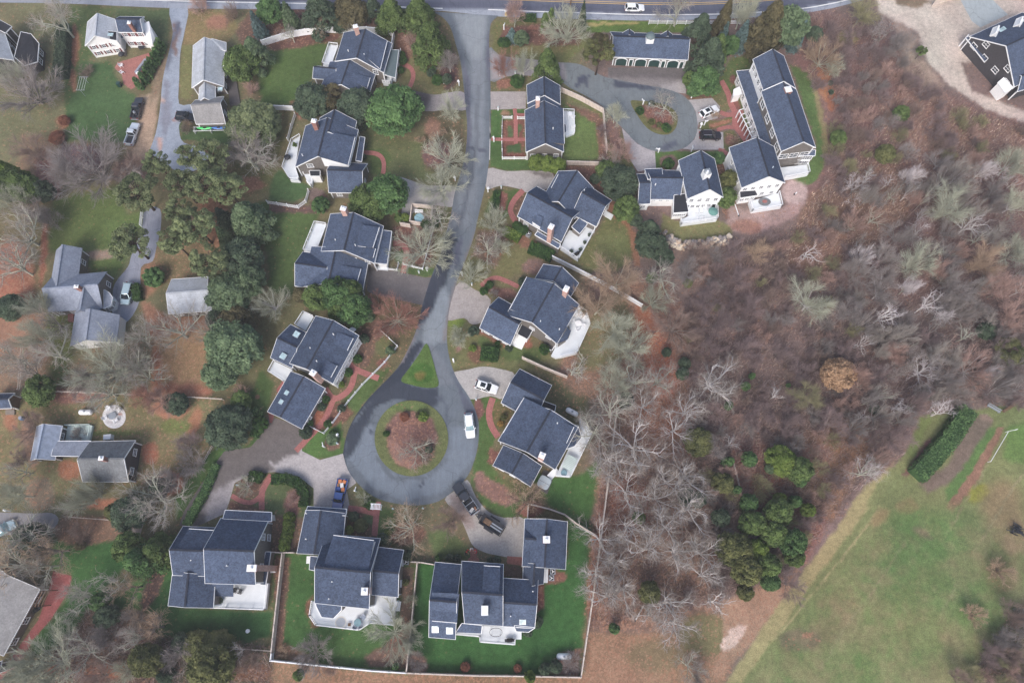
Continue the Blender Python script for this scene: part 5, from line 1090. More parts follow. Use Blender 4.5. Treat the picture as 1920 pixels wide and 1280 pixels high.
def leaf_cloud(seed, kind, n=6000, size=.3):
    """unit crown: radius about 1, height 0..2 scaled by caller; returns verts, faces, per-face v"""
    rs = np.random.RandomState(seed); C = []; r_c = []; n_cl = 90
    if kind == 'cone':
        for i in range(130):
            t = rs.random() ** .8; a = rs.random() * 6.283; rr = (1 - t) ** .75 * (.72 + .3 * rs.random()); C.append((rr * math.cos(a), rr * math.sin(a), .12 + 1.85 * t)); r_c.append(.17 + .12 * (1 - t))
    elif kind == 'dome':
        for i in range(120):
            u = rs.random() * 1.75 - .55; a = rs.random() * 6.283; q = math.sqrt(max(0, 1 - min(1, max(u, -.99)) ** 2)); k = .74 + .2 * rs.random()
            C.append((q * k * math.cos(a), q * k * math.sin(a), 1 + u * .85 * k)); r_c.append(.2 + .12 * rs.random())
    elif kind == 'pine':
        for i in range(64):
            a = rs.random() * 6.283; rr = math.sqrt(rs.random()) * .92; C.append((rr * math.cos(a), rr * math.sin(a), 1.15 + .75 * rs.random() * (1 - .5 * rr))); r_c.append(.13 + .12 * rs.random())
    elif kind == 'spruce':
        for w in range(11):
            t = w / 10.5; nb = int(15 - 10 * t)
            for k in range(nb):
                a = 6.283 * (k + .5 * (w % 2) + .3 * rs.random()) / nb
                for s in (.35, .62, .9): rr = (1 - t) ** .85 * s * (.85 + .25 * rs.random()); C.append((rr * math.cos(a), rr * math.sin(a), .1 + 1.85 * t - .16 * s * (1 - t))); r_c.append(.1 + .07 * (1 - t))
    elif kind == 'ball':
        for i in range(60):
            u = rs.random() * 1.5 - .5; a = rs.random() * 6.283; q = math.sqrt(max(0, 1 - min(u, .99) ** 2)); C.append((q * .86 * math.cos(a), q * .86 * math.sin(a), .8 + u * .72)); r_c.append(.2)
    elif kind == 'column':
        for i in range(70):
            t = rs.random(); a = rs.random() * 6.283; rr = .72 * (1 - t ** 2.2) ** .5; C.append((rr * math.cos(a), rr * math.sin(a), .05 + 1.9 * t)); r_c.append(.2)
    C = np.array(C); r_c = np.array(r_c); m = max(4, n // len(C)); lum = rs.random(len(C))
    D = rs.normal(size=(len(C), m, 3)); D /= np.linalg.norm(D, axis=2, keepdims=True); D[:, :, 2] = np.abs(D[:, :, 2]) * .9 + D[:, :, 2] * .1
    flat = .45 if kind in ('pine', 'spruce') else .8
    P = C[:, None, :] + D * r_c[:, None, None] * (.6 + .45 * rs.random((len(C), m, 1))) * np.array([1, 1, flat])
    Nn = D + .7 * rs.normal(size=D.shape); Nn[:, :, 2] += .5
    v = (lum[:, None] * .75 + .25 * rs.random((len(C), m)) ).ravel()
    V, F = quads(rs, P.reshape(-1, 3), Nn.reshape(-1, 3), size, .8 if kind in ('pine', 'spruce', 'cone') else 1.0)
    return V, F, v, C, r_c
LEAF = {'cedar': leaf_mat("cedar_green_leaf", S(62, 84, 46), S(128, 150, 90)), 'holly': leaf_mat("bright_holly_leaf", S(54, 84, 50), S(116, 150, 94)), 'pine': leaf_mat("olive_pine_needle", S(82, 98, 68), S(156, 166, 122)),
 'blue': leaf_mat("blue_spruce_needle", S(60, 84, 84), S(132, 158, 158)), 'dark': leaf_mat("dark_evergreen_leaf", S(52, 68, 56), S(102, 120, 96)), 'teal': leaf_mat("blue_green_pine_needle", S(68, 90, 66), S(132, 152, 116)),
 'olive': leaf_mat("yellow_olive_leaf", S(76, 84, 52), S(136, 138, 90)), 'brown': leaf_mat("brown_green_cedar_leaf", S(72, 70, 50), S(124, 116, 86)), 'lime': leaf_mat("yellow_green_leaf", S(72, 98, 40), S(142, 160, 82)),
 'tan': leaf_mat("dry_tan_leaf", S(150, 122, 98), S(206, 172, 140)), 'rust': leaf_mat("rusty_dry_leaf", S(110, 70, 58), S(164, 112, 90)), 'box': leaf_mat("boxwood_leaf", S(36, 62, 34), S(82, 116, 58)), 'gold': leaf_mat("dry_gold_leaf", S(140, 112, 60), S(190, 156, 96))}
BARK = {'grey': mat("grey_bark", S(128, 120, 116), .9, .2, 4, rnd=.12), 'pale': mat("lichen_bark", S(176, 178, 164), .9, .2, 3, rnd=.1), 'white': mat("bleached_bark", S(205, 200, 200), .9, .15, 3, rnd=.08), 'brown': mat("brown_bark", S(98, 82, 74), .9, .2, 4, rnd=.12)}
TWIG = {'grey': mat("grey_twigs", S(150, 142, 140), .9, .15, 2, rnd=.14), 'ash': mat("ash_grey_twigs", S(166, 158, 152), .9, .15, 2, rnd=.12), 'lichen': mat("lichen_twigs", S(176, 178, 160), .9, .15, 2, rnd=.12), 'white': mat("white_twigs", S(206, 198, 200), .9, .1, 2, rnd=.08), 'brown': mat("brown_twigs", S(146, 126, 118), .9, .2, 2, rnd=.14),
 'red': mat("red_brown_twigs", S(160, 118, 106), .9, .2, 2, rnd=.1), 'purple': mat("purple_brown_twigs", S(140, 122, 122), .9, .2, 2, rnd=.16), 'tan': mat("tan_twigs", S(180, 156, 134), .9, .2, 2, rnd=.12), 'olive': mat("olive_twigs", S(150, 146, 112), .9, .2, 2, rnd=.12), 'pinktan': mat("pink_tan_twigs", S(182, 152, 142), .9, .2, 2, rnd=.1)}
EV_PROTO = {}
def ev_proto(kind, var):
    k = (kind, var)
    if k in EV_PROTO: return EV_PROTO[k]
    n, sz = dict(cone=(11000, .10), dome=(13000, .09), pine=(7500, .07), spruce=(11000, .09), ball=(4500, .12), column=(4000, .15))[kind]
    V, F, v, C, rc = leaf_cloud(100 + var * 7 + len(kind), kind, n, sz)
    crown = mesh_np("crown_" + kind, V, F, LEAF['cedar'], v)
    mb = MB(); mb.tube([(0, 0, 0), (.02, .01, .7), (.0, .03, 1.3), (0, 0, 1.75)], [.075, .06, .04, .012], 7)
    if kind in ('pine', 'cone', 'dome'):
        for c in C[::2 if kind == 'pine' else 5]:
            z0 = max(.3, c[2] - .45); mb.tube([(0, 0, z0), (c[0] * .5, c[1] * .5, (z0 + c[2]) / 2 + .05), tuple(c)], [.03, .02, .008], 5)
    if kind in ('ball', 'column', 'dome'):
        rng = np.random.RandomState(var); prof = [(.35, .1), (.62, .35), (.72, .75), (.62, 1.15), (.35, 1.42)] if kind != 'column' else [(.45, .1), (.58, .5), (.55, 1.1), (.35, 1.6), (.1, 1.8)]
        if kind == 'dome': prof = [(r * .8, z * 1.15) for r, z in prof]
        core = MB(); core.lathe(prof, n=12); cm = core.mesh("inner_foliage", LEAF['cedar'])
    else: cm = None
    tr = mb.mesh("trunk", BARK['brown'], smooth=True)
    EV_PROTO[k] = (tr, crown, cm); return EV_PROTO[k]
VEG = []
def place_ev(name, cat, kind, leaf, px, py, r, h, var=0, label=None, group=None, zk=.55, rz=None, sy=1.0):
    rng = random.Random(int(px * 13 + py * 7)); R = r / pxm(py, h * .5)
    loc = U(px, py, h * zk); loc.z = 0
    o = thing(name, label, cat, loc, rng.random() * 6.28 if rz is None else rz, group); o.scale = (R, R * sy, h / 2)
    tr, cr, core = ev_proto(kind, var)
    if kind != 'ball': link_mesh("trunk", tr, o)
    for nm, me in (("crown", cr),) + ((("inner_foliage", core),) if core else ()):
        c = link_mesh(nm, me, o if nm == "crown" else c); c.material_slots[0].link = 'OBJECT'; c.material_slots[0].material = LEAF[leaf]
    VEG.append((o, px, py, r, h, kind, leaf)); return o
# ---------------------------------------------------------------- bare trees
def seg3(V, F, p, q, r0, r1, n=3):
    d = q - p
    if d.length < 1e-5: return
    a = d.orthogonal().normalized(); c = d.cross(a).normalized(); b = len(V)
    for pt, r in ((p, r0), (q, r1)):
        for k in range(n): t = 2 * math.pi * k / n; V.append(pt + a * (r * math.cos(t)) + c * (r * math.sin(t)))
    for k in range(n): F.append((b + k, b + (k + 1) % n, b + n + (k + 1) % n, b + n + k))
def limb(rng, p, d, L, r, ns, wob, up, store, n=3, tip=.35):
    V, F = store; pts = [p]; dirs = []
    for i in range(ns):
        d = (d + Vector((rng.gauss(0, wob), rng.gauss(0, wob), rng.gauss(0, wob) + up))).normalized(); q = p + d * (L / ns)
        seg3(V, F, p, q, r * (1 - (1 - tip) * i / ns), r * (1 - (1 - tip) * (i + 1) / ns), n); p = q; pts.append(p); dirs.append(d)
    return pts, dirs
def kid_dir(rng, d, ang):
    a = d.orthogonal().normalized(); a.rotate(Matrix.Rotation(rng.random() * 6.283, 3, d)); return (d * math.cos(ang) + a * math.sin(ang)).normalized()
BT = {}
STY = {  # unit crown radius ~1, height ~1.6
 'oak': dict(th=.32, tr=.045, n=(7, 7, 6, 3), L=(.98, .5, .3, .17), ang=(1.05, .75, .75, .7), r=(.026, .012, .0048, .0028), wob=(.2, .24, .2, .15), up=(.06, .03, .02, .01), ns=(5, 4, 3, 2), start=.25),
 'fan': dict(th=.10, tr=.04, n=(20, 8, 6, 3), L=(1.12, .45, .28, .16), ang=(1.08, .42, .5, .5), r=(.017, .009, .005, .0032), wob=(.06, .1, .1, .1), up=(.05, .04, .02, .02), ns=(4, 3, 2, 1), start=.25),
 'haze': dict(th=.28, tr=.035, n=(9, 9, 8, 4), L=(.85, .42, .28, .18), ang=(.8, .65, .6, .6), r=(.015, .007, .0038, .0026), wob=(.1, .12, .12, .1), up=(.06, .05, .03, .02), ns=(4, 3, 2, 1), start=.2),
 'shrub': dict(th=.03, tr=.02, n=(15, 7, 5, 3), L=(.95, .45, .3, .2), ang=(.95, .6, .6, .6), r=(.011, .007, .0055, .0042), wob=(.12, .15, .15, .1), up=(.05, .03, .02, .02), ns=(3, 2, 2, 1), start=.15),
 'snag': dict(th=.35, tr=.035, n=(5, 5, 4, 3), L=(.9, .5, .28, .15), ang=(.8, .8, .8, .7), r=(.026, .014, .0065, .0035), wob=(.3, .35, .3, .2), up=(.05, .02, .0, .0), ns=(5, 4, 3, 2), start=.25)}
def bare_proto(sty, var):
    k = (sty, var)
    if k in BT: return BT[k]
    rng = random.Random(var * 31 + len(sty) * 7); s = STY[sty]; T = ([], []); C = ([], [])
    lean = Vector((rng.gauss(0, .08), rng.gauss(0, .08), 1)).normalized()
    pts, dirs = limb(rng, Vector((0, 0, 0)), lean, s['th'] + .01, s['tr'], 3, .06, .02, T, 7, .8)
    top = pts[-1]; n0 = s['n'][0]; a0 = rng.random() * 6.28
    for i in range(n0):
        az = a0 + 6.283 * i / n0 * (1 if sty != 'fan' else 2.4) + rng.gauss(0, .25); an = s['ang'][0] * (.45 + .75 * rng.random()) if i else .12
        d = Vector((math.cos(az) * math.sin(an), math.sin(az) * math.sin(an), math.cos(an)))
        st = top if sty != 'oak' else pts[-1 if i % 2 else -2]; L = s['L'][0] * rng.uniform(.75, 1.15)
        P1, D1 = limb(rng, st, d, L, s['r'][0] * rng.uniform(.8, 1.2), s['ns'][0], s['wob'][0], s['up'][0], T, 5, .35)
        for j in range(s['n'][1]):
            t = s['start'] + (1 - s['start']) * (j + rng.random()) / s['n'][1]; f = min(t * s['ns'][0], s['ns'][0] - .01); b = int(f)
            p = P1[b].lerp(P1[b + 1], f - b); L2 = s['L'][1] * L / s['L'][0] * (1.25 - .65 * t) * rng.uniform(.75, 1.2)
            P2, D2 = limb(rng, p, kid_dir(rng, D1[b], s['ang'][1] * rng.uniform(.6, 1.2)), L2, s['r'][1], s['ns'][1], s['wob'][1], s['up'][1], T if sty in ('oak', 'snag') else C, 3, .4)
            for m in range(s['n'][2]):
                t2 = .2 + .8 * (m + rng.random()) / s['n'][2]; f2 = min(t2 * s['ns'][1], s['ns'][1] - .01); b2 = int(f2)
                p2 = P2[b2].lerp(P2[b2 + 1], f2 - b2); L3 = s['L'][2] * (L2 / s['L'][1]) * rng.uniform(.7, 1.2)
                P3, D3 = limb(rng, p2, kid_dir(rng, D2[b2], s['ang'][2] * rng.uniform(.5, 1.2)), L3, s['r'][2], s['ns'][2], s['wob'][2], s['up'][2], C, 3, .5)
                for q in range(s['n'][3]):
                    t3 = .25 + .75 * (q + rng.random()) / s['n'][3]; f3 = min(t3 * s['ns'][2], s['ns'][2] - .01); b3 = int(f3)
                    p3 = P3[b3].lerp(P3[b3 + 1], f3 - b3); limb(rng, p3, kid_dir(rng, D3[b3], s['ang'][3] * rng.uniform(.5, 1.2)), s['L'][3] * rng.uniform(.6, 1.2), s['r'][3], s['ns'][3], s['wob'][3], s['up'][3], C, 3, .45)
    tm = mesh_np("trunk", [tuple(v) for v in T[0]], T[1], BARK['grey']); cm = mesh_np("crown", [tuple(v) for v in C[0]], C[1], TWIG['grey'])
    BT[k] = (tm, cm); return BT[k]
def place_bare(name, cat, sty, twig, bark, px, py, r, h, var=0, label=None, group=None, zk=.6, base=None):
    """px,py,r: where the crown shows in the photo; base: trunk foot if it shows elsewhere"""
    rng = random.Random(int(px * 17 + py * 3)); R = r / pxm(py, h * zk) * {'fan': 1.18, 'oak': 1.22, 'haze': 1.12, 'shrub': 1.05, 'snag': 1.1}[sty]
    loc = U(px, py, h * zk); loc.z = 0
    o = thing(name, label, cat, loc, rng.random() * 6.28, group); o.scale = (R * 1.0, R * 1.0, h / 1.5)
    tm, cm = bare_proto(sty, var)
    for nm, me, m in (("trunk", tm, BARK[bark]), ("crown", cm, TWIG[twig])):
        c = link_mesh(nm, me, o); c.material_slots[0].link = 'OBJECT'; c.material_slots[0].material = m
    VEG.append((o, px, py, r, h, sty, twig)); return o
EVT = """
740,205,50,9,dome,holly,evergreen_tree;690,382,34,8,dome,cedar,evergreen_tree;726,362,36,9,dome,holly,evergreen_tree
452,118,34,8,dome,cedar,evergreen_tree;478,98,26,9,cone,teal,evergreen_tree;474,232,46,7,dome,pine,pine_tree
300,312,27,10,pine,pine,pine_tree;358,300,22,10,pine,pine,pine_tree;400,300,36,11,pine,pine,pine_tree;262,366,42,11,pine,pine,pine_tree;345,352,34,11,pine,pine,pine_tree;392,352,40,11,pine,pine,pine_tree;432,360,34,10,pine,pine,pine_tree;372,428,40,12,pine,pine,pine_tree;250,460,38,11,pine,pine,pine_tree;330,455,32,11,pine,pine,pine_tree;398,492,38,11,pine,pine,pine_tree;345,402,26,11,pine,pine,pine_tree
466,408,42,10,cone,teal,pine_tree;416,404,22,7,spruce,dark,spruce_tree;418,440,20,8,spruce,teal,spruce_tree;452,482,36,8,dome,dark,evergreen_tree;428,550,36,8,dome,teal,evergreen_tree;468,525,28,8,dome,teal,evergreen_tree;442,605,34,6,dome,brown,evergreen_tree;408,600,20,5,dome,dark,evergreen_tree;436,650,50,9,dome,teal,evergreen_tree;412,700,30,7,dome,teal,evergreen_tree
428,800,40,6,dome,dark,evergreen_tree;484,795,17,3,ball,box,shrub;452,752,20,3,dome,cedar,shrub;330,757,20,4,dome,dark,shrub
480,42,17,8,spruce,blue,spruce_tree;505,20,24,6,dome,holly,evergreen_tree;540,25,22,8,spruce,teal,spruce_tree;600,22,36,9,cone,dark,evergreen_tree;655,22,30,6,dome,brown,evergreen_tree;700,15,18,6,cone,dark,evergreen_tree;735,28,34,9,cone,cedar,evergreen_tree;785,25,36,8,cone,cedar,evergreen_tree;805,75,36,10,cone,cedar,evergreen_tree;640,45,18,3,dome,dark,shrub
585,190,32,8,dome,dark,pine_tree;622,185,28,7,pine,brown,pine_tree;668,198,32,7,dome,dark,pine_tree;692,208,18,5,dome,pine,pine_tree
960,63,13,4,spruce,blue,spruce_tree;978,72,13,4,dome,teal,shrub;945,78,12,2,ball,box,shrub;1022,42,9,6,column,cedar,arborvitae;1033,36,9,7,column,cedar,arborvitae;1093,26,12,9,spruce,dark,spruce_tree
1026,122,27,10,cone,cedar,evergreen_tree;1122,108,30,10,pine,olive,pine_tree;1124,90,22,10,pine,brown,pine_tree
1312,58,30,10,cone,dark,evergreen_tree;1330,105,34,11,cone,dark,evergreen_tree;1322,150,24,7,dome,holly,evergreen_tree;1345,92,22,9,cone,cedar,evergreen_tree;1358,62,14,8,spruce,blue,spruce_tree;1370,85,15,6,dome,holly,evergreen_tree;1356,38,18,12,cone,brown,evergreen_tree;1393,62,20,9,spruce,blue,spruce_tree;1442,45,36,13,cone,brown,evergreen_tree;1430,78,26,9,cone,brown,evergreen_tree;1482,48,34,10,dome,teal,evergreen_tree;1500,62,18,9,spruce,blue,spruce_tree;1292,148,12,4,dome,cedar,shrub;1304,166,16,3.5,dome,holly,shrub;1332,162,18,3.5,dome,holly,shrub
1162,342,32,7,dome,dark,evergreen_tree;1175,392,25,6,dome,cedar,evergreen_tree;1192,412,12,4,dome,dark,shrub;1218,430,24,6,cone,dark,evergreen_tree;1222,458,28,6,dome,dark,evergreen_tree;1246,482,16,4,dome,dark,shrub;1364,338,16,7,dome,olive,evergreen_tree;1362,370,17,6,dome,cedar,evergreen_tree
1006,304,15,4,dome,lime,shrub;1026,306,14,4,dome,lime,shrub;1046,311,15,4,dome,lime,shrub
600,382,16,4,ball,holly,shrub;568,552,16,4,dome,brown,evergreen_tree;596,556,26,7,dome,cedar,evergreen_tree;632,552,32,8,dome,holly,evergreen_tree;655,548,22,7,dome,cedar,evergreen_tree;665,582,30,8,dome,holly,evergreen_tree;640,585,22,6,dome,cedar,evergreen_tree;690,592,12,4,dome,teal,evergreen_tree
285,517,20,4,ball,holly,shrub;18,576,24,5,dome,dark,evergreen_tree;72,732,28,6,dome,cedar,evergreen_tree;20,345,28,8,dome,cedar,evergreen_tree;48,352,26,8,dome,cedar,evergreen_tree;18,322,18,9,cone,lime,evergreen_tree;82,358,18,6,dome,dark,evergreen_tree
262,1050,38,9,cone,holly,evergreen_tree;295,1030,34,8,cone,cedar,evergreen_tree;240,1025,26,7,dome,cedar,evergreen_tree;58,1012,32,6,dome,dark,evergreen_tree;240,962,32,6,dome,dark,evergreen_tree;215,960,16,5,dome,olive,evergreen_tree;300,912,16,4,dome,dark,shrub;186,1128,16,4,dome,holly,shrub;200,1155,20,4,dome,dark,shrub;150,1022,10,2,dome,brown,shrub
275,1238,30,7,dome,olive,pine_tree;395,1250,38,8,dome,olive,pine_tree;372,1212,30,3.5,dome,olive,evergreen_tree;410,1212,28,3.5,dome,olive,evergreen_tree;340,1205,18,3.5,dome,dark,evergreen_tree;305,1266,16,4,cone,dark,evergreen_tree;560,1265,10,3,dome,cedar,shrub;994,1270,12,6,column,lime,arborvitae;1042,1249,11,3,dome,dark,shrub;1022,1254,11,2.5,dome,dark,shrub;1006,1166,12,3,dome,dark,shrub;990,1184,9,2,dome,dark,shrub;741,1249,7,2,ball,holly,shrub
1405,860,14,5,dome,holly,evergreen_tree;1465,862,28,6,dome,lime,evergreen_tree;1498,880,22,6,dome,cedar,evergreen_tree;1500,900,12,4,dome,holly,evergreen_tree;1445,878,10,3,dome,teal,shrub;1310,828,26,5,dome,olive,shrub;1355,905,20,5,dome,olive,shrub;1366,865,12,5,column,holly,evergreen_tree;1382,918,10,4,column,holly,evergreen_tree
1405,942,15.8,6,dome,holly,evergreen_tree;1410,980,21.1,7,dome,cedar,evergreen_tree;1460,960,24.6,7,dome,cedar,evergreen_tree;1462,935,10.6,5,dome,lime,evergreen_tree;1490,940,10.6,5,dome,holly,evergreen_tree;1515,956,12.3,5,dome,lime,evergreen_tree;1450,1000,22.9,7,dome,cedar,evergreen_tree;1488,1018,24.6,8,dome,holly,evergreen_tree;1490,1045,15.8,7,dome,cedar,evergreen_tree;1378,1030,32,8,dome,olive,evergreen_tree;1400,1070,24.6,8,dome,olive,evergreen_tree;1440,1060,21.1,7,dome,cedar,evergreen_tree;1445,1090,15.8,6,dome,holly,evergreen_tree;1420,1030,19.4,6,dome,lime,evergreen_tree;1398,1110,14.1,5,dome,olive,evergreen_tree;1352,970,16,5,dome,dark,evergreen_tree;1218,1110,18,7,dome,olive,evergreen_tree;1152,1178,10,3,dome,holly,shrub;1198,970,12,3,dome,cedar,shrub;1288,932,16,4,dome,dark,shrub;1310,936,14,4,dome,dark,shrub
1572,700,29,6,dome,tan,beech_tree;1572,258,14,4,dome,cedar,shrub;1690,213,13,4,dome,cedar,shrub;1660,288,18,4,dome,olive,shrub;1558,155,5,1.5,ball,dark,shrub;1559,172,5,1.5,ball,dark,shrub;1726,98,10,4,pine,cedar,pine_tree;1892,660,28,6,pine,olive,evergreen_tree;1398,724,8,4,dome,holly,shrub;1366,760,8,3,dome,holly,shrub;1410,705,6,2.5,dome,holly,shrub;1478,722,4,2,dome,holly,shrub;1284,680,10,3,dome,dark,shrub;1280,700,12,3,dome,dark,shrub;1250,660,8,3,dome,dark,shrub;1850,620,16,4,dome,dark,shrub;1640,766,9,3,dome,dark,shrub;1174,750,14,4,dome,dark,shrub;1528,65,14,4,dome,dark,shrub;1290,530,8,3,dome,olive,shrub
120,226,10,2,dome,rust,shrub;106,258,13,2.2,dome,rust,shrub;752,102,8,2,ball,box,shrub;755,112,8,2,ball,box,shrub;750,130,8,2,ball,box,shrub;678,235,10,2.4,ball,dark,shrub;680,272,8,2,ball,dark,shrub;680,294,7,1.8,ball,dark,shrub;683,634,10,2,ball,dark,shrub;670,672,9,1.6,ball,box,shrub;652,697,9,1.6,ball,box,shrub;611,748,8,1.6,ball,box,shrub;602,762,8,1.6,ball,dark,shrub;572,810,12,2.4,ball,dark,shrub;614,794,8,1.6,ball,box,shrub;624,812,8,1.5,ball,box,shrub;640,765,8,1.6,ball,dark,shrub;640,720,6,1.5,ball,lime,shrub;623,823,11,1.5,dome,teal,shrub;580,793,7,1.5,ball,box,shrub;730,655,9,3,cone,teal,shrub
888,620,10,2.2,ball,dark,shrub;954,652,7,1.8,ball,dark,shrub;933,643,5,1.4,ball,box,shrub;917,533,8,1.8,ball,box,shrub;907,545,8,1.8,ball,box,shrub;979,527,8,2,ball,dark,shrub;1021,654,11,2.6,ball,box,shrub;1097,581,7,1.8,ball,dark,shrub;886,652,7,1.5,ball,lime,shrub;944,782,7,1.6,ball,olive,shrub;938,793,6,1.4,ball,gold,shrub;970,424,10,2,dome,box,shrub;980,431,10,2,dome,box,shrub;1116,335,9,2.5,dome,dark,shrub;1138,320,18,5,dome,cedar,shrub
793,780,10,2,ball,lime,shrub;758,781,8,1.4,dome,rust,shrub;785,778,6,1.4,dome,brown,shrub;724,812,6,1.5,ball,box,shrub;804,842,7,1.8,dome,dark,shrub
1200,206,8,2.4,ball,box,shrub;1250,238,9,1.8,ball,box,shrub;1222,228,7,1.5,ball,olive,shrub;1236,233,6,1.5,ball,olive,shrub;1221,194,6,1.2,dome,dark,shrub;1254,305,12,2.4,ball,box,shrub;1348,296,12,2.5,dome,holly,shrub;1378,303,4,1.5,ball,box,shrub
655,1000,4,1.4,ball,box,shrub;663,968,9,2,dome,dark,shrub;676,985,12,2.2,dome,olive,shrub;655,993,8,1.8,dome,lime,shrub;720,1012,14,2.5,dome,dark,shrub;727,1000,7,2,dome,lime,shrub;763,1040,10,2.5,dome,dark,shrub;843,1046,9,1.8,ball,dark,shrub;857,1047,9,1.8,ball,dark,shrub;920,1051,8,1.6,ball,dark,shrub;932,1050,8,1.6,ball,dark,shrub;822,1046,6,1.4,ball,box,shrub;872,1250,9,1.6,ball,rust,shrub;971,1253,8,1.5,ball,rust,shrub;760,1091,7,1.4,ball,olive,shrub
808,135,9,2,ball,dark,shrub;820,150,10,2,dome,box,shrub;838,148,9,3,dome,dark,shrub;812,128,6,2,ball,box,shrub;970,152,14,2.4,dome,box,shrub;786,392,0,0,x,x,x
553,272,6,2.2,cone,cedar,shrub;560,270,0,0,x,x,x;1058,1011,0,0,x,x,x;800,420,11,2.4,dome,box,shrub;815,412,8,2,column,box,shrub;748,408,9,2,dome,cedar,shrub;760,407,8,2,dome,lime,shrub
540,720,0,0,x,x,x;470,690,0,0,x,x,x;1222,520,10,4,dome,cedar,shrub;1130,860,0,0,x,x,x
"""
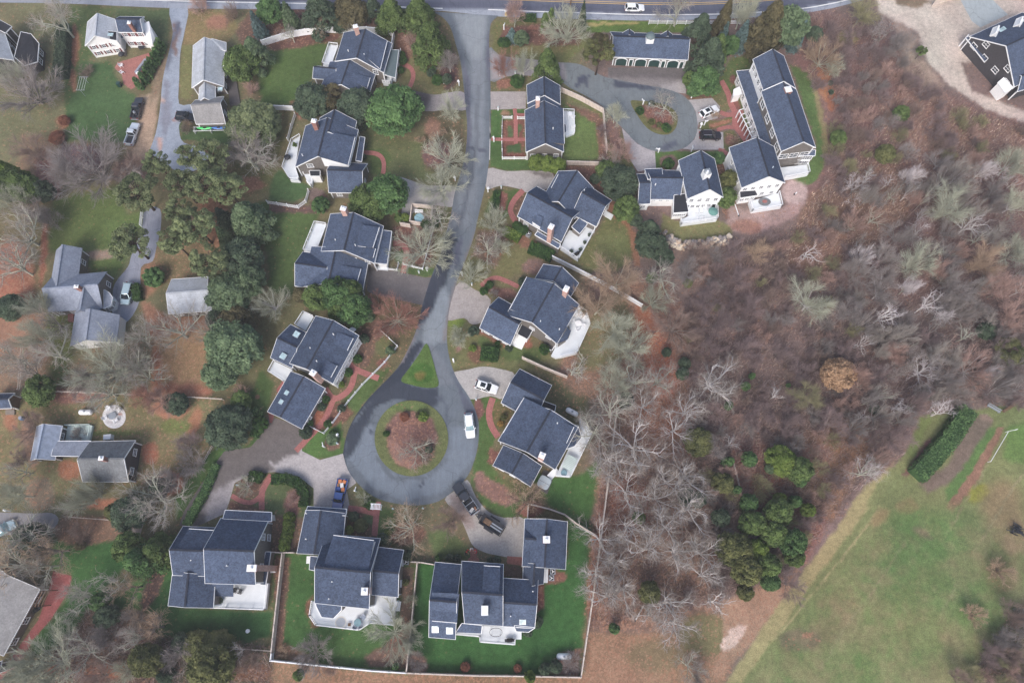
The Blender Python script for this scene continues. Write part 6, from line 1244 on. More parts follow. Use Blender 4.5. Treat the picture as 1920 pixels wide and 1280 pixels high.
BTT = """
50,165,52,9,fan,grey,grey;105,30,42,11,oak,lichen,pale;20,140,32,8,haze,lichen,pale;172,314,66,8,fan,grey,grey;118,312,42,9,haze,grey,grey;60,282,42,6,haze,brown,grey;240,312,34,5,haze,brown,brown;32,432,52,11,oak,lichen,pale;12,372,40,9,haze,lichen,pale;60,395,32,7,haze,grey,grey;20,490,44,11,oak,lichen,pale;85,405,22,7,shrub,grey,grey
66,572,30,9,haze,lichen,pale;95,600,26,9,oak,lichen,grey;62,630,40,10,haze,lichen,pale;85,655,42,11,oak,lichen,pale;20,665,40,11,oak,lichen,pale;50,695,34,10,oak,lichen,grey;200,690,56,9,fan,lichen,pale;235,680,44,10,oak,lichen,pale;262,700,32,9,oak,lichen,pale;255,630,36,10,oak,lichen,pale;322,612,46,11,oak,lichen,pale;384,618,26,9,oak,lichen,pale;190,730,44,9,oak,lichen,pale;150,715,34,6,haze,grey,grey;270,742,30,6,haze,red,brown;300,750,34,5,haze,pinktan,brown
292,935,60,9,oak,lichen,pale;252,945,34,7,shrub,lichen,pale;310,905,34,6,haze,grey,grey;355,865,34,5,shrub,grey,grey;352,830,28,4,haze,purple,brown;150,940,28,9,haze,lichen,pale;166,918,24,9,fan,lichen,pale;130,950,22,8,oak,lichen,pale;22,925,34,10,haze,lichen,pale;25,880,22,9,oak,lichen,pale;55,800,36,5,haze,brown,brown;35,860,24,4,haze,purple,brown;40,1015,52,11,oak,lichen,pale;90,1030,40,10,oak,tan,grey;20,1060,46,11,oak,tan,pale;70,1060,36,10,oak,lichen,pale;150,1000,22,5,haze,brown,brown
205,1105,52,10,snag,lichen,pale;240,1100,34,8,oak,tan,grey;150,1120,38,10,oak,lichen,pale;190,1195,30,6,shrub,grey,grey;285,1178,36,7,oak,tan,grey;248,1200,30,7,oak,lichen,pale;245,1160,24,5,shrub,grey,brown;330,1232,34,6,shrub,grey,grey;90,1245,62,8,fan,lichen,pale;150,1225,44,8,oak,lichen,pale;40,1262,40,8,fan,lichen,pale;180,1270,34,6,haze,brown,grey;225,1262,26,5,shrub,lichen,grey;445,1220,24,6,snag,lichen,white;470,1235,26,5,haze,brown,grey;430,1255,28,5,haze,brown,brown
470,295,48,8,oak,lichen,pale;458,280,36,8,fan,grey,grey;510,570,32,5,fan,lichen,white;450,735,18,3,shrub,pinktan,grey;740,592,40,6,fan,red,pale;707,568,22,5,haze,red,pale;838,293,36,5,fan,lichen,pale;824,345,32,5,fan,lichen,pale;822,400,30,6,oak,lichen,pale;790,465,44,5,fan,lichen,pale;846,200,30,7,haze,lichen,pale;842,115,24,6,haze,grey,pale;770,72,18,5,shrub,pinktan,pale;660,60,22,6,snag,lichen,pale;545,62,26,5,snag,lichen,pale;600,50,22,5,snag,tan,pale;470,165,18,3,haze,pinktan,brown;790,262,10,1.6,haze,tan,brown;832,248,9,1.4,haze,tan,brown;810,258,9,1.4,haze,tan,brown
1065,48,42,7,fan,lichen,pale;965,22,26,8,haze,pinktan,pale;945,120,28,7,haze,red,pale;982,118,24,8,haze,lichen,white;1030,60,18,3,haze,pinktan,brown;1000,55,12,2,haze,rust,brown;925,415,26,5,fan,lichen,pale;915,462,32,6,oak,lichen,pale;940,462,22,5,haze,lichen,pale;883,512,22,5,fan,lichen,pale;860,633,24,5,haze,lichen,pale;926,548,10,2,shrub,grey,grey
1250,190,28,6,oak,lichen,pale;1155,212,26,6,haze,lichen,pale;1165,285,32,6,haze,pinktan,brown;1150,300,20,5,oak,lichen,pale;1105,345,0,0,x,x,x;1275,12,38,10,oak,lichen,pale;1395,18,36,10,haze,lichen,pale;1155,20,0,0,x,x,x;1155,525,58,7,haze,tan,pale;1120,575,52,7,haze,tan,pale;1155,620,52,7,haze,lichen,pale;1225,560,24,6,fan,lichen,pale;1245,515,42,6,oak,lichen,pale;1290,510,32,5,haze,grey,grey;1265,610,36,6,fan,brown,grey;1345,605,38,6,haze,purple,grey;1335,715,54,9,oak,lichen,white;1290,770,36,7,oak,lichen,white;1075,690,44,8,snag,lichen,pale;1180,650,38,7,fan,lichen,pale;1190,710,42,8,oak,lichen,pale;1150,715,44,8,haze,lichen,pale;1235,710,36,8,oak,lichen,pale;1150,770,46,9,oak,lichen,pale;1210,755,36,7,oak,lichen,white;1118,805,42,8,oak,lichen,pale
1195,835,58,10,oak,lichen,white;1160,860,42,9,oak,lichen,white;1270,800,40,8,oak,grey,white;1290,888,48,10,oak,lichen,white;1255,900,38,9,oak,lichen,white;1180,920,46,9,oak,lichen,white;1235,930,36,9,oak,lichen,white;1300,950,48,10,oak,lichen,white;1255,985,44,9,oak,lichen,white;1180,985,38,8,oak,lichen,white;1130,1010,42,9,oak,lichen,white;1215,1030,50,10,oak,lichen,white;1270,1030,44,10,oak,lichen,white;1160,1060,40,9,oak,lichen,white;1120,1075,36,8,oak,lichen,white;1140,1120,44,9,oak,lichen,white;1175,1105,38,9,oak,lichen,white;1255,1130,46,9,oak,lichen,white;1270,1170,40,8,oak,lichen,white;1320,1035,42,10,oak,lichen,white;1325,1080,34,9,oak,lichen,white;1340,1130,38,8,snag,lichen,white;1220,1155,26,6,oak,lichen,white;1295,1250,32,6,oak,lichen,pale;1310,1270,24,5,haze,grey,grey;1130,870,34,8,oak,lichen,white;1345,840,26,6,haze,grey,white;1375,830,22,6,snag,grey,white;1360,1000,18,6,shrub,grey,grey;1378,1010,16,5,haze,grey,white;1480,1095,34,4,haze,purple,grey
990,942,38,6,oak,tan,brown;775,838,36,5,oak,brown,pale;770,985,42,6,oak,tan,pale;848,975,36,5,haze,brown,brown;735,1188,38,6,fan,lichen,pale;585,1222,32,5,fan,grey,grey;780,1240,22,4,haze,grey,grey;775,1100,0,0,x,x,x;770,1125,14,4,shrub,lichen,grey;772,1190,18,4,fan,lichen,pale;460,910,14,3,fan,lichen,white;548,935,16,3,haze,pinktan,grey;680,932,10,3,fan,lichen,white;1072,1243,22,3,shrub,grey,grey;698,1250,0,0,x,x,x;530,1220,12,1.5,haze,tan,brown;620,1255,16,2,haze,brown,brown
1522,565,46,8,haze,lichen,white;1590,585,36,7,haze,grey,grey;1735,692,32,6,oak,white,white;1828,688,32,7,fan,pinktan,white;1720,490,42,8,haze,lichen,pale;1845,490,42,8,haze,tan,grey;1778,385,52,8,haze,lichen,pale;1900,305,40,8,haze,lichen,pale;1865,360,28,6,haze,grey,white;1905,380,32,7,haze,lichen,white;1545,105,30,6,fan,tan,pale;1565,125,22,5,haze,lichen,pale;1660,60,46,8,snag,grey,grey;1620,20,36,7,haze,olive,grey;1690,80,30,6,haze,grey,grey;1520,470,34,7,snag,pinktan,white;1660,590,34,8,snag,white,white;1740,570,30,8,snag,white,white;1765,590,22,6,oak,white,white;1800,540,40,8,haze,grey,grey;1655,545,36,7,haze,grey,white;1690,440,32,7,haze,grey,grey;1620,640,26,7,snag,grey,white;1770,770,38,7,snag,white,white;1690,760,28,6,snag,white,white;1620,780,20,5,snag,grey,white;1610,510,34,7,haze,grey,grey;1880,540,46,8,haze,pinktan,grey;1905,470,36,7,haze,lichen,grey;1820,420,34,7,oak,grey,white;1900,600,40,7,haze,pinktan,grey;1660,480,34,6,haze,grey,grey;1780,480,30,6,haze,grey,white;1460,660,24,5,haze,purple,grey;1455,740,22,5,snag,grey,white;1515,745,36,6,haze,olive,grey;1400,650,28,5,haze,purple,brown;1680,820,36,5,haze,purple,brown;1560,790,34,5,haze,purple,grey;1410,575,28,5,haze,purple,brown;1330,560,34,5,haze,purple,grey;1900,700,26,6,haze,grey,grey;1905,750,22,5,haze,purple,grey;1640,700,28,5,haze,purple,grey;1700,600,24,5,haze,grey,grey;1330,650,24,5,haze,purple,grey;1440,560,24,4,haze,brown,grey;1385,520,30,4,haze,purple,brown;1580,350,24,3,haze,purple,grey;1560,300,22,3,haze,purple,grey;1500,700,24,4,haze,purple,grey;1590,660,26,5,haze,purple,grey;1740,640,26,5,haze,purple,grey;1840,580,26,5,haze,grey,grey;1310,470,28,4,haze,brown,brown;1375,470,28,4,haze,purple,brown;1420,470,30,4,haze,tan,brown;1850,740,24,4,haze,purple,grey;1340,770,22,5,haze,purple,grey;1420,780,30,5,haze,purple,grey;1480,800,26,5,haze,purple,grey;1880,1070,18,3,fan,tan,brown;1832,1155,20,3,fan,tan,brown;144,812,16,2.5,shrub,grey,grey;1800,1270,24,4,haze,brown,brown;1900,1150,26,4,haze,brown,brown;1860,1220,26,4,haze,purple,brown;1900,1230,24,4,haze,brown,brown
1215,60,0,0,x,x,x;945,1045,0,0,x,x,x;350,240,16,3,haze,brown,brown;370,5,20,5,shrub,pinktan,brown;430,15,18,6,shrub,brown,brown;160,132,18,2,shrub,brown,brown;1345,205,0,0,x,x,x;1380,262,10,1.5,shrub,tan,brown;1340,215,12,1.5,haze,tan,brown;960,240,0,0,x,x,x;1130,245,14,3,haze,purple,brown
"""
def vegetation():
    rng = random.Random(5)
    for tok in EVT.replace("\n", ";").split(";"):
        t = tok.split(",")
        if len(t) < 7 or t[4] == 'x': continue
        x, y, r, h = map(float, t[:4]); nm = t[6]
        if nm == 'shrub': g, cat = "evergreen shrubs in the gardens", "shrub"
        else: g, cat = ("arborvitae" if nm == 'arborvitae' else "evergreen trees between the houses"), "tree"
        place_ev(nm, cat, t[4], t[5], x, y, r, h, rng.randrange(3), group=g, sy=rng.uniform(.88, 1.12))
    for tok in BTT.replace("\n", ";").split(";"):
        t = tok.split(",")
        if len(t) < 7 or t[4] == 'x' or float(t[2]) == 0: continue
        x, y, r, h = map(float, t[:4]); tw = t[5] if t[5] in TWIG else 'red'; tw = 'ash' if t[4] in ('oak', 'snag') and tw == 'lichen' else tw
        nm = "bare_shrub" if (t[4] == 'shrub' or h <= 3) else "bare_tree"
        place_bare(nm, "shrub" if nm == "bare_shrub" else "tree", t[4], tw, t[6], x, y, r, h, rng.randrange(3), group="leafless shrubs" if nm == "bare_shrub" else "leafless trees")
vegetation()
# ---------------------------------------------------------------- hedges: leafy boxes along a path
def hedge(px, w, h, leaf, label, name="hedge", top=None):
    P = [U(x, y, 0) for x, y in px]; rs = np.random.RandomState(int(px[0][0])); root = thing(name, label, "hedge", P[0], 0, "clipped hedges")
    off = P[0]; pts = []; nrm = []
    mb = MB(); L, R = [], []
    for i, p in enumerate(P):
        d = (P[min(i + 1, len(P) - 1)] - P[max(i - 1, 0)]).normalized(); s = Vector((-d.y, d.x, 0)) * (w / 2 * .85); L.append(p + s - off); R.append(p - s - off)
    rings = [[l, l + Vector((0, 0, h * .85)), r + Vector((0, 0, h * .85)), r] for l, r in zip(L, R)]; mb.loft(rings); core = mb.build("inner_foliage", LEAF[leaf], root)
    tot = 0
    for a, b in zip(P[:-1], P[1:]):
        d = b - a; n = int(d.length * (w + 2 * h) * 26); t = rs.random(n); s = rs.random(n) * (w + 2 * h); dn = d.normalized(); side = np.array([-dn.y, dn.x, 0])
        off2 = np.where(s < h, -w / 2, np.where(s < h + w, s - h - w / 2, w / 2)); z = np.where(s < h, s, np.where(s < h + w, h, 2 * h + w - s))
        rnd = np.clip((z / h) ** 6, 0, 1); off2 = off2 * (1 - .12 * rnd)
        q = np.array(a - off)[None] + np.array(d)[None] * t[:, None] + side[None] * off2[:, None]; q[:, 2] = z; q += rs.normal(size=q.shape) * .09
        nn = np.where((s < h)[:, None], -side[None], np.where((s < h + w)[:, None], np.array([0, 0, 1.0])[None], side[None])) + rs.normal(size=(n, 3)) * .6
        pts.append(q); nrm.append(nn)
    Q = np.concatenate(pts); V, F = quads(rs, Q, np.concatenate(nrm), .26); lum = vnoise(Q[:, 0] * 1.3 + 50, Q[:, 1] * 1.3 + 50, 4) * .7 + .3 * rs.random(len(Q))
    link_mesh("foliage", mesh_np("foliage", V, F, LEAF[leaf], lum), root); return root
hedge([(126, 58), (124, 100), (121, 150)], 2.6, 2.6, 'dark', "tall dark green hedge left of the white clapboard farmhouse")
hedge([(1808, 770), (1775, 822), (1740, 862), (1712, 893)], 3.4, 2.2, 'holly', "broad shaggy green hedge crossing the field's top corner")
hedge([(512, 900), (540, 897), (563, 907), (574, 928), (572, 950)], 1.9, 1.3, 'box', "dark curved hedge right of the forked brick path")
hedge([(470, 893), (484, 893), (494, 899)], 1.9, 1.2, 'box', "short dark hedge left of the forked brick path")
hedge([(258, 536), (261, 552), (262, 565)], 1.6, 1.4, 'box', "small clipped hedge beside the blue grey minivan")
hedge([(945, 435), (975, 450)], 1.9, 1.4, 'lime', "yellow green half of the hedge below the tall pink chimney"); hedge([(992, 466), (1018, 475), (1036, 484)], 2.6, 1.4, 'box', "dark green half of the hedge below the tall pink chimney")
hedge([(932, 362), (930, 385), (924, 402)], 1.4, 1.2, 'box', "narrow dark hedge beside the long reddish flower bed")
hedge([(902, 663), (935, 667)], 2.9, 1.4, 'box', "thick dark hedge on the lawn above the white wagon's drive"); hedge([(476, 770), (492, 785), (478, 820)], 1.6, 1.2, 'holly', "bright green hedge along the wet paver court")
hedge([(812, 415), (818, 428)], 1.2, 1.6, 'box', "short dark hedge by the wooden spa enclosure")
hedge([(688, 941), (699, 950)], 1.7, 1.2, 'box', "small dark hedge left of the white garden arbor"); hedge([(352, 985), (385, 925), (408, 870)], 1.6, 1.0, 'holly', "long low green hedge along the wet paver court's left edge")
hedge([(975, 36), (1005, 38)], 1.8, 1.2, 'box', "low green hedge along the highway verge")
def arbor_row(pts, r, h, label, leaf='box'):
    for i, (x, y) in enumerate(pts):
        o = place_ev("arborvitae", "tree", 'column', leaf, x, y, r, h, i % 3, None, "arborvitae in rows", zk=.5); VEG.pop()
        o["label"] = label
arbor_row([(301, 82), (298, 91), (294, 100), (290, 109), (284, 118), (279, 127), (275, 136), (268, 146), (258, 156)], 8, 3.6, "narrow green arborvitae in the row edging the brick patio", 'holly')
arbor_row([(541, 969), (540, 981), (539, 993), (536, 1004), (533, 1014), (532, 1024)], 12, 2.4, "rounded green arborvitae in the row between two south houses", 'lime')
# ---------------------------------------------------------------- ground cover stuff: reeds and thicket twigs
def in_polys(px, py, polys):
    m = np.zeros(len(px), bool)
    for p in polys: m |= poly_mask(px, py, p, 12) > .3 + .4 * np.random.RandomState(1).random(len(px))
    return m
def scatter_px(rs, n, polys, ex=()):
    px = rs.random(n) * 2100 - 60; py = rs.random(n) * 1420 - 60
    m = in_polys(px, py, polys)
    for p in ex: m &= ~(poly_mask(px, py, p, 8) > .5)
    px, py = px[m], py[m]; t = CAM_H / (FPX * CT + (py - 640) * ST); return np.c_[(px - 960) * t, (FPX * ST - (py - 640) * CT) * t], px, py
WOOD = [[(1480,20),(1580,30),(1660,60),(1740,150),(1850,215),(1960,240),(1960,765),(1850,755),(1760,765),(1725,770),(1690,860),(1620,905),(1560,975),(1505,1050),(1440,1100),(1340,1130),(1100,1180),(1115,1000),(1150,740),(1290,560),(1270,520),(1300,470),(1380,450),(1500,420),(1545,330),(1560,200),(1500,110)], [(1960,1110),(1880,1170),(1800,1300),(1960,1300)], [(100,1230),(170,1140),(290,1190),(510,1210),(510,1300),(100,1300)], [(470,30),(830,22),(760,55),(560,62),(480,100)]]
REED = [[(1640,180),(1745,170),(1850,222),(1960,245),(1960,330),(1760,300),(1700,330)], [(1520,365),(1640,300),(1740,320),(1690,420),(1610,480),(1500,545),(1460,500)], [(1560,300),(1700,200),(1800,260),(1760,340),(1640,360)]]
def blades(name, label, n, polys, h, w, lean, cmap, mname, group=None, flat=0.0):
    rs = np.random.RandomState(len(name)); XY, px, py = scatter_px(rs, n, polys); k = len(XY)
    dens = fbm(XY[:, 0] / 7, XY[:, 1] / 7, 12); keep = rs.random(k) < np.clip((.9 if name == 'thicket' else .7) + 1.5 * dens, .15, 1); XY = XY[keep]; k = len(XY)
    hh = h * (.5 + rs.random(k)); az = rs.random(k) * 6.283 if name != 'reeds' else rs.normal(size=k) * .9 + .9; ln = lean * rs.random(k) + .15
    base = np.c_[XY, rs.random(k) * flat * h]; d = np.c_[np.cos(az) * ln, np.sin(az) * ln, np.ones(k)]; d /= np.linalg.norm(d, axis=1, keepdims=True)
    tip = base + d * hh[:, None]; s = np.c_[-np.sin(az), np.cos(az), np.zeros(k)] * (w * (.6 + .8 * rs.random(k)))[:, None] / 2
    V = np.stack([base - s, base + s, tip + s * .6, tip - s * .6], 1).reshape(-1, 3); F = np.arange(4 * k).reshape(k, 4)
    c = cmap(rs, XY, k); me = mesh_np(name, V, F, None or [mname])
    a = me.attributes.new("Col", 'FLOAT_COLOR', 'FACE'); a.data.foreach_set("color", np.c_[c, np.ones(k)].astype(np.float32).ravel())
    o = bpy.data.objects.new(name, me); COL.objects.link(o); return tag(o, label, "undergrowth", None, "stuff")
def attr_leaf(name):
    m, n, b = nodes_mat(name); a = N(n, "ShaderNodeAttribute", attribute_name="Col"); n.links.new(a.outputs['Color'], b.inputs['Base Color']); b.inputs['Roughness'].default_value = .9; b.inputs['Specular IOR Level'].default_value = .1; return m
TW_M = attr_leaf("thicket_twigs")
def pick(pal, wts):
    P = np.array(pal); wts = np.array(wts) / sum(wts)
    def f(rs, XY, k):
        zone = fbm(XY[:, 0] / 12, XY[:, 1] / 12, 77) * 1.6 + .5; idx = np.clip(np.searchsorted(np.cumsum(wts), np.clip(zone + rs.normal(size=k) * .22, 0, .999)), 0, len(P) - 1)
        return P[idx] * (.7 + .6 * rs.random(k))[:, None]
    return f
blades("thicket", "purple brown leafless thicket filling the marshy wood", 560000, WOOD, .95, .05, 1.5, pick([S(106,88,85), S(150,134,131), S(136,112,106), S(168,148,141), S(136,124,106), S(124,104,101)], [1, 2, 2.4, 1.4, .7, 1.6]), TW_M, flat=.35)
blades("reeds", "straw coloured reeds with pale tips across the marsh", 460000, REED, .42, .08, 1.3, pick([S(136,104,92), S(164,134,116), S(198,172,152), S(224,204,188), S(120,92,82)], [3, 2.5, 1.1, .5, 1.8]), TW_M, flat=.3)
# ================================================================ VEHICLES
PT = {'white': paint_mat("white_car_paint", S(235, 238, 242), .2), 'black': paint_mat("black_car_paint", S(26, 28, 34), .2), 'navy': paint_mat("navy_car_paint", S(58, 84, 142), .2), 'silver': paint_mat("silver_car_paint", S(222, 229, 236), .25, .3), 'grey': paint_mat("dark_grey_car_paint", S(48, 51, 60), .3), 'bluegrey': paint_mat("pale_blue_car_paint", S(178, 200, 208), .25, .3), 'maroon': paint_mat("black_cherry_paint", S(34, 26, 32), .2)}
CGL = glass_mat("car_glass", S(30, 38, 46), .05); LGLASS = glass_mat("pale_car_glass", S(120, 150, 160), .08)
RLAMP = mat("red_tail_lamp", S(140, 30, 34), .3, .1, 6); HLAMP = mat("clear_headlamp", S(220, 226, 230), .2, .05, 6)
def rrect(x, w, z0, z1, k=.82):
    return [Vector((x, -w * k, z0)), Vector((x, w * k, z0)), Vector((x, w, z0 + (z1 - z0) * .25)), Vector((x, w, z0 + (z1 - z0) * .75)), Vector((x, w * .9, z1)), Vector((x, -w * .9, z1)), Vector((x, -w, z0 + (z1 - z0) * .75)), Vector((x, -w, z0 + (z1 - z0) * .25))]
def wheels(root, L, W, xs=None, r=.36):
    for x in xs or (L * .31, -L * .3):
        for s in (-1, 1):
            mb = MB(); mb.tube([(x, s * (W - .24), r), (x, s * W, r)], r, 14); wv = mb.build("wheel", M['black'], root)
            mb = MB(); mb.tube([(x, s * (W - .02), r), (x, s * (W + .02), r)], r * .62, 10); mb.build("rim", M['rim'], wv)
def vehicle(kind, paint, px, py, ang, label, L=4.8, W=.95, H=1.7, name=None, cat=None, sunroof=False, group="parked vehicles", rack=False, glass=None):
    """ang: heading of the nose in the photo, degrees clockwise from photo-up"""
    loc = U(px, py, .8); loc.z = .04
    rz = math.radians(90 - ang); o = thing(name or {"suv": "parked_car", "van": "minivan", "pickup": "pickup_truck"}[kind], label, cat or {"suv": "car", "van": "van", "pickup": "truck"}[kind], loc, rz, group)
    p = PT[paint]; h = L / 2; gl = glass or CGL; b = MB(); belt = H * .58
    if kind == 'pickup':
        b.loft([rrect(h, W * .84, .5, belt * .85), rrect(h - .15, W * .95, .36, belt * .93), rrect(h - 1.2, W, .34, belt * 1.0), rrect(h - 1.5, W, .34, belt * 1.05), rrect(-h * .18, W, .34, belt * 1.05)])
        body = b.build("body", p, o)
        bx0, bx1 = -h * .18, -h + .08; bd = MB()
        for s in (-1, 1): bd.box(((bx0 + bx1) / 2, s * (W - .09), (.36 + belt * 1.05) / 2), (bx0 - bx1, .18, belt * 1.05 - .36))
        bd.box((bx1, 0, (.4 + belt * 1.05) / 2), (.12, 2 * W, belt * 1.05 - .4)); bd.build("bed_side", p, o)
        f = MB(); f.box(((bx0 + bx1) / 2, 0, .62), (bx0 - bx1, 2 * W - .34, .1)); f.build("bed_floor", M['dark'], o)
        mb = MB(); mb.box((-h - .06, 0, .5), (.16, W * 1.8, .2)); mb.build("bumper", M['steel'], o)
        c0, c1 = h - 1.55, -h * .2; rake0, rake1 = .62, .22
    else:
        nose = .95 if kind == 'suv' else .7
        b.loft([rrect(h, W * .72, .42, belt * .7), rrect(h - .12, W * .86, .32, belt * .84), rrect(h - .5, W * .97, .28, belt * .93), rrect(h - nose - .3, W, .26, belt), rrect(-h + .6, W, .26, belt), rrect(-h + .12, W * .92, .32, belt * .98), rrect(-h, W * .8, .42, belt * .85)])
        body = b.build("body", p, o, smooth=False); c0, c1 = h - (1.35 if kind == 'suv' else 1.0), -h + .12; rake0, rake1 = .85, .45
    def sec(x0, x1, w, z): return [Vector((x0, -w, z)), Vector((x0 - .0, w, z)), Vector((x1, w, z)), Vector((x1, -w, z))]
    g = MB(); wr = W * .74
    def ring(x0, x1, w, z): return [Vector((x0 - .06, -w * .8, z)), Vector((x0, 0, z)), Vector((x0 - .06, w * .8, z)), Vector((x0 - .25, w, z)), Vector((x1 + .2, w, z)), Vector((x1, w * .75, z)), Vector((x1, -w * .75, z)), Vector((x1 + .2, -w, z)), Vector((x0 - .25, -w, z))]
    g.loft([ring(c0, c1, W * .95, belt - .02), ring(c0 - rake0, c1 + rake1, wr, H - .06)]); g.build("windows", gl, o)
    rf = MB(); rf.loft([ring(c0 - rake0 + .05, c1 + rake1 - .05, wr + .03, H - .07), ring(c0 - rake0 - .1, c1 + rake1 + .08, wr - .1, H + .02)]); roof = rf.build("roof", p, o)
    pl = MB()
    for s in (-1, 1):
        pl.bar((c0 - .12, s * W * .93, belt), (c0 - rake0, s * (wr + .01), H - .05), .1, .08); pl.bar((c1 + .15, s * W * .93, belt), (c1 + rake1, s * (wr + .01), H - .05), .16, .1)
        xm = (c0 + c1) / 2 - .1; pl.bar((xm, s * W * .955, belt), (xm, s * (wr + .012), H - .05), .1, .06)
    pl.build("pillars", p, body)
    if sunroof: mb = MB(); xm = (c0 - rake0 + c1 + rake1) / 2; mb.box((xm + .15, 0, H + .02), ((c0 - rake0 - c1 - rake1) * .55, wr * 1.25, .03)); mb.build("sunroof", CGL, roof)
    if rack:
        mb = MB()
        for s in (-1, 1): mb.bar((c0 - rake0 - .2, s * wr * .9, H + .07), (c1 + rake1 + .2, s * wr * .9, H + .07), .05)
        mb.build("roof_rail", M['steel'], roof)
    for s in (-1, 1):
        mb = MB(); mb.box((h - .12, s * W * .66, belt * .74), (.18, .34, .16)); mb.build("headlight", HLAMP, o)
        mb = MB(); mb.box((-h + .02, s * W * .72, belt * .8), (.12, .26, .3)); mb.build("tail_light", RLAMP, o)
        mb = MB(); mb.box((c0 - .4, s * (W + .1), belt + .1), (.14, .22, .16)); mb.build("wing_mirror", p, o)
    wheels(o, L, W); return o
vehicle('suv', 'white', 880.5, 797, 173, "white saloon car driving on the turning circle", L=4.9, W=.94, H=1.5, name="car", sunroof=False, glass=LGLASS, group="cars")
o = vehicle('suv', 'white', 912, 725, 108, "white wagon with black sunroof on pale paver drive", L=4.6, W=.95, H=1.6, sunroof=True)
vehicle('suv', 'white', 1330, 209, 63, "white crossover with glass roof parked beside the brick paths", L=4.6, W=.95, H=1.65, sunroof=True)
vehicle('suv', 'maroon', 1332, 254, 92, "black estate car with roof rails parked below the white crossover", L=4.9, W=.97, H=1.75, rack=True)
vehicle('van', 'bluegrey', 239, 550, 184, "pale blue grey minivan on the smooth grey drive", L=4.9, W=.98, H=1.8, rack=False)
vehicle('suv', 'black', 348, 219, 95, "dark navy off roader nosing under the kayak garage", L=4.6, W=.95, H=1.8, glass=CGL)
o = vehicle('pickup', 'grey', 257, 203, 3, "dark grey pickup with loaded bed on the dirt verge", L=5.6, W=.98, H=1.85)
for k, (x, y) in enumerate(((-1.2, .3), (-1.7, -.3), (-2.2, .2))): tag(copy_o := MB().lathe([(.3, 0), (.34, .3), (.2, .55)], n=10).build("bundle", M['dark' if k else 'steel']), f"{('pale','black','dark')[k]} bundle in the dark grey pickup's bed, {('nearest the cab','in the middle','by the tailgate')[k]}", "bundle", "bundles in pickup bed"); R_ = Matrix.Rotation(o.rotation_euler.z, 3, 'Z'); copy_o.location = o.location + R_ @ Vector((x, y, .68))
vehicle('pickup', 'silver', 248, 251, 8, "white pickup with empty dark bed near the bare tree", L=5.6, W=.98, H=1.85)
pk = vehicle('pickup', 'navy', 637, 928, 188, "navy blue pickup with orange and white boxes in its bed", L=6.0, W=1.0, H=1.9)
tk = vehicle('pickup', 'grey', 873, 934, -36, "dark work truck with ladder rack hitched to a black trailer", L=6.4, W=1.0, H=1.95)
mb = MB()
for x in (-1.3, -2.9):
    mb.bar((x, -.9, 1.75), (x, .9, 1.75), .08)
    for s in (-1, 1): mb.bar((x, s * .9, 1.1), (x, s * .9, 1.75), .08)
for s in (-1, 1): mb.bar((-.2, s * .9, 1.78), (-3.1, s * .9, 1.78), .07)
mb.build("ladder_rack", M['steel'], tk)
# load in the beds: top-level boxes
BXC = [mat("orange_box", S(206, 128, 84), .7, .15, 4), mat("white_box", S(226, 222, 218), .7, .1, 4), mat("blue_box", S(64, 90, 150), .7, .15, 4), mat("brown_box", S(150, 110, 86), .8, .2, 4)]
def load(root, spec, z, label, group, name="box", cat="box"):
    R = Matrix.Rotation(root.rotation_euler.z, 3, 'Z')
    for i, (x, y, sx, sy, sz, c, rz, lab) in enumerate(spec):
        b = MB(); b.box((0, 0, sz / 2), (sx, sy, sz)); b.box((0, 0, sz + .01), (sx * 1.02, sy * 1.02, .04)); b.box((0, 0, sz + .035), (sx * .12, sy, .012))
        o = b.build(name, BXC[c]); o.location = root.location + R @ Vector((x, y, z)); o.rotation_euler = (0, 0, root.rotation_euler.z + rz); tag(o, lab, cat, group)
load(pk, [(-1.0, .45, .7, .6, .5, 0, .2, "orange box behind the navy cab, right of the other"), (-1.05, -.4, .7, .7, .4, 2, -.1, "blue box behind the navy cab in the pickup bed"), (-1.8, .1, .8, .6, .55, 1, .3, "white box in the middle of the navy pickup's bed"), (-1.75, -.6, .5, .4, .5, 3, 0, "brown box against the navy pickup's bed side"), (-2.5, .4, .6, .6, .5, 0, -.3, "orange box at the navy pickup's tailgate corner"), (-2.45, -.4, .7, .6, .45, 0, .15, "wide orange box by the navy pickup's tailgate")], .68, "", "boxes in the navy pickup bed")
load(tk, [(-2.4, .3, .5, .9, .3, 1, .3, "white board bundle in the work truck's bed"), (-2.6, -.4, .8, .3, .3, 3, -.2, "brown timber bundle in the work truck's bed")], .68, "", "boards in the work truck bed", "board_bundle", "boards")
# trailer
loc = U(922, 983, .6); loc.z = .03; tr = thing("dump_trailer", "black dump trailer carrying timber on the pale drive", "trailer", loc, math.radians(90 + 58 + 0), None)
mb = MB(); mb.box((0, 0, .62), (4.4, 2.0, .12)); mb.build("bed_floor", M['dark'], tr)
mb = MB()
for s in (-1, 1): mb.box((0, s * 1.0, .95), (4.4, .1, .7))
mb.box((2.2, 0, .95), (.1, 2.0, .7)); mb.build("bed_side", M['dark'], tr)
mb = MB(); mb.box((-2.35, 0, .8), (.12, 2.1, .5)); mb.build("tailgate", M['black'], tr)
mb = MB(); mb.bar((2.2, .6, .5), (3.6, 0, .5), .14); mb.bar((2.2, -.6, .5), (3.6, 0, .5), .14); mb.box((2.75, 0, .75), (.6, .7, .4)); mb.build("drawbar", M['dark'], tr)
wheels(tr, 4, 1.32, (-.5, .45), .36)
for s in (-1, 1): mb = MB(); mb.box((0, s * 1.2, .8), (2.0, .34, .06)); mb.build("fender", M['dark'], tr)
R = Matrix.Rotation(tr.rotation_euler.z, 3, 'Z')
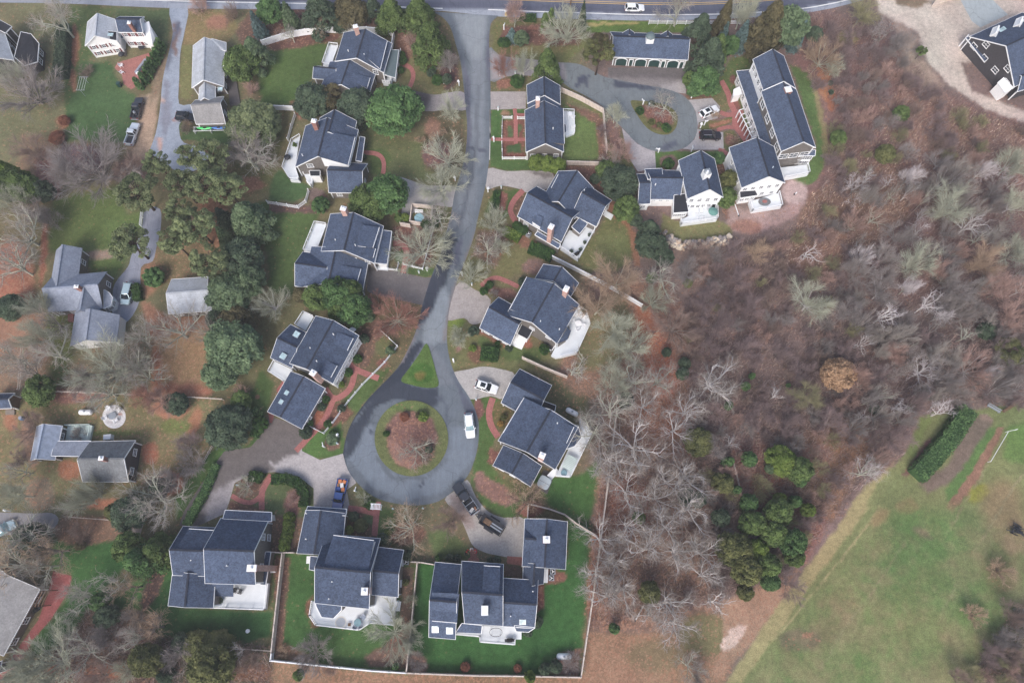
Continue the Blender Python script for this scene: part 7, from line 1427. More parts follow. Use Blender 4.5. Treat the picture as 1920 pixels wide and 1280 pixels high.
for k, (x, y, sx, sy, m, lab) in enumerate(((-1.0, -.25, 2.3, .22, 'steel', "pale metal ramp rail in the dump trailer, nearer its edge"), (-1.0, .25, 2.3, .22, 'steel', "pale metal ramp rail in the middle of the dump trailer"))):
    b = MB(); b.box((0, 0, .08), (sx, sy, .06))
    for q in range(8): b.box((-sx / 2 + .15 + q * .29, 0, .13), (.05, sy, .04))
    o = b.build("ramp", M[m]); o.location = tr.location + R @ Vector((x, y, .68)); o.rotation_euler = (0, 0, tr.rotation_euler.z); tag(o, lab, "ramp", "ramps in the trailer")
b = MB(); b.box((0, 0, .2), (1.6, 1.1, .4), taper=.8); b.box((.3, .2, .42), (.7, .5, .1), .4); o = b.build("mulch_heap", M['wood']); o.location = tr.location + R @ Vector((.9, 0, .68)); o.rotation_euler = (0, 0, tr.rotation_euler.z); tag(o, "heap of brown mulch at the trailer's front end", "mulch")
vehicle('suv', 'white', 1190, 14, 90, "white saloon car travelling on the highway", L=4.7, W=.92, H=1.5, name="car", group="cars")
vehicle('van', 'bluegrey', 5, 992, 60, "pale blue car cut off by the left photo edge", L=4.4, W=.95, H=1.55, name="car", group="cars", cat="car", glass=LGLASS)
# ================================================================ FENCES AND POSTS
POSTM = {}
def fence(px, h, label, style='vinyl', name="fence", every=2.4, group="fences", closed=False):
    P = [U(x, y, 0) for x, y in px]; o = thing(name, label, "fence", P[0], 0, group); m = M['white_vinyl'] if style in ('vinyl', 'picket', 'rail') else M['grey_wood']
    for a, b in zip(P[:-1], P[1:]):
        n = max(1, round((b - a).length / every))
        for i in range(n):
            p, q = a.lerp(b, i / n) - P[0], a.lerp(b, (i + 1) / n) - P[0]; up = Vector((0, 0, 1)); mb = MB()
            if style == 'rail':
                for z in (.35, .75, 1.1): mb.bar(p + up * z, q + up * z, .07, .14)
            elif style == 'picket':
                for z in (.25, h * .85): mb.bar(p + up * z, q + up * z, .06, .1)
                k = int((q - p).length / .16)
                for j in range(1, k): c = p.lerp(q, j / k); mb.box((c.x, c.y, h / 2), (.08, .03, h - .1), math.atan2(q.y - p.y, q.x - p.x))
            elif style == 'wire':
                for z in (.5, 1.05): mb.bar(p + up * z, q + up * z, .08, .1)
            else:
                mb.bar(p + up * h * .48, q + up * h * .48, .05, h * .92 - .06); mb.bar(p + up * (h - .06), q + up * (h - .06), .2, .1); mb.bar(p + up * .1, q + up * .1, .1, .12)
            mb.build("panel", m, o)
        for i in range(n + 1):
            p = a.lerp(b, i / n) - P[0]; k = (style in ('wood', 'wire'), round(h, 2))
            if k not in POSTM:
                pm = MB(); pm.box((0, 0, h / 2 + .05), (.14, .14, h + .1)); pm.box((0, 0, h + .14), (.2, .2, .08), taper=.3); POSTM[k] = pm.mesh("post", m)
            if i < n or b is P[-1]: link_mesh("post", POSTM[k], o, tuple(p))
    return o
fence([(494, 87), (515, 80), (545, 71), (575, 66), (612, 62), (650, 62), (690, 62), (720, 65), (740, 69), (736, 95)], 1.9, "tall white vinyl fence curving behind the back lawn")
fence([(513, 206), (558, 208)], 1.6, "short white vinyl fence left of the dark pines"); fence([(555, 218), (548, 240), (541, 265)], 1.3, "white picket fence running down to the angled deck", 'picket')
fence([(503, 382), (560, 391), (575, 380), (580, 360)], 1.3, "white fence with a kinked end below the round lawn", 'picket')
fence([(726, 506), (745, 508), (748, 495)], 1.0, "low white picket fence left of the dense pale tree", 'picket'); fence([(757, 497), (793, 506), (800, 480), (813, 430)], 1.0, "white picket fence around the dense pale tree", 'picket')
fence([(715, 621), (746, 650), (722, 680), (700, 702), (680, 722), (655, 752), (640, 772), (625, 793), (608, 813), (592, 805), (577, 797)], 1.0, "long white picket fence following the lane's left side", 'picket', every=2.6)
fence([(942, 223), (941, 260)], 1.0, "white picket fence on the lane side of the path garden, upper length", 'picket'); fence([(941, 270), (942, 299), (986, 299)], 1.0, "white picket fence round the lower path garden", 'picket'); fence([(942, 223), (960, 223)], 1.0, "short white picket fence left of the garden path opening", 'picket'); fence([(970, 224), (984, 224)], 1.0, "short white picket fence right of the garden path opening", 'picket')
fence([(1052, 173), (1090, 190), (1130, 212), (1134, 260), (1137, 288)], 1.6, "grey wooden fence curving between lawn and carriage drive", 'wood')
fence([(1062, 309), (1127, 311)], 1.5, "grey and white fence below the long narrow house", 'wood')
fence([(1035, 486), (1075, 506), (1110, 524), (1150, 545), (1202, 576)], 1.7, "long white and grey fence slanting into the fine brown trees", 'vinyl')
fence([(979, 673), (1020, 692), (1062, 709)], 1.6, "straight grey fence above the turning circle house", 'wood')
fence([(1155, 768), (1144, 860), (1134, 940), (1124, 1020), (1110, 1120), (1088, 1266)], 1.7, "very long pale wooden fence dividing gardens from the wood", 'wood', every=3.0)
fence([(989, 972), (990, 945), (1030, 955), (1058, 965), (1080, 982), (1118, 1005)], 1.5, "pale wooden fence above the detached garage", 'wood')
fence([(506, 1034), (530, 1036), (556, 1036)], 1.6, "short pale fence joining the two south west houses", 'wood'); fence([(534, 1037), (525, 1120), (514, 1222)], 1.8, "weathered grey fence between the two south west gardens", 'wood')
fence([(514, 1222), (512, 1236), (570, 1242), (640, 1249), (700, 1255), (764, 1259)], 1.6, "white vinyl fence along the foot of the middle south garden")
fence([(764, 1259), (840, 1262), (900, 1264), (990, 1265), (1087, 1267)], 1.6, "pale grey fence along the foot of the right south garden", 'wood')
fence([(784, 1055), (776, 1140), (764, 1258)], 1.6, "pale fence between the middle and right south gardens", 'wood'); fence([(773, 1053), (790, 1054), (815, 1058)], 1.6, "short pale fence joining the middle and right south houses", 'wood')
fence([(1216, 46), (1250, 46), (1303, 47), (1387, 46)], 1.2, "white three rail fence on the highway verge", 'rail'); 
fence([(752, 424), (770, 427)], 1.6, "grey timber screen left of the round spa", 'wood'); fence([(774, 388), (770, 420), (808, 426), (812, 392), (774, 388)], 1.5, "square grey timber enclosure round the spa", 'wood')
fence([(95, 735), (180, 738), (262, 742)], 1.2, "old grey rail fence below the vase shaped pale tree", 'wire'); fence([(345, 745), (420, 750)], 1.2, "old grey rail fence left of the small pink shrub", 'wire'); fence([(142, 970), (210, 975)], 1.2, "old grey rail fence under the lichen covered tree", 'wire'); fence([(46, 650), (40, 732)], 1.2, "old grey rail fence left of the tall bare oaks", 'wire'); fence([(384, 868), (405, 830)], 1.1, "thin grey fence beside the small purple shrub", 'wire')
fence([(455, 1215), (512, 1219)], 1.0, "short grey rail fence at the garden's bottom corner", 'wire'); fence([(1372, 865), (1390, 935)], .9, "leaning grey fence between evergreens in the wood", 'wire'); fence([(1747, 12), (1800, -6)], 1.6, "dark timber fence at the sandy yard's top edge", 'wood')
fence([(270, 392), (266, 425)], .9, "white edging rail left of the smooth grey drive", 'rail')
def post_sign(px, py, label, kind=0):
    o = thing("marker_post", label, "post", U(px, py, 0), random.Random(px).random() * 3, "white marker posts")
    h = 1.5 if kind < 2 else 1.0; mb = MB(); mb.box((0, 0, h / 2), (.2, .2, h)); mb.box((0, 0, h + .05), (.3, .3, .1), taper=.5); mb.build("shaft", M['white_vinyl'], o)
    if kind == 0: mb = MB(); mb.box((.35, 0, h - .25), (.8, .1, .36)); mb.build("sign_board", M['white_vinyl'], o)
    elif kind == 1: mb = MB(); mb.box((.1, 0, h - .15), (.55, .3, .32)); mb.lathe([(.16, 0), (.16, .3)], (.1, 0, h), 8); mb.build("mailbox", M['white_vinyl'], o)
    else: mb = MB(); mb.box((0, 0, h + .22), (.26, .26, .26), taper=.7); mb.build("lantern", M['sky_pane'], o)
PS = [(832, 157, 2, "white lantern post lit warm beside the dark shrub left of the lane"), (861, 161, 1, "white mailbox post at the lane's left edge near the dark shrubs"), (937, 142, 0, "white signpost below the red haze tree"), (966, 141, 2, "white lantern post between the red tree and the low hedge"), (934, 207, 2, "white lantern post at the top of the path garden lawn"), (926, 266, 1, "white mailbox post where the garden path meets the lane"), (822, 332, 2, "white lantern post below the two pale spreading trees"), (854, 339, 1, "white mailbox post at the mouth of the pale paver drive"), (915, 360, 1, "white mailbox post opposite, on the lane's right side"), (940, 354, 2, "white lantern post beside the narrow dark hedge"), (786, 512, 2, "white lantern post above the dark wet drive"), (801, 508, 1, "white mailbox post at the corner of the picket fence"), (867, 517, 1, "white mailbox post left of the small pale tree"), (885, 535, 2, "white lantern post below the small pale tree"), (851, 679, 1, "white mailbox post above the white wagon's drive"), (893, 750, 2, "white lantern post at the top of the narrow red bed"), (635, 818, 1, "white mailbox post nearest the circle, left of the lane"), (634, 832, 2, "white lantern post beside the round blue green shrub"), (609, 838, 0, "white signpost leaning at the mulch bed's left end"), (448, 910, 2, "white lantern post under the small white tree by the forked path"), (668, 921, 0, "white signpost right of the navy pickup"), (1296, 184, 0, "white signpost at the forecourt's lower corner"), (1302, 174, 0, "white signpost just above the other at the forecourt corner"), (1313, 240, 1, "white mailbox post left of the black estate car"), (1320, 235, 0, "white signpost left of the black estate car"), (1234, 286, 0, "white signpost left of the clipped box shrub"), (1296, 284, 0, "white signpost above the cupola house roof"), (1205, 197, 0, "white signpost on the teardrop island"), (1216, 200, 2, "small white lantern post on the teardrop island"), (738, 954, 2, "white lantern post at the circle's foot, left one"), (794, 953, 2, "white lantern post at the circle's foot, right one"), (945, 56, 0, "tall white signpost beside the blue spruce"), (20, 958, 1, "white mailbox post at the short grey drive"), (748, 1126, 2, "white lantern post right of the middle south deck"), (286, 128, 0, "small white sign beside the arborvitae row")]
for x, y, k, l in PS: post_sign(x, y, l, k)
def pole(px, py, h, label):
    o = thing("utility_pole", label, "pole", U(px, py, 0)); mb = MB(); mb.tube([(0, 0, 0), (0, 0, h)], [.17, .12], 8); mb.build("shaft", M['wood'], o)
    mb = MB(); mb.box((0, 0, h - .6), (2.2, .12, .14)); mb.build("crossarm", M['wood'], o)
pole(1068, 26, 9, "dark wooden utility pole on the highway verge")
# ================================================================ GARDEN AND DECK THINGS
def at(px, py, z=0.0): v = U(px, py, z); return v
def tank(px, py, rz, label, L=2.6, r=.55):
    o = thing("propane_tank", label, "tank", at(px, py), rz); mb = MB()
    mb.tube([(-L / 2, 0, r + .2), (-L / 2 + .15, 0, r + .2), (-L / 2 + .4, 0, r + .2), (L / 2 - .4, 0, r + .2), (L / 2 - .15, 0, r + .2), (L / 2, 0, r + .2)], [r * .3, r * .8, r, r, r * .8, r * .3], 14); mb.build("shell", M['white_vinyl'], o, smooth=True)
    mb = MB(); mb.lathe([(.2, 0), (.2, .14), (.1, .22)], (0, 0, 2 * r + .18), 10); mb.build("valve_dome", M['steel'], o)
    for s in (-1, 1): mb = MB(); mb.box((s * L * .28, 0, .15), (.2, .8, .3)); mb.build("foot", M['concrete'], o)
tank(165, 774, .0, "white propane tank lying left of the round white patio"); tank(1072, 774, -.5, "white propane tank behind the turning circle house"); tank(1057, 1229, .0, "white propane tank in the corner of the right south garden")
def chair(px, py, z, rz, label, m='white_vinyl', group="garden chairs", name="armchair"):
    o = thing(name, label, "chair", at(px, py, z), rz, group); mm = M[m]
    b = MB(); [b.box((x, 0, .4), (.09, .56, .03)) for x in (-.22, -.11, 0, .11, .22)]; b.build("seat", mm, o)
    b = MB(); [b.bar((-.28, y, .36), (-.5, y * 1.15, 1.0), .11, .03) for y in (-.24, -.12, 0, .12, .24)]; b.build("backrest", mm, o)
    for s in (-1, 1):
        b = MB(); b.box((0, s * .36, .6), (.75, .14, .03)); b.build("arm", mm, o)
        for x in (.3, -.3): b = MB(); b.box((x, s * .32, .3), (.08, .06, .6)); b.build("leg", mm, o)
def table(px, py, z, r, label, m='white_vinyl', h=.72, name="round_table", top=None):
    o = thing(name, label, "table", at(px, py, z), 0, None); b = MB(); b.lathe([(r * .96, h - .05), (r, h - .03), (r, h), (r * .97, h + .01)], n=20); b.build("tabletop", top or M[m], o)
    for k in range(4): a = k * 1.571 + .78; b = MB(); b.bar((math.cos(a) * r * .75, math.sin(a) * r * .75, 0), (math.cos(a) * r * .6, math.sin(a) * r * .6, h - .04), .06); b.build("leg", M[m], o)
def grill(px, py, z, rz, label, big=True):
    o = thing("grill", label, "grill", at(px, py, z), rz, "barbecue grills"); b = MB()
    b.box((0, 0, .35), (1.0, .5, .6)); b.build("cart", M['dark'], o)
    b = MB(); b.loft([[Vector((x, .32 * math.cos(t), .68 + .34 * math.sin(t))) for t in [math.pi * k / 8 for k in range(9)]] for x in (-.45, .45)]); b.build("lid", M['black'], o)
    for s in (-1, 1): b = MB(); b.box((s * .68, 0, .68), (.42, .48, .04)); b.build("side_shelf", M['dark'], o)
def round_grill(px, py, z, label):
    o = thing("kettle_grill", label, "grill", at(px, py, z), 0, "barbecue grills"); b = MB(); b.lathe([(.1, .5), (.5, .62), (.72, .85), (.7, .9)], n=18); b.build("bowl", M['black'], o, smooth=True)
    b = MB(); b.lathe([(.72, .9), (.6, 1.08), (.3, 1.2), (.05, 1.24)], n=18); b.build("lid", M['dark'], o, smooth=True)
    for k in range(3): a = k * 2.09; b = MB(); b.bar((.5 * math.cos(a), .5 * math.sin(a), 0), (.3 * math.cos(a), .3 * math.sin(a), .6), .05); b.build("leg", M['dark'], o)
def ac(px, py, label, rz=0):
    o = thing("air_conditioner", label, "air conditioner", at(px, py), rz, "air conditioning units"); b = MB(); b.box((0, 0, .45), (.95, .95, .9)); b.build("case", M['steel'], o)
    b = MB(); b.lathe([(.4, .9), (.4, .94), (.3, .95)], n=16); f = b.build("fan_guard", M['black'], o)
    b = MB(); [b.box((.17 * math.cos(a), .17 * math.sin(a), .97), (.3, .14, .02), a) for a in (0, 2.09, 4.19)]; b.build("fan_blade", M['trim'], f)
def planter(px, py, z, label, r=.28, leaf='dark'):
    o = thing("potted_plant", label, "plant pot", at(px, py, z), 0, "potted plants"); b = MB(); b.lathe([(r * .6, 0), (r, .4), (r * .9, .42)], n=12); b.build("pot", M['dark'], o)
    V, F, v, _, _ = leaf_cloud(int(px), 'ball', 220, .3); me = mesh_np("foliage", V * np.array([r * 1.5, r * 1.5, .35]) + np.array([0, 0, .35]), F, LEAF[leaf], v); link_mesh("foliage", me, o)
def lounger(px, py, z, rz, label):
    o = thing("sun_lounger", label, "lounger", at(px, py, z), rz, "sun loungers"); b = MB(); b.box((.35, 0, .34), (1.3, .62, .06)); b.build("seat", M['trim'], o)
    b = MB(); b.bar((-.3, 0, .36), (-.85, 0, .72), .62, .06); b.build("backrest", M['trim'], o)
    for x in (.9, -.4):
        for s in (-1, 1): b = MB(); b.box((x, s * .26, .16), (.06, .06, .32)); b.build("leg", M['trim'], o)
# round patio with its chairs
sheet("patio", "round pale stone patio on the leaf strewn lawn", ell(214, 781, 22, 22, 0, 40), .04, S(206, 204, 206), ASPH2, [(ell(225, 776, 5, 3), S(170, 120, 104), 2), (ell(205, 790, 9, 3), S(186, 182, 184), 3)], .4, 2)
for x, y, a, l in ((206, 767, -1.0, "white armchair at the round patio's upper left"), (224, 770, -2.3, "white armchair at the round patio's upper right"), (200, 784, .5, "white armchair at the round patio's lower left"), (219, 789, 2.2, "white armchair at the round patio's lower right")): chair(x, y, .05, a, l)
table(213, 780, .05, .75, "grey round fire table in the middle of the round white patio", 'steel', .5)
# kayaks
def kayak(px, py, rz, col, label, L=3.5, z=1.15):
    o = thing("kayak", label, "kayak", at(px, py, z), rz, "kayaks on the rack"); R = []
    for k in range(9):
        t = k / 8 * 2 - 1; w = .36 * (1 - abs(t) ** 2.2) + .02; R.append([Vector((t * L / 2, w * math.cos(a), .18 + .2 * math.sin(a) + .12 * t * t)) for a in [6.283 * q / 10 for q in range(10)]])
    b = MB(); b.loft(R); b.build("hull", paint_mat(label[:12] + "_hull", col, .4), o, smooth=True); b = MB(); b.lathe([(.26, .36), (.24, .4)], n=14, sx=1.7, sy=.8); b.build("cockpit", M['dark'], o)
kayak(385, 241.5, 0.02, S(60, 206, 108), "bright green kayak on the rack below the kayak house"); kayak(411, 241, .03, S(54, 118, 200), "blue kayak on the rack below the kayak house")
o = thing("kayak_rack", "long white kayak rack against the garage end wall", "rack", at(398, 247), .03); b = MB(); [b.box((0, y, 1.07), (7.6, .1, .1)) for y in (-.5, .5)]; b.build("rail", M['trim'], o)
for x in (-3.6, 0, 3.6): b = MB(); b.box((x, 0, .52), (.1, 1.1, 1.0)); b.build("trestle", M['trim'], o)
# clothesline
o = thing("clothesline", "pale metal clothesline on the farmhouse lawn", "clothesline", at(163, 168), 0)
for y in (1.8, -1.8):
    b = MB(); b.tube([(0, y, 0), (0, y, 2)], .05, 6); b.bar((-1, y, 2), (1, y, 2), .08); b.build("pole", M['steel'], o)
b = MB(); [b.bar((x, 1.8, 2), (x, -1.8, 2), .035) for x in (-.8, -.3, .3, .8)]; b.build("line", M['trim'], o)
# farmhouse patio
chair(229, 125, .05, .2, "white lounge chair on the farmhouse patio, the upper one"); chair(230, 138, .05, .9, "white lounge chair on the farmhouse patio, the lower one")
o = thing("patio_sofa", "long blue grey sofa along the farmhouse patio's arborvitae", "sofa", at(266, 126), math.radians(66)); b = MB(); b.box((0, 0, .22), (4.2, .8, .4)); b.build("seat", M['roof_silver'], o); b = MB(); b.box((0, -.42, .5), (4.2, .16, .8)); b.build("backrest", M['roof_silver'], o); [ (lambda b: (b.box((x, .03, .46), (1.25, .72, .12)), b.build("cushion", M['steel'], o)))(MB()) for x in (-1.35, 0, 1.35)]
table(261, 141, .05, .45, "small white side table at the farmhouse patio's edge"); table(268, 92, .05, .8, "dark round table against the farmhouse's rear wall", 'dark'); round_grill(231, 107, .05, "black kettle grill on the farmhouse patio")
o = thing("bin", "small dark green bin at the farmhouse patio's lower tip", "bin", at(226, 162)); b = MB(); b.box((0, 0, .5), (.7, .7, 1.0), taper=1.15); b.build("tub", M['green_door'], o); b = MB(); b.box((0, 0, 1.06), (.86, .86, .1)); b.build("lid", M['green_door'], o)
# decks
round_grill(541, 299, 1.0, "black round grill on the angled white deck")
def spa(px, py, r, label, m, square=False, z=.05):
    o = thing("hot_tub", label, "hot tub", at(px, py, z), -.5); b = MB(); n = 24
    def ring(k, zz): return [Vector((r * k * math.copysign(abs(math.cos(t)) ** (.45 if square else 1), math.cos(t)), r * k * math.copysign(abs(math.sin(t)) ** (.45 if square else 1), math.sin(t)), zz)) for t in [6.283 * q / n for q in range(n)]]
    b.loft([ring(.97, 0), ring(.97, .8)]); b.build("cabinet", M['deck_wood'], o); b = MB(); b.loft([ring(1, .8), ring(1, .88), ring(.9, .95)]); c = b.build("cover", m, o); b = MB(); b.box((0, 0, .96), (r * 1.84, .05, .02)); b.build("cover_fold", M['dark'], c)
SPA = mat("pale_grey_spa_cover", S(176, 186, 192), .6, .06, 2); SPB = mat("light_blue_spa_cover", S(142, 178, 190), .6, .12, 2.5)
spa(1020, 905, 1.15, "pale grey square hot tub beside the turning circle house", SPA, True, .2); spa(787, 412, 1.05, "light blue round hot tub inside the timber enclosure", SPB)
o = thing("bench", "white bench at the top of the hot tub enclosure", "bench", at(786, 399), -.05); b = MB(); [b.box((0, y, .45), (1.8, .12, .04)) for y in (-.2, -.05, .1)]; b.build("seat", M['trim'], o); b = MB(); b.box((0, .24, .75), (1.8, .05, .4)); b.build("backrest", M['trim'], o); [(lambda b: (b.box((x, -.05, .22), (.08, .4, .44)), b.build("leg", M['trim'], o)))(MB()) for x in (-.8, .8)]
table(1084, 608, .9, .65, "white round table on the rounded deck", 'white_vinyl')
for x, y, a, l in ((1075, 603, .3, "left"), (1083, 618, 1.9, "lower"), (1093, 612, 3.2, "right"), (1093, 597, 4.2, "upper")): chair(x, y, .9, a, f"white armchair at the {l} side of the rounded deck's table")
chair(1079, 589, .9, -.9, "white armchair alone at the rounded deck's upper end")
lounger(1306, 398, 1.0, 1.5, "white sun lounger on the cupola house deck, left one"); lounger(1314, 397, 1.0, 1.5, "white sun lounger on the cupola house deck, right one")
for x, y, a, l in ((1321, 391, -1.6, "white deck chair beside the sun loungers"), (1328, 390, -1.6, "white deck chair next to the cupola deck's black grill"), (1309, 411, 1.5, "white deck chair at the cupola deck's front rail, left one"), (1318, 410, 1.5, "white deck chair at the cupola deck's front rail, right one")): chair(x, y, 1.0, a, l)
o = thing("garden_umbrella", "closed-sided round green umbrella on the cupola house deck", "umbrella", at(1332.5, 405, 1.0)); o["label"] = "round green umbrella table on the cupola house deck"; b = MB(); b.lathe([(1.05, 1.95), (.7, 2.15), (.05, 2.4)], n=10); b.build("canopy", mat("teal_canvas", S(96, 138, 132), .8, .1, 2), o); b = MB(); b.tube([(0, 0, 0), (0, 0, 2.3)], .04, 6); b.build("pole", M['trim'], o)
grill(1336, 392, 1.0, 1.4, "black grill on the cupola house deck")
o = thing("fire_pit", "oval grey stone fire pit on the white house's deck", "fire pit", at(1433, 379, 1.0)); b = MB(); b.lathe([(1.1, 0), (1.15, .25), (.85, .3)], n=20, sx=1.15, sy=.8); b.build("ring", M['roof_old'], o); b = MB(); b.lathe([(.5, .3), (.45, .36)], n=14, sx=1.1, sy=.8); b.build("burner", M['path'], o)
table(1068, 217, .6, .55, "white round table on the picket garden house deck"); chair(1074, 222, .6, 2.6, "white chair beside the picket garden house's deck table"); chair(1074, 241, .6, 3.1, "white chair alone at the picket garden deck's lower end")
RUG = mat("pale_round_rug", S(206, 204, 200), .9, .1, 6)
o = thing("round_rug", "pale round rug on the middle south deck", "rug", at(639, 1166, 1.0)); b = MB(); b.lathe([(1.0, .005), (1.0, .02)], n=24); b.build("pile", RUG, o); b = MB(); b.lathe([(.8, .02), (.8, .026)], n=24); b.build("border", M['steel'], o)
table(672, 1166, 1.0, .65, "glass topped round table on the middle south deck", 'steel', top=LGLASS)
for x, y, a, l in ((682, 1156, 3.9, "blue grey chair above the glass topped table"), (668, 1173, 1.0, "blue grey chair left below the glass topped table"), (677, 1171, 1.8, "blue grey chair right below the glass topped table")): chair(x, y, 1.0, a, l, 'roof_silver')
o = thing("side_table", "small brown box table on the middle south deck", "table", at(656, 1170, 1.0)); b = MB(); b.box((0, 0, .42), (.5, .5, .05)); b.build("tabletop", M['wood'], o); [(lambda b: (b.box((x, y, .2), (.06, .06, .4)), b.build("leg", M['wood'], o)))(MB()) for x in (-.2, .2) for y in (-.2, .2)]
planter(416, 1125, 1.0, "potted plant in the notch of the south west deck", .32); chair(443, 1106, 1.0, -.2, "dark chair on the south west deck, left one", 'dark'); chair(452, 1108, 1.0, 2.9, "dark chair on the south west deck, right one", 'dark')
o = thing("wire_table", "dark wire framed oval table on the widest house's deck", "table", at(930, 1184, .9)); b = MB(); R1 = [Vector((1.1 * math.cos(t), .72 * math.sin(t), .7)) for t in [6.283 * k / 20 for k in range(20)]]; [b.bar(R1[k], R1[(k + 1) % 20], .06) for k in range(20)]; [b.bar(R1[k], R1[(10 - k) % 20], .04) for k in (3, 4, 16, 17)]; b.build("tabletop", M['dark'], o); [(lambda b: (b.bar((.7 * x, .4 * y, 0), (.8 * x, .5 * y, .7), .06), b.build("leg", M['dark'], o)))(MB()) for x in (-1, 1) for y in (-1, 1)]
grill(956, 1199, .9, .05, "wide black grill at the widest house's deck rail"); grill(1081, 478, .9, .6, "black grill at the corner deck's lower tip")
for x, y, l in ((1105, 443, "highest of the potted plants along the corner deck's rail"), (1096, 457, "second highest potted plant along the corner deck's rail"), (1088, 470, "potted plant just above the corner deck's black grill"), (1071, 473, "potted plant left of the corner deck's black grill")): planter(x, y, .9, l)
ac(991, 442, "grey air conditioner below the tall pink chimney house's left wall", -.5); ac(762.5, 1053, "pale air conditioner between the middle and right south houses"); ac(1036, 1071, "pale air conditioner beside the detached-looking garage, upper one"); ac(1033.5, 1083, "pale air conditioner beside the detached-looking garage, lower one")
o = thing("generator", "pale boxy generator in the bed beside the brick wall chimney", "generator", at(513, 1068), .1); b = MB(); b.box((0, 0, .4), (1.1, .9, .8)); b.build("case", M['steel'], o); b = MB(); b.box((0, 0, .84), (1.16, .96, .08)); b.build("lid", M['trim'], o)
o = thing("slatted_shade", "greenish slatted shade panel on the turning circle house's deck", "sunshade", at(1068, 868, 1.0), math.radians(-28)); b = MB(); [b.box((0, y, 1.0), (2.0, .22, .04)) for y in (-1.3, -1.0, -.7, -.4, -.1, .2, .5, .8, 1.1)]; b.build("slats", M['deck_green'], o); [(lambda b: (b.box((x, y, .5), (.08, .08, 1.0)), b.build("leg", M['deck_green'], o)))(MB()) for x in (-.9, .9) for y in (-1.2, 1.0)]
table(1057, 887, 1.0, .6, "pale blue glass table at the angled deck's lower end", 'steel', top=LGLASS)
# arbor
o = thing("garden_arbor", "white slatted garden arbor over the brick path", "arbor", at(708, 951), -.05); b = MB(); [b.box((x, 0, 2.25), (.1, 1.1, .12)) for x in (-.75, -.5, -.25, 0, .25, .5, .75)]; [b.box((0, y, 2.12), (1.9, .1, .14)) for y in (-.45, .45)]; b.build("slats", M['white_vinyl'], o)
for s in (-1, 1): b = MB(); [b.box((s * .8, y, 1.05), (.1, .1, 2.1)) for y in (-.45, .45)]; [b.box((s * .8, 0, z), (.05, .9, .06)) for z in (.5, 1, 1.5)]; b.build("side_trellis", M['white_vinyl'], o)
# lawn and field odds
o = thing("stone_disc", "white round stone disc on the south west lawn", "disc", at(466, 1182)); b = MB(); b.lathe([(.28, 0), (.28, .12), (.2, .4), (.36, .5), (.34, .56)], n=16); b.build("basin", M['trim'], o); o["label"] = "white birdbath standing on the south west lawn"; o["category"] = "birdbath"; o.name = "birdbath"
o = thing("well_cover", "round brown well cover in the lawn strip left of the skylights", "well cover", at(483, 744)); b = MB(); b.lathe([(.45, 0), (.45, .1), (.4, .12)], n=16); b.build("lid", M['wood'], o)
def bench(px, py, rz, m, label):
    o = thing("park_bench", label, "bench", at(px, py), rz); b = MB(); [b.box((0, y, .45), (2.6, .13, .05)) for y in (-.22, -.06, .1)]; b.build("seat", M[m], o); b = MB(); [b.box((0, .26, z), (2.6, .05, .12)) for z in (.65, .82)]; b.build("backrest", M[m], o); [(lambda b: (b.box((x, 0, .22), (.1, .5, .44)), b.build("leg", M[m], o)))(MB()) for x in (-1.1, 1.1)]
bench(1861, 766, -.6, 'steel', "long pale grey bench at the field's top edge"); bench(1888, 766, .5, 'wood', "small brown bench right of the pale grey bench")
o = thing("goal_frame", "thin white bent pipe frame on the field", "goal frame", at(1885, 810)); b = MB(); p = [at(1852, 866) - at(1885, 810), Vector((0, 0, 0)), at(1902, 806) - at(1885, 810)]; up = Vector((0, 0, .9)); [b.bar(a + up, c + up, .07) for a, c in zip(p[:-1], p[1:])]; b.build("pipe", M['white_vinyl'], o); [(lambda b: (b.bar(q, q + up, .1), b.build("leg", M['white_vinyl'], o)))(MB()) for q in p]
o = thing("brush_pile", "dark burnt brush pile on the field", "brush pile", at(1904, 992)); rg = random.Random(3); b = MB(); [b.bar(Vector((rg.gauss(0, .6), rg.gauss(0, .5), .1)), Vector((rg.gauss(0, .6), rg.gauss(0, .5), .7)), .14) for _ in range(26)]; b.build("branches", M['dark'], o)
def pole_lying(p, q, label, z=.1, name="white_pipe"):
    P, Q = at(*p), at(*q); o = thing(name, label, "pipe", P); b = MB(); b.tube([Vector((0, 0, z)), Q - P + Vector((0, 0, z))], .1, 8); b.build("tube", M['white_vinyl'], o); b = MB(); b.tube([Q - P + Vector((0, 0, z - .1)), Q - P + Vector((0, 0, z + .2))], .14, 8); b.build("end_cap", M['dark'], o)
pole_lying((1377, 381), (1385, 405), "white drain pipe lying on reddish soil between the white houses"); pole_lying((1206, 1135), (1191, 1163), "white pole lying among leafless trees in the wood"); pole_lying((1494, 361), (1489, 365), "short white pipe on the pale round gravel")
o = thing("barrel", "blue rain barrel beside the navy roofed shed", "barrel", at(44, 785)); b = MB(); b.lathe([(.3, 0), (.4, .4), (.4, .7), (.32, 1.0)], n=14); b.build("tub", mat("blue_plastic", S(58, 112, 160), .5, .1, 3), o); b = MB(); b.lathe([(.33, 1.0), (.33, 1.05)], n=14); b.build("lid", M['roof_silver'], o)
for x, l in ((811, "yellow utility box left of the lane's mouth"), (949, "yellow utility box right of the lane's mouth")): o = thing("utility_box", l, "utility box", at(x, 24 if x < 900 else 29)); b = MB(); b.box((0, 0, .6), (.6, .45, 1.2)); b.build("case", mat("yellow_paint" + str(x), S(214, 196, 130), .5, .1, 3), o); b = MB(); b.box((0, 0, 1.22), (.7, .55, .06)); b.build("lid", M['trim'], o)
grill(70, 1143, .05, .6, "black grill on the bungalow's side terrace")
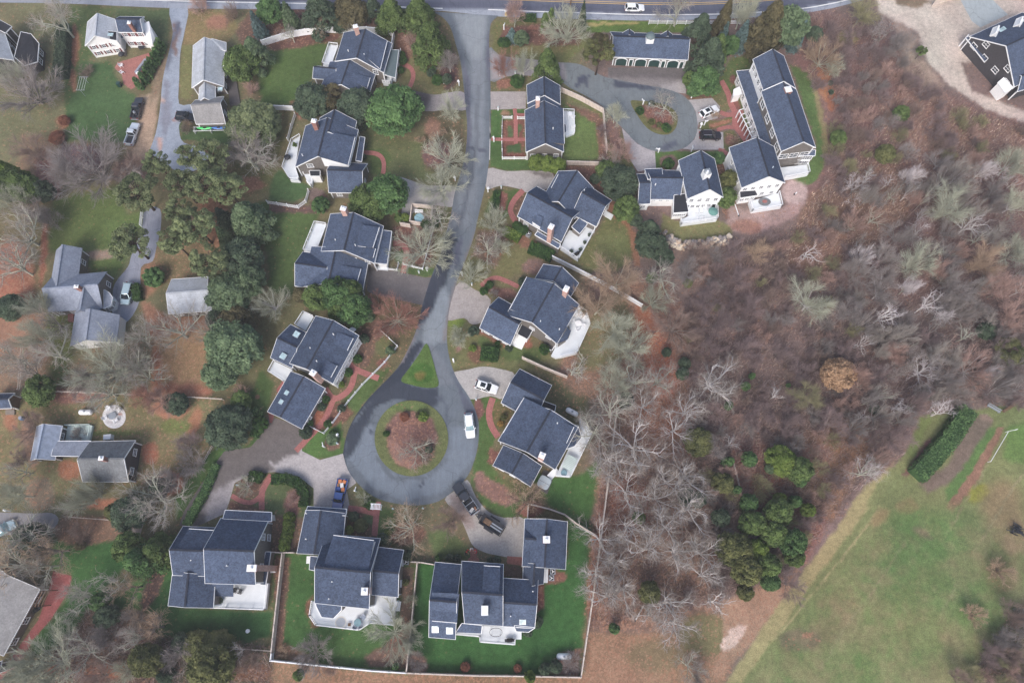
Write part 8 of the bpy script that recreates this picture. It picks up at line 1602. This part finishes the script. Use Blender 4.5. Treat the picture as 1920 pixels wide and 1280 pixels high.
o = thing("road_sign", "orange diamond road sign at the highway bend", "sign", at(1574, 8)); b = MB(); b.tube([(0, 0, 0), (0, 0, 2.6)], .05, 6); b.build("post", M['steel'], o); b = MB(); b.box((0, -.06, 2.3), (.75, .04, .75), M=Matrix.Rotation(.785, 3, 'Y')); b.build("plate", mat("orange_sign_paint", S(226, 160, 80), .5, .05, 3), o)
# boulder wall
bw = thing("boulder_wall", "pale boulder retaining wall below the cupola house lawn", "stone wall", at(1300, 460)); rg = random.Random(11); BM = []
for k in range(5):
    bm = bmesh.new(); bmesh.ops.create_icosphere(bm, subdivisions=2, radius=.5)
    for v in bm.verts: v.co *= 1 + .28 * (math.sin(v.co.x * 7 + k) * math.cos(v.co.y * 6 + k * 2)) + rg.uniform(-.06, .06)
    me = bpy.data.meshes.new("boulder"); bm.to_mesh(me); bm.free(); me.materials.append(mat(f"field_stone_{'abcde'[k]}", S(*[(188, 174, 160), (150, 144, 142), (204, 192, 176), (170, 150, 134), (128, 122, 122)][k]), .9, .2, 2.5)); BM.append(me)
wl = spline([(1245, 441), (1258, 455), (1280, 462), (1310, 459), (1340, 456), (1369, 451)], step=20); off = bw.location
for k in range(98):
    x, y = wl[int(rg.random() * (len(wl) - 1))]; row = rg.choice((0, 1, 2)); w = rg.uniform(.7, 1.25)
    p = U(x + rg.uniform(-1.5, 1.5), y - 4 + row * 4.4 + rg.uniform(-1.5, 1.5), 0) - off
    link_mesh("boulder", BM[rg.randrange(5)], bw, (p.x, p.y, .85 - row * .33), (rg.random() * 3, rg.random() * 3, rg.random() * 3), (w * 1.15, w, w * .8))
# ================================================================ PEOPLE
SKIN = mat("skin", S(206, 160, 136), .6, .05, 3)
def person(px, py, ang, label, top, legs, hair, bend=0.0, arm=.35):
    V, E, R = [], [], []
    def a(p, r, par=None): V.append(p); R.append(r); (E.append((par, len(V) - 1)) if par is not None else None); return len(V) - 1
    pel = a((0, 0, .95), .15); sp = a((bend * .1, 0, 1.15), .145, pel); ch = a((bend * .22, 0, 1.38), .165, sp); nk = a((bend * .3, 0, 1.53), .065, ch); hd0 = a((bend * .34 + .02, 0, 1.62), .085, nk); hd = a((bend * .36 + .02, 0, 1.71), .1, hd0); a((bend * .36, 0, 1.78), .075, hd); a((bend * .36 + .12, 0, 1.66), .018, hd)
    for s in (-1, 1):
        sh = a((bend * .22, s * .2, 1.43), .07, ch); el = a((bend * .22 + .06, s * .27, 1.15), .05, sh); wr = a((bend * .22 + arm, s * .22, 1.02), .032, el); pm = a((bend * .22 + arm + .07, s * .21, 1.0), .033, wr)
        for f, (dy, ln) in enumerate(((-.03, .07), (-.01, .085), (.01, .08), (.03, .06))): k1 = a((bend * .22 + arm + .12, s * .21 + dy, .985), .0095, pm); a((bend * .22 + arm + .12 + ln * .6, s * .21 + dy * 1.1, .96), .008, k1)
        t1 = a((bend * .22 + arm + .07, s * .165, .99), .011, pm); a((bend * .22 + arm + .11, s * .15, .97), .009, t1)
        hp = a((0, s * .1, .86), .1, pel); kn = a((.03, s * .12, .5), .065, hp); an = a((0, s * .13, .1), .045, kn); a((.14, s * .14, .05), .04, an)
    me = bpy.data.meshes.new("body"); me.from_pydata(V, E, []); ob = bpy.data.objects.new("tmp", me); COL.objects.link(ob)
    ob.modifiers.new("skin", 'SKIN'); sv = me.skin_vertices[0].data
    for i, r in enumerate(R): sv[i].radius = (r, r)
    sv[0].use_root = True
    ob.modifiers.new("sub", 'SUBSURF').levels = 1
    dg = bpy.context.evaluated_depsgraph_get(); m2 = bpy.data.meshes.new_from_object(ob.evaluated_get(dg)); bpy.data.objects.remove(ob)
    m2.materials.clear(); [m2.materials.append(x) for x in (legs, top, SKIN)]
    for p in m2.polygons:
        c = p.center; hand = c.x > bend * .22 + arm - .03 and c.z < 1.08; p.material_index = 2 if (c.z > 1.53 or hand) else (1 if c.z > .92 else 0); p.use_smooth = True
    loc = at(px, py, .9); loc.z = .04; o = thing("person", label, "person", loc, math.radians(90 - ang), "people by the brick path")
    link_mesh("body", m2, o); b = MB(); b.lathe([(.112, 0), (.118, .05), (.09, .1), (.02, .13)], (bend * .36 - .01, 0, 1.70), 12); b.build("hair", hair, o, smooth=True)
RJ, DJ, WJ = mat("red_jacket_cloth", S(232, 52, 60), .8, .1, 5), mat("black_jacket_cloth", S(38, 38, 46), .8, .1, 5), mat("pale_jacket_cloth", S(226, 226, 232), .8, .1, 5)
TR, HB, HG = mat("dark_trouser_cloth", S(44, 44, 54), .9, .1, 5), mat("dark_hair", S(48, 38, 34), .7, .1, 20), mat("grey_hair", S(150, 146, 142), .7, .1, 20)
person(875.5, 1032, 120, "person in a red jacket on the left of the brick path", RJ, TR, HB); person(893.5, 1033, 250, "person in a red jacket on the right of the brick path", RJ, TR, HG, .3)
person(884.5, 1027.5, 180, "person in a pale grey jacket nearest the trailer", WJ, TR, HG, .2); person(872, 1039, 60, "person in dark clothes below the left red jacket", DJ, TR, HB, .5)
# ================================================================ LEAFLESS WOOD: more individual trees and bushes
def wood_fill():
    rng = random.Random(42); pts = [(v[1], v[2], v[3]) for v in VEG]; n = 0
    zones = [(WOOD[0], 330), (WOOD[1], 16)]
    for poly, cnt in zones:
        tries = 0; k = 0
        while k < cnt and tries < 16000:
            tries += 1; x = rng.uniform(1290, 1925); y = rng.uniform(30, 1120) if cnt > 20 else rng.uniform(1110, 1280)
            if poly_mask(np.array([x]), np.array([y]), poly, 24)[0] < .9: continue
            if any(poly_mask(np.array([x]), np.array([y]), rp, 6)[0] > .3 for rp in REED) and rng.random() < .35: continue
            far = x + y * .25; grey = (x > 1600 and y > 300 and cnt > 20)
            r = rng.uniform(13, 30) if grey else rng.uniform(10, 22)
            if any((x - a) ** 2 + (y - b) ** 2 < (.5 * (r + c)) ** 2 for a, b, c in pts): continue
            if grey: sty = rng.choice(('haze', 'haze', 'oak', 'snag', 'fan')); tw = rng.choice(('grey', 'grey', 'ash', 'ash', 'white', 'pinktan', 'purple')); bk = rng.choice(('white', 'pale', 'grey')); h = rng.uniform(5, 8)
            else: sty = rng.choice(('haze', 'shrub', 'shrub')); tw = rng.choice(('purple', 'grey', 'brown', 'pinktan', 'purple', 'olive')); bk = rng.choice(('grey', 'brown')); h = rng.uniform(2.6, 4.4)
            nm = "bare_shrub" if sty == 'shrub' else "bare_tree"
            place_bare(nm, "shrub" if sty == 'shrub' else "tree", sty, tw, bk, x, y, r, h, rng.randrange(3), group="leafless shrubs" if sty == 'shrub' else "leafless trees"); pts.append((x, y, r)); k += 1
wood_fill()
# ================================================================ LABELS for the plants
LM = [(220,75,"the white clapboard farmhouse"),(395,140,"the long grey kayak house"),(600,66,"the curved white fence"),(680,115,"the house by the curved fence"),(610,285,"the round grill house"),(645,465,"the house above the dark drive"),(588,690,"the four skylights house"),(430,1045,"the south west chimney house"),(650,1080,"the navy pickup house"),(905,1120,"the widest south house"),(1022,1020,"the detached-looking garage"),(1000,800,"the turning circle house"),(1005,590,"the rounded deck house"),(1050,400,"the tall pink chimney house"),(1020,225,"the picket garden house"),(1217,90,"the green door garage"),(1455,210,"the long white porch house"),(1420,320,"the fire pit deck house"),(1290,350,"the white cupola house"),(1880,100,"the sandy yard building"),(155,560,"the grey L shaped house"),(355,555,"the pale grey cottage"),(205,865,"the old stained roof house"),(15,752,"the navy roofed shed"),(20,1150,"the taupe bungalow"),(771,821,"the round island"),(790,700,"the triangular island"),(1225,218,"the teardrop island"),(1310,458,"the boulder wall"),(1760,830,"the diagonal field hedge"),(1862,767,"the pale grey bench"),(1600,420,"the reed marsh"),(214,780,"the round white patio"),(1128,930,"the very long pale fence"),(1120,530,"the slanting white fence"),(1190,14,"the white highway car"),(1068,26,"the utility pole"),(790,408,"the hot tub enclosure"),(252,227,"the two verge pickups"),(470,850,"the wet paver court"),(920,985,"the dump trailer"),(1904,992,"the brush pile"),(1700,20,"the sandy yard"),(640,1253,"the white garden foot fence"),(1870,690,"the wood's right corner"),(163,168,"the clothesline"),(1020,692,"the straight grey fence"),(912,725,"the white wagon"),(535,1100,"the weathered grey fence"),(1574,8,"the orange road sign"),(1735,692,"the brilliant white tree"),(1522,565,"the big pale lichen tree"),(1335,715,"the big vase of pale limbs"),(1500,960,"the evergreen clump in the wood")]
CW = dict(ash='ash grey', cedar="mid green", holly="bright green", pine="olive green", blue="silvery blue", dark="dark green", teal="blue green", olive="yellowish olive", brown="brownish green", lime="yellow green", tan="dry tan", rust="rusty red", box="deep green", gold="dry gold", grey="grey", lichen="pale lichen grey", white="whitish", red="reddish", purple="purplish", pinktan="pinkish tan")
CW2 = dict(brown="brownish", tan="tan", olive="olive grey")
SW = dict(cone="conical", dome="rounded", pine="open crowned", spruce="layered", ball="clipped round", column="columnar", oak="wide limbed", fan="vase shaped", haze="finely twigged", shrub="bushy", snag="crooked")
def label_plants():
    used = {}; info = []
    for o, x, y, r, h, kind, col in VEG:
        bare = kind in STY; noun = "shrub" if "shrub" in o.name else ("arborvitae" if "arborvitae" in o.name else ("pine" if "pine" in o.name else ("spruce" if "spruce" in o.name else "tree")))
        cw = (CW2.get(col) if bare and col in CW2 else None) or CW[col]; size = ("big" if r > 38 else "small" if r < 17 else "mid sized") if noun != "shrub" else ("low" if h < 2 else "tall" if h > 3.2 else "small")
        d = f"{size} {cw} {SW[kind]} {'bare ' if bare else ''}{noun}".replace("bushy bare shrub", "bare shrub")
        cand = sorted(((math.hypot(x - a, y - b), a, b, n) for a, b, n in LM))[:6]; ok = None
        for dist, a, b, n in cand:
            dx, dy = x - a, y - b
            rel = ("beside" if dist < 30 else "left of" if abs(dx) > 2 * abs(dy) and dx < 0 else "right of" if abs(dx) > 2 * abs(dy) else "above" if abs(dy) > 2 * abs(dx) and dy < 0 else "below" if abs(dy) > 2 * abs(dx) else "up and left of" if dx < 0 and dy < 0 else "up and right of" if dy < 0 else "down and left of" if dx < 0 else "down and right of")
            l = f"{d} {rel} {n}"
            if len(l.split()) > 16: l = l.replace("mid sized ", "")
            if len(l.split()) > 16: l = l.replace("finely twigged ", "twiggy ").replace("vase shaped ", "").replace("wide limbed ", "")
            if l not in used: ok = l; break
            if ok is None and dist < 200: pass
        if ok is None:
            a = cand[0]; b = cand[1]; ok = f"{d} between {a[3]} and {b[3]}".replace("mid sized ", "")
            if ok in used or len(ok.split()) > 16: 
                for q in ("second ", "third ", "fourth ", "fifth ", "sixth "):
                    ok = (q + d + f" out from {a[3]}").replace("mid sized ", "")
                    if ok not in used: break
        while len(ok.split()) > 16: ok = ok.replace(' the ', ' ', 1)
        used[ok] = 1; o["label"] = ok
label_plants()

# ---------------------------------------------------------------- thin overcast haze
def haze():
    m = bpy.data.materials.new("mist"); m.use_nodes = True; n = m.node_tree; n.nodes.remove(n.nodes["Principled BSDF"])
    v = n.nodes.new("ShaderNodeVolumePrincipled"); v.inputs['Density'].default_value = .00034; v.inputs['Color'].default_value = (.96, .97, 1, 1); v.inputs['Anisotropy'].default_value = 0.0
    n.links.new(v.outputs[0], n.nodes["Material Output"].inputs['Volume'])
    mb = MB(); mb.box((0, 60, 74), (2400, 2400, 150)); o = mb.build("haze", m); o.display_type = 'WIRE'; tag(o, "thin pale overcast haze over the whole neighbourhood", None, None, "stuff")
haze()
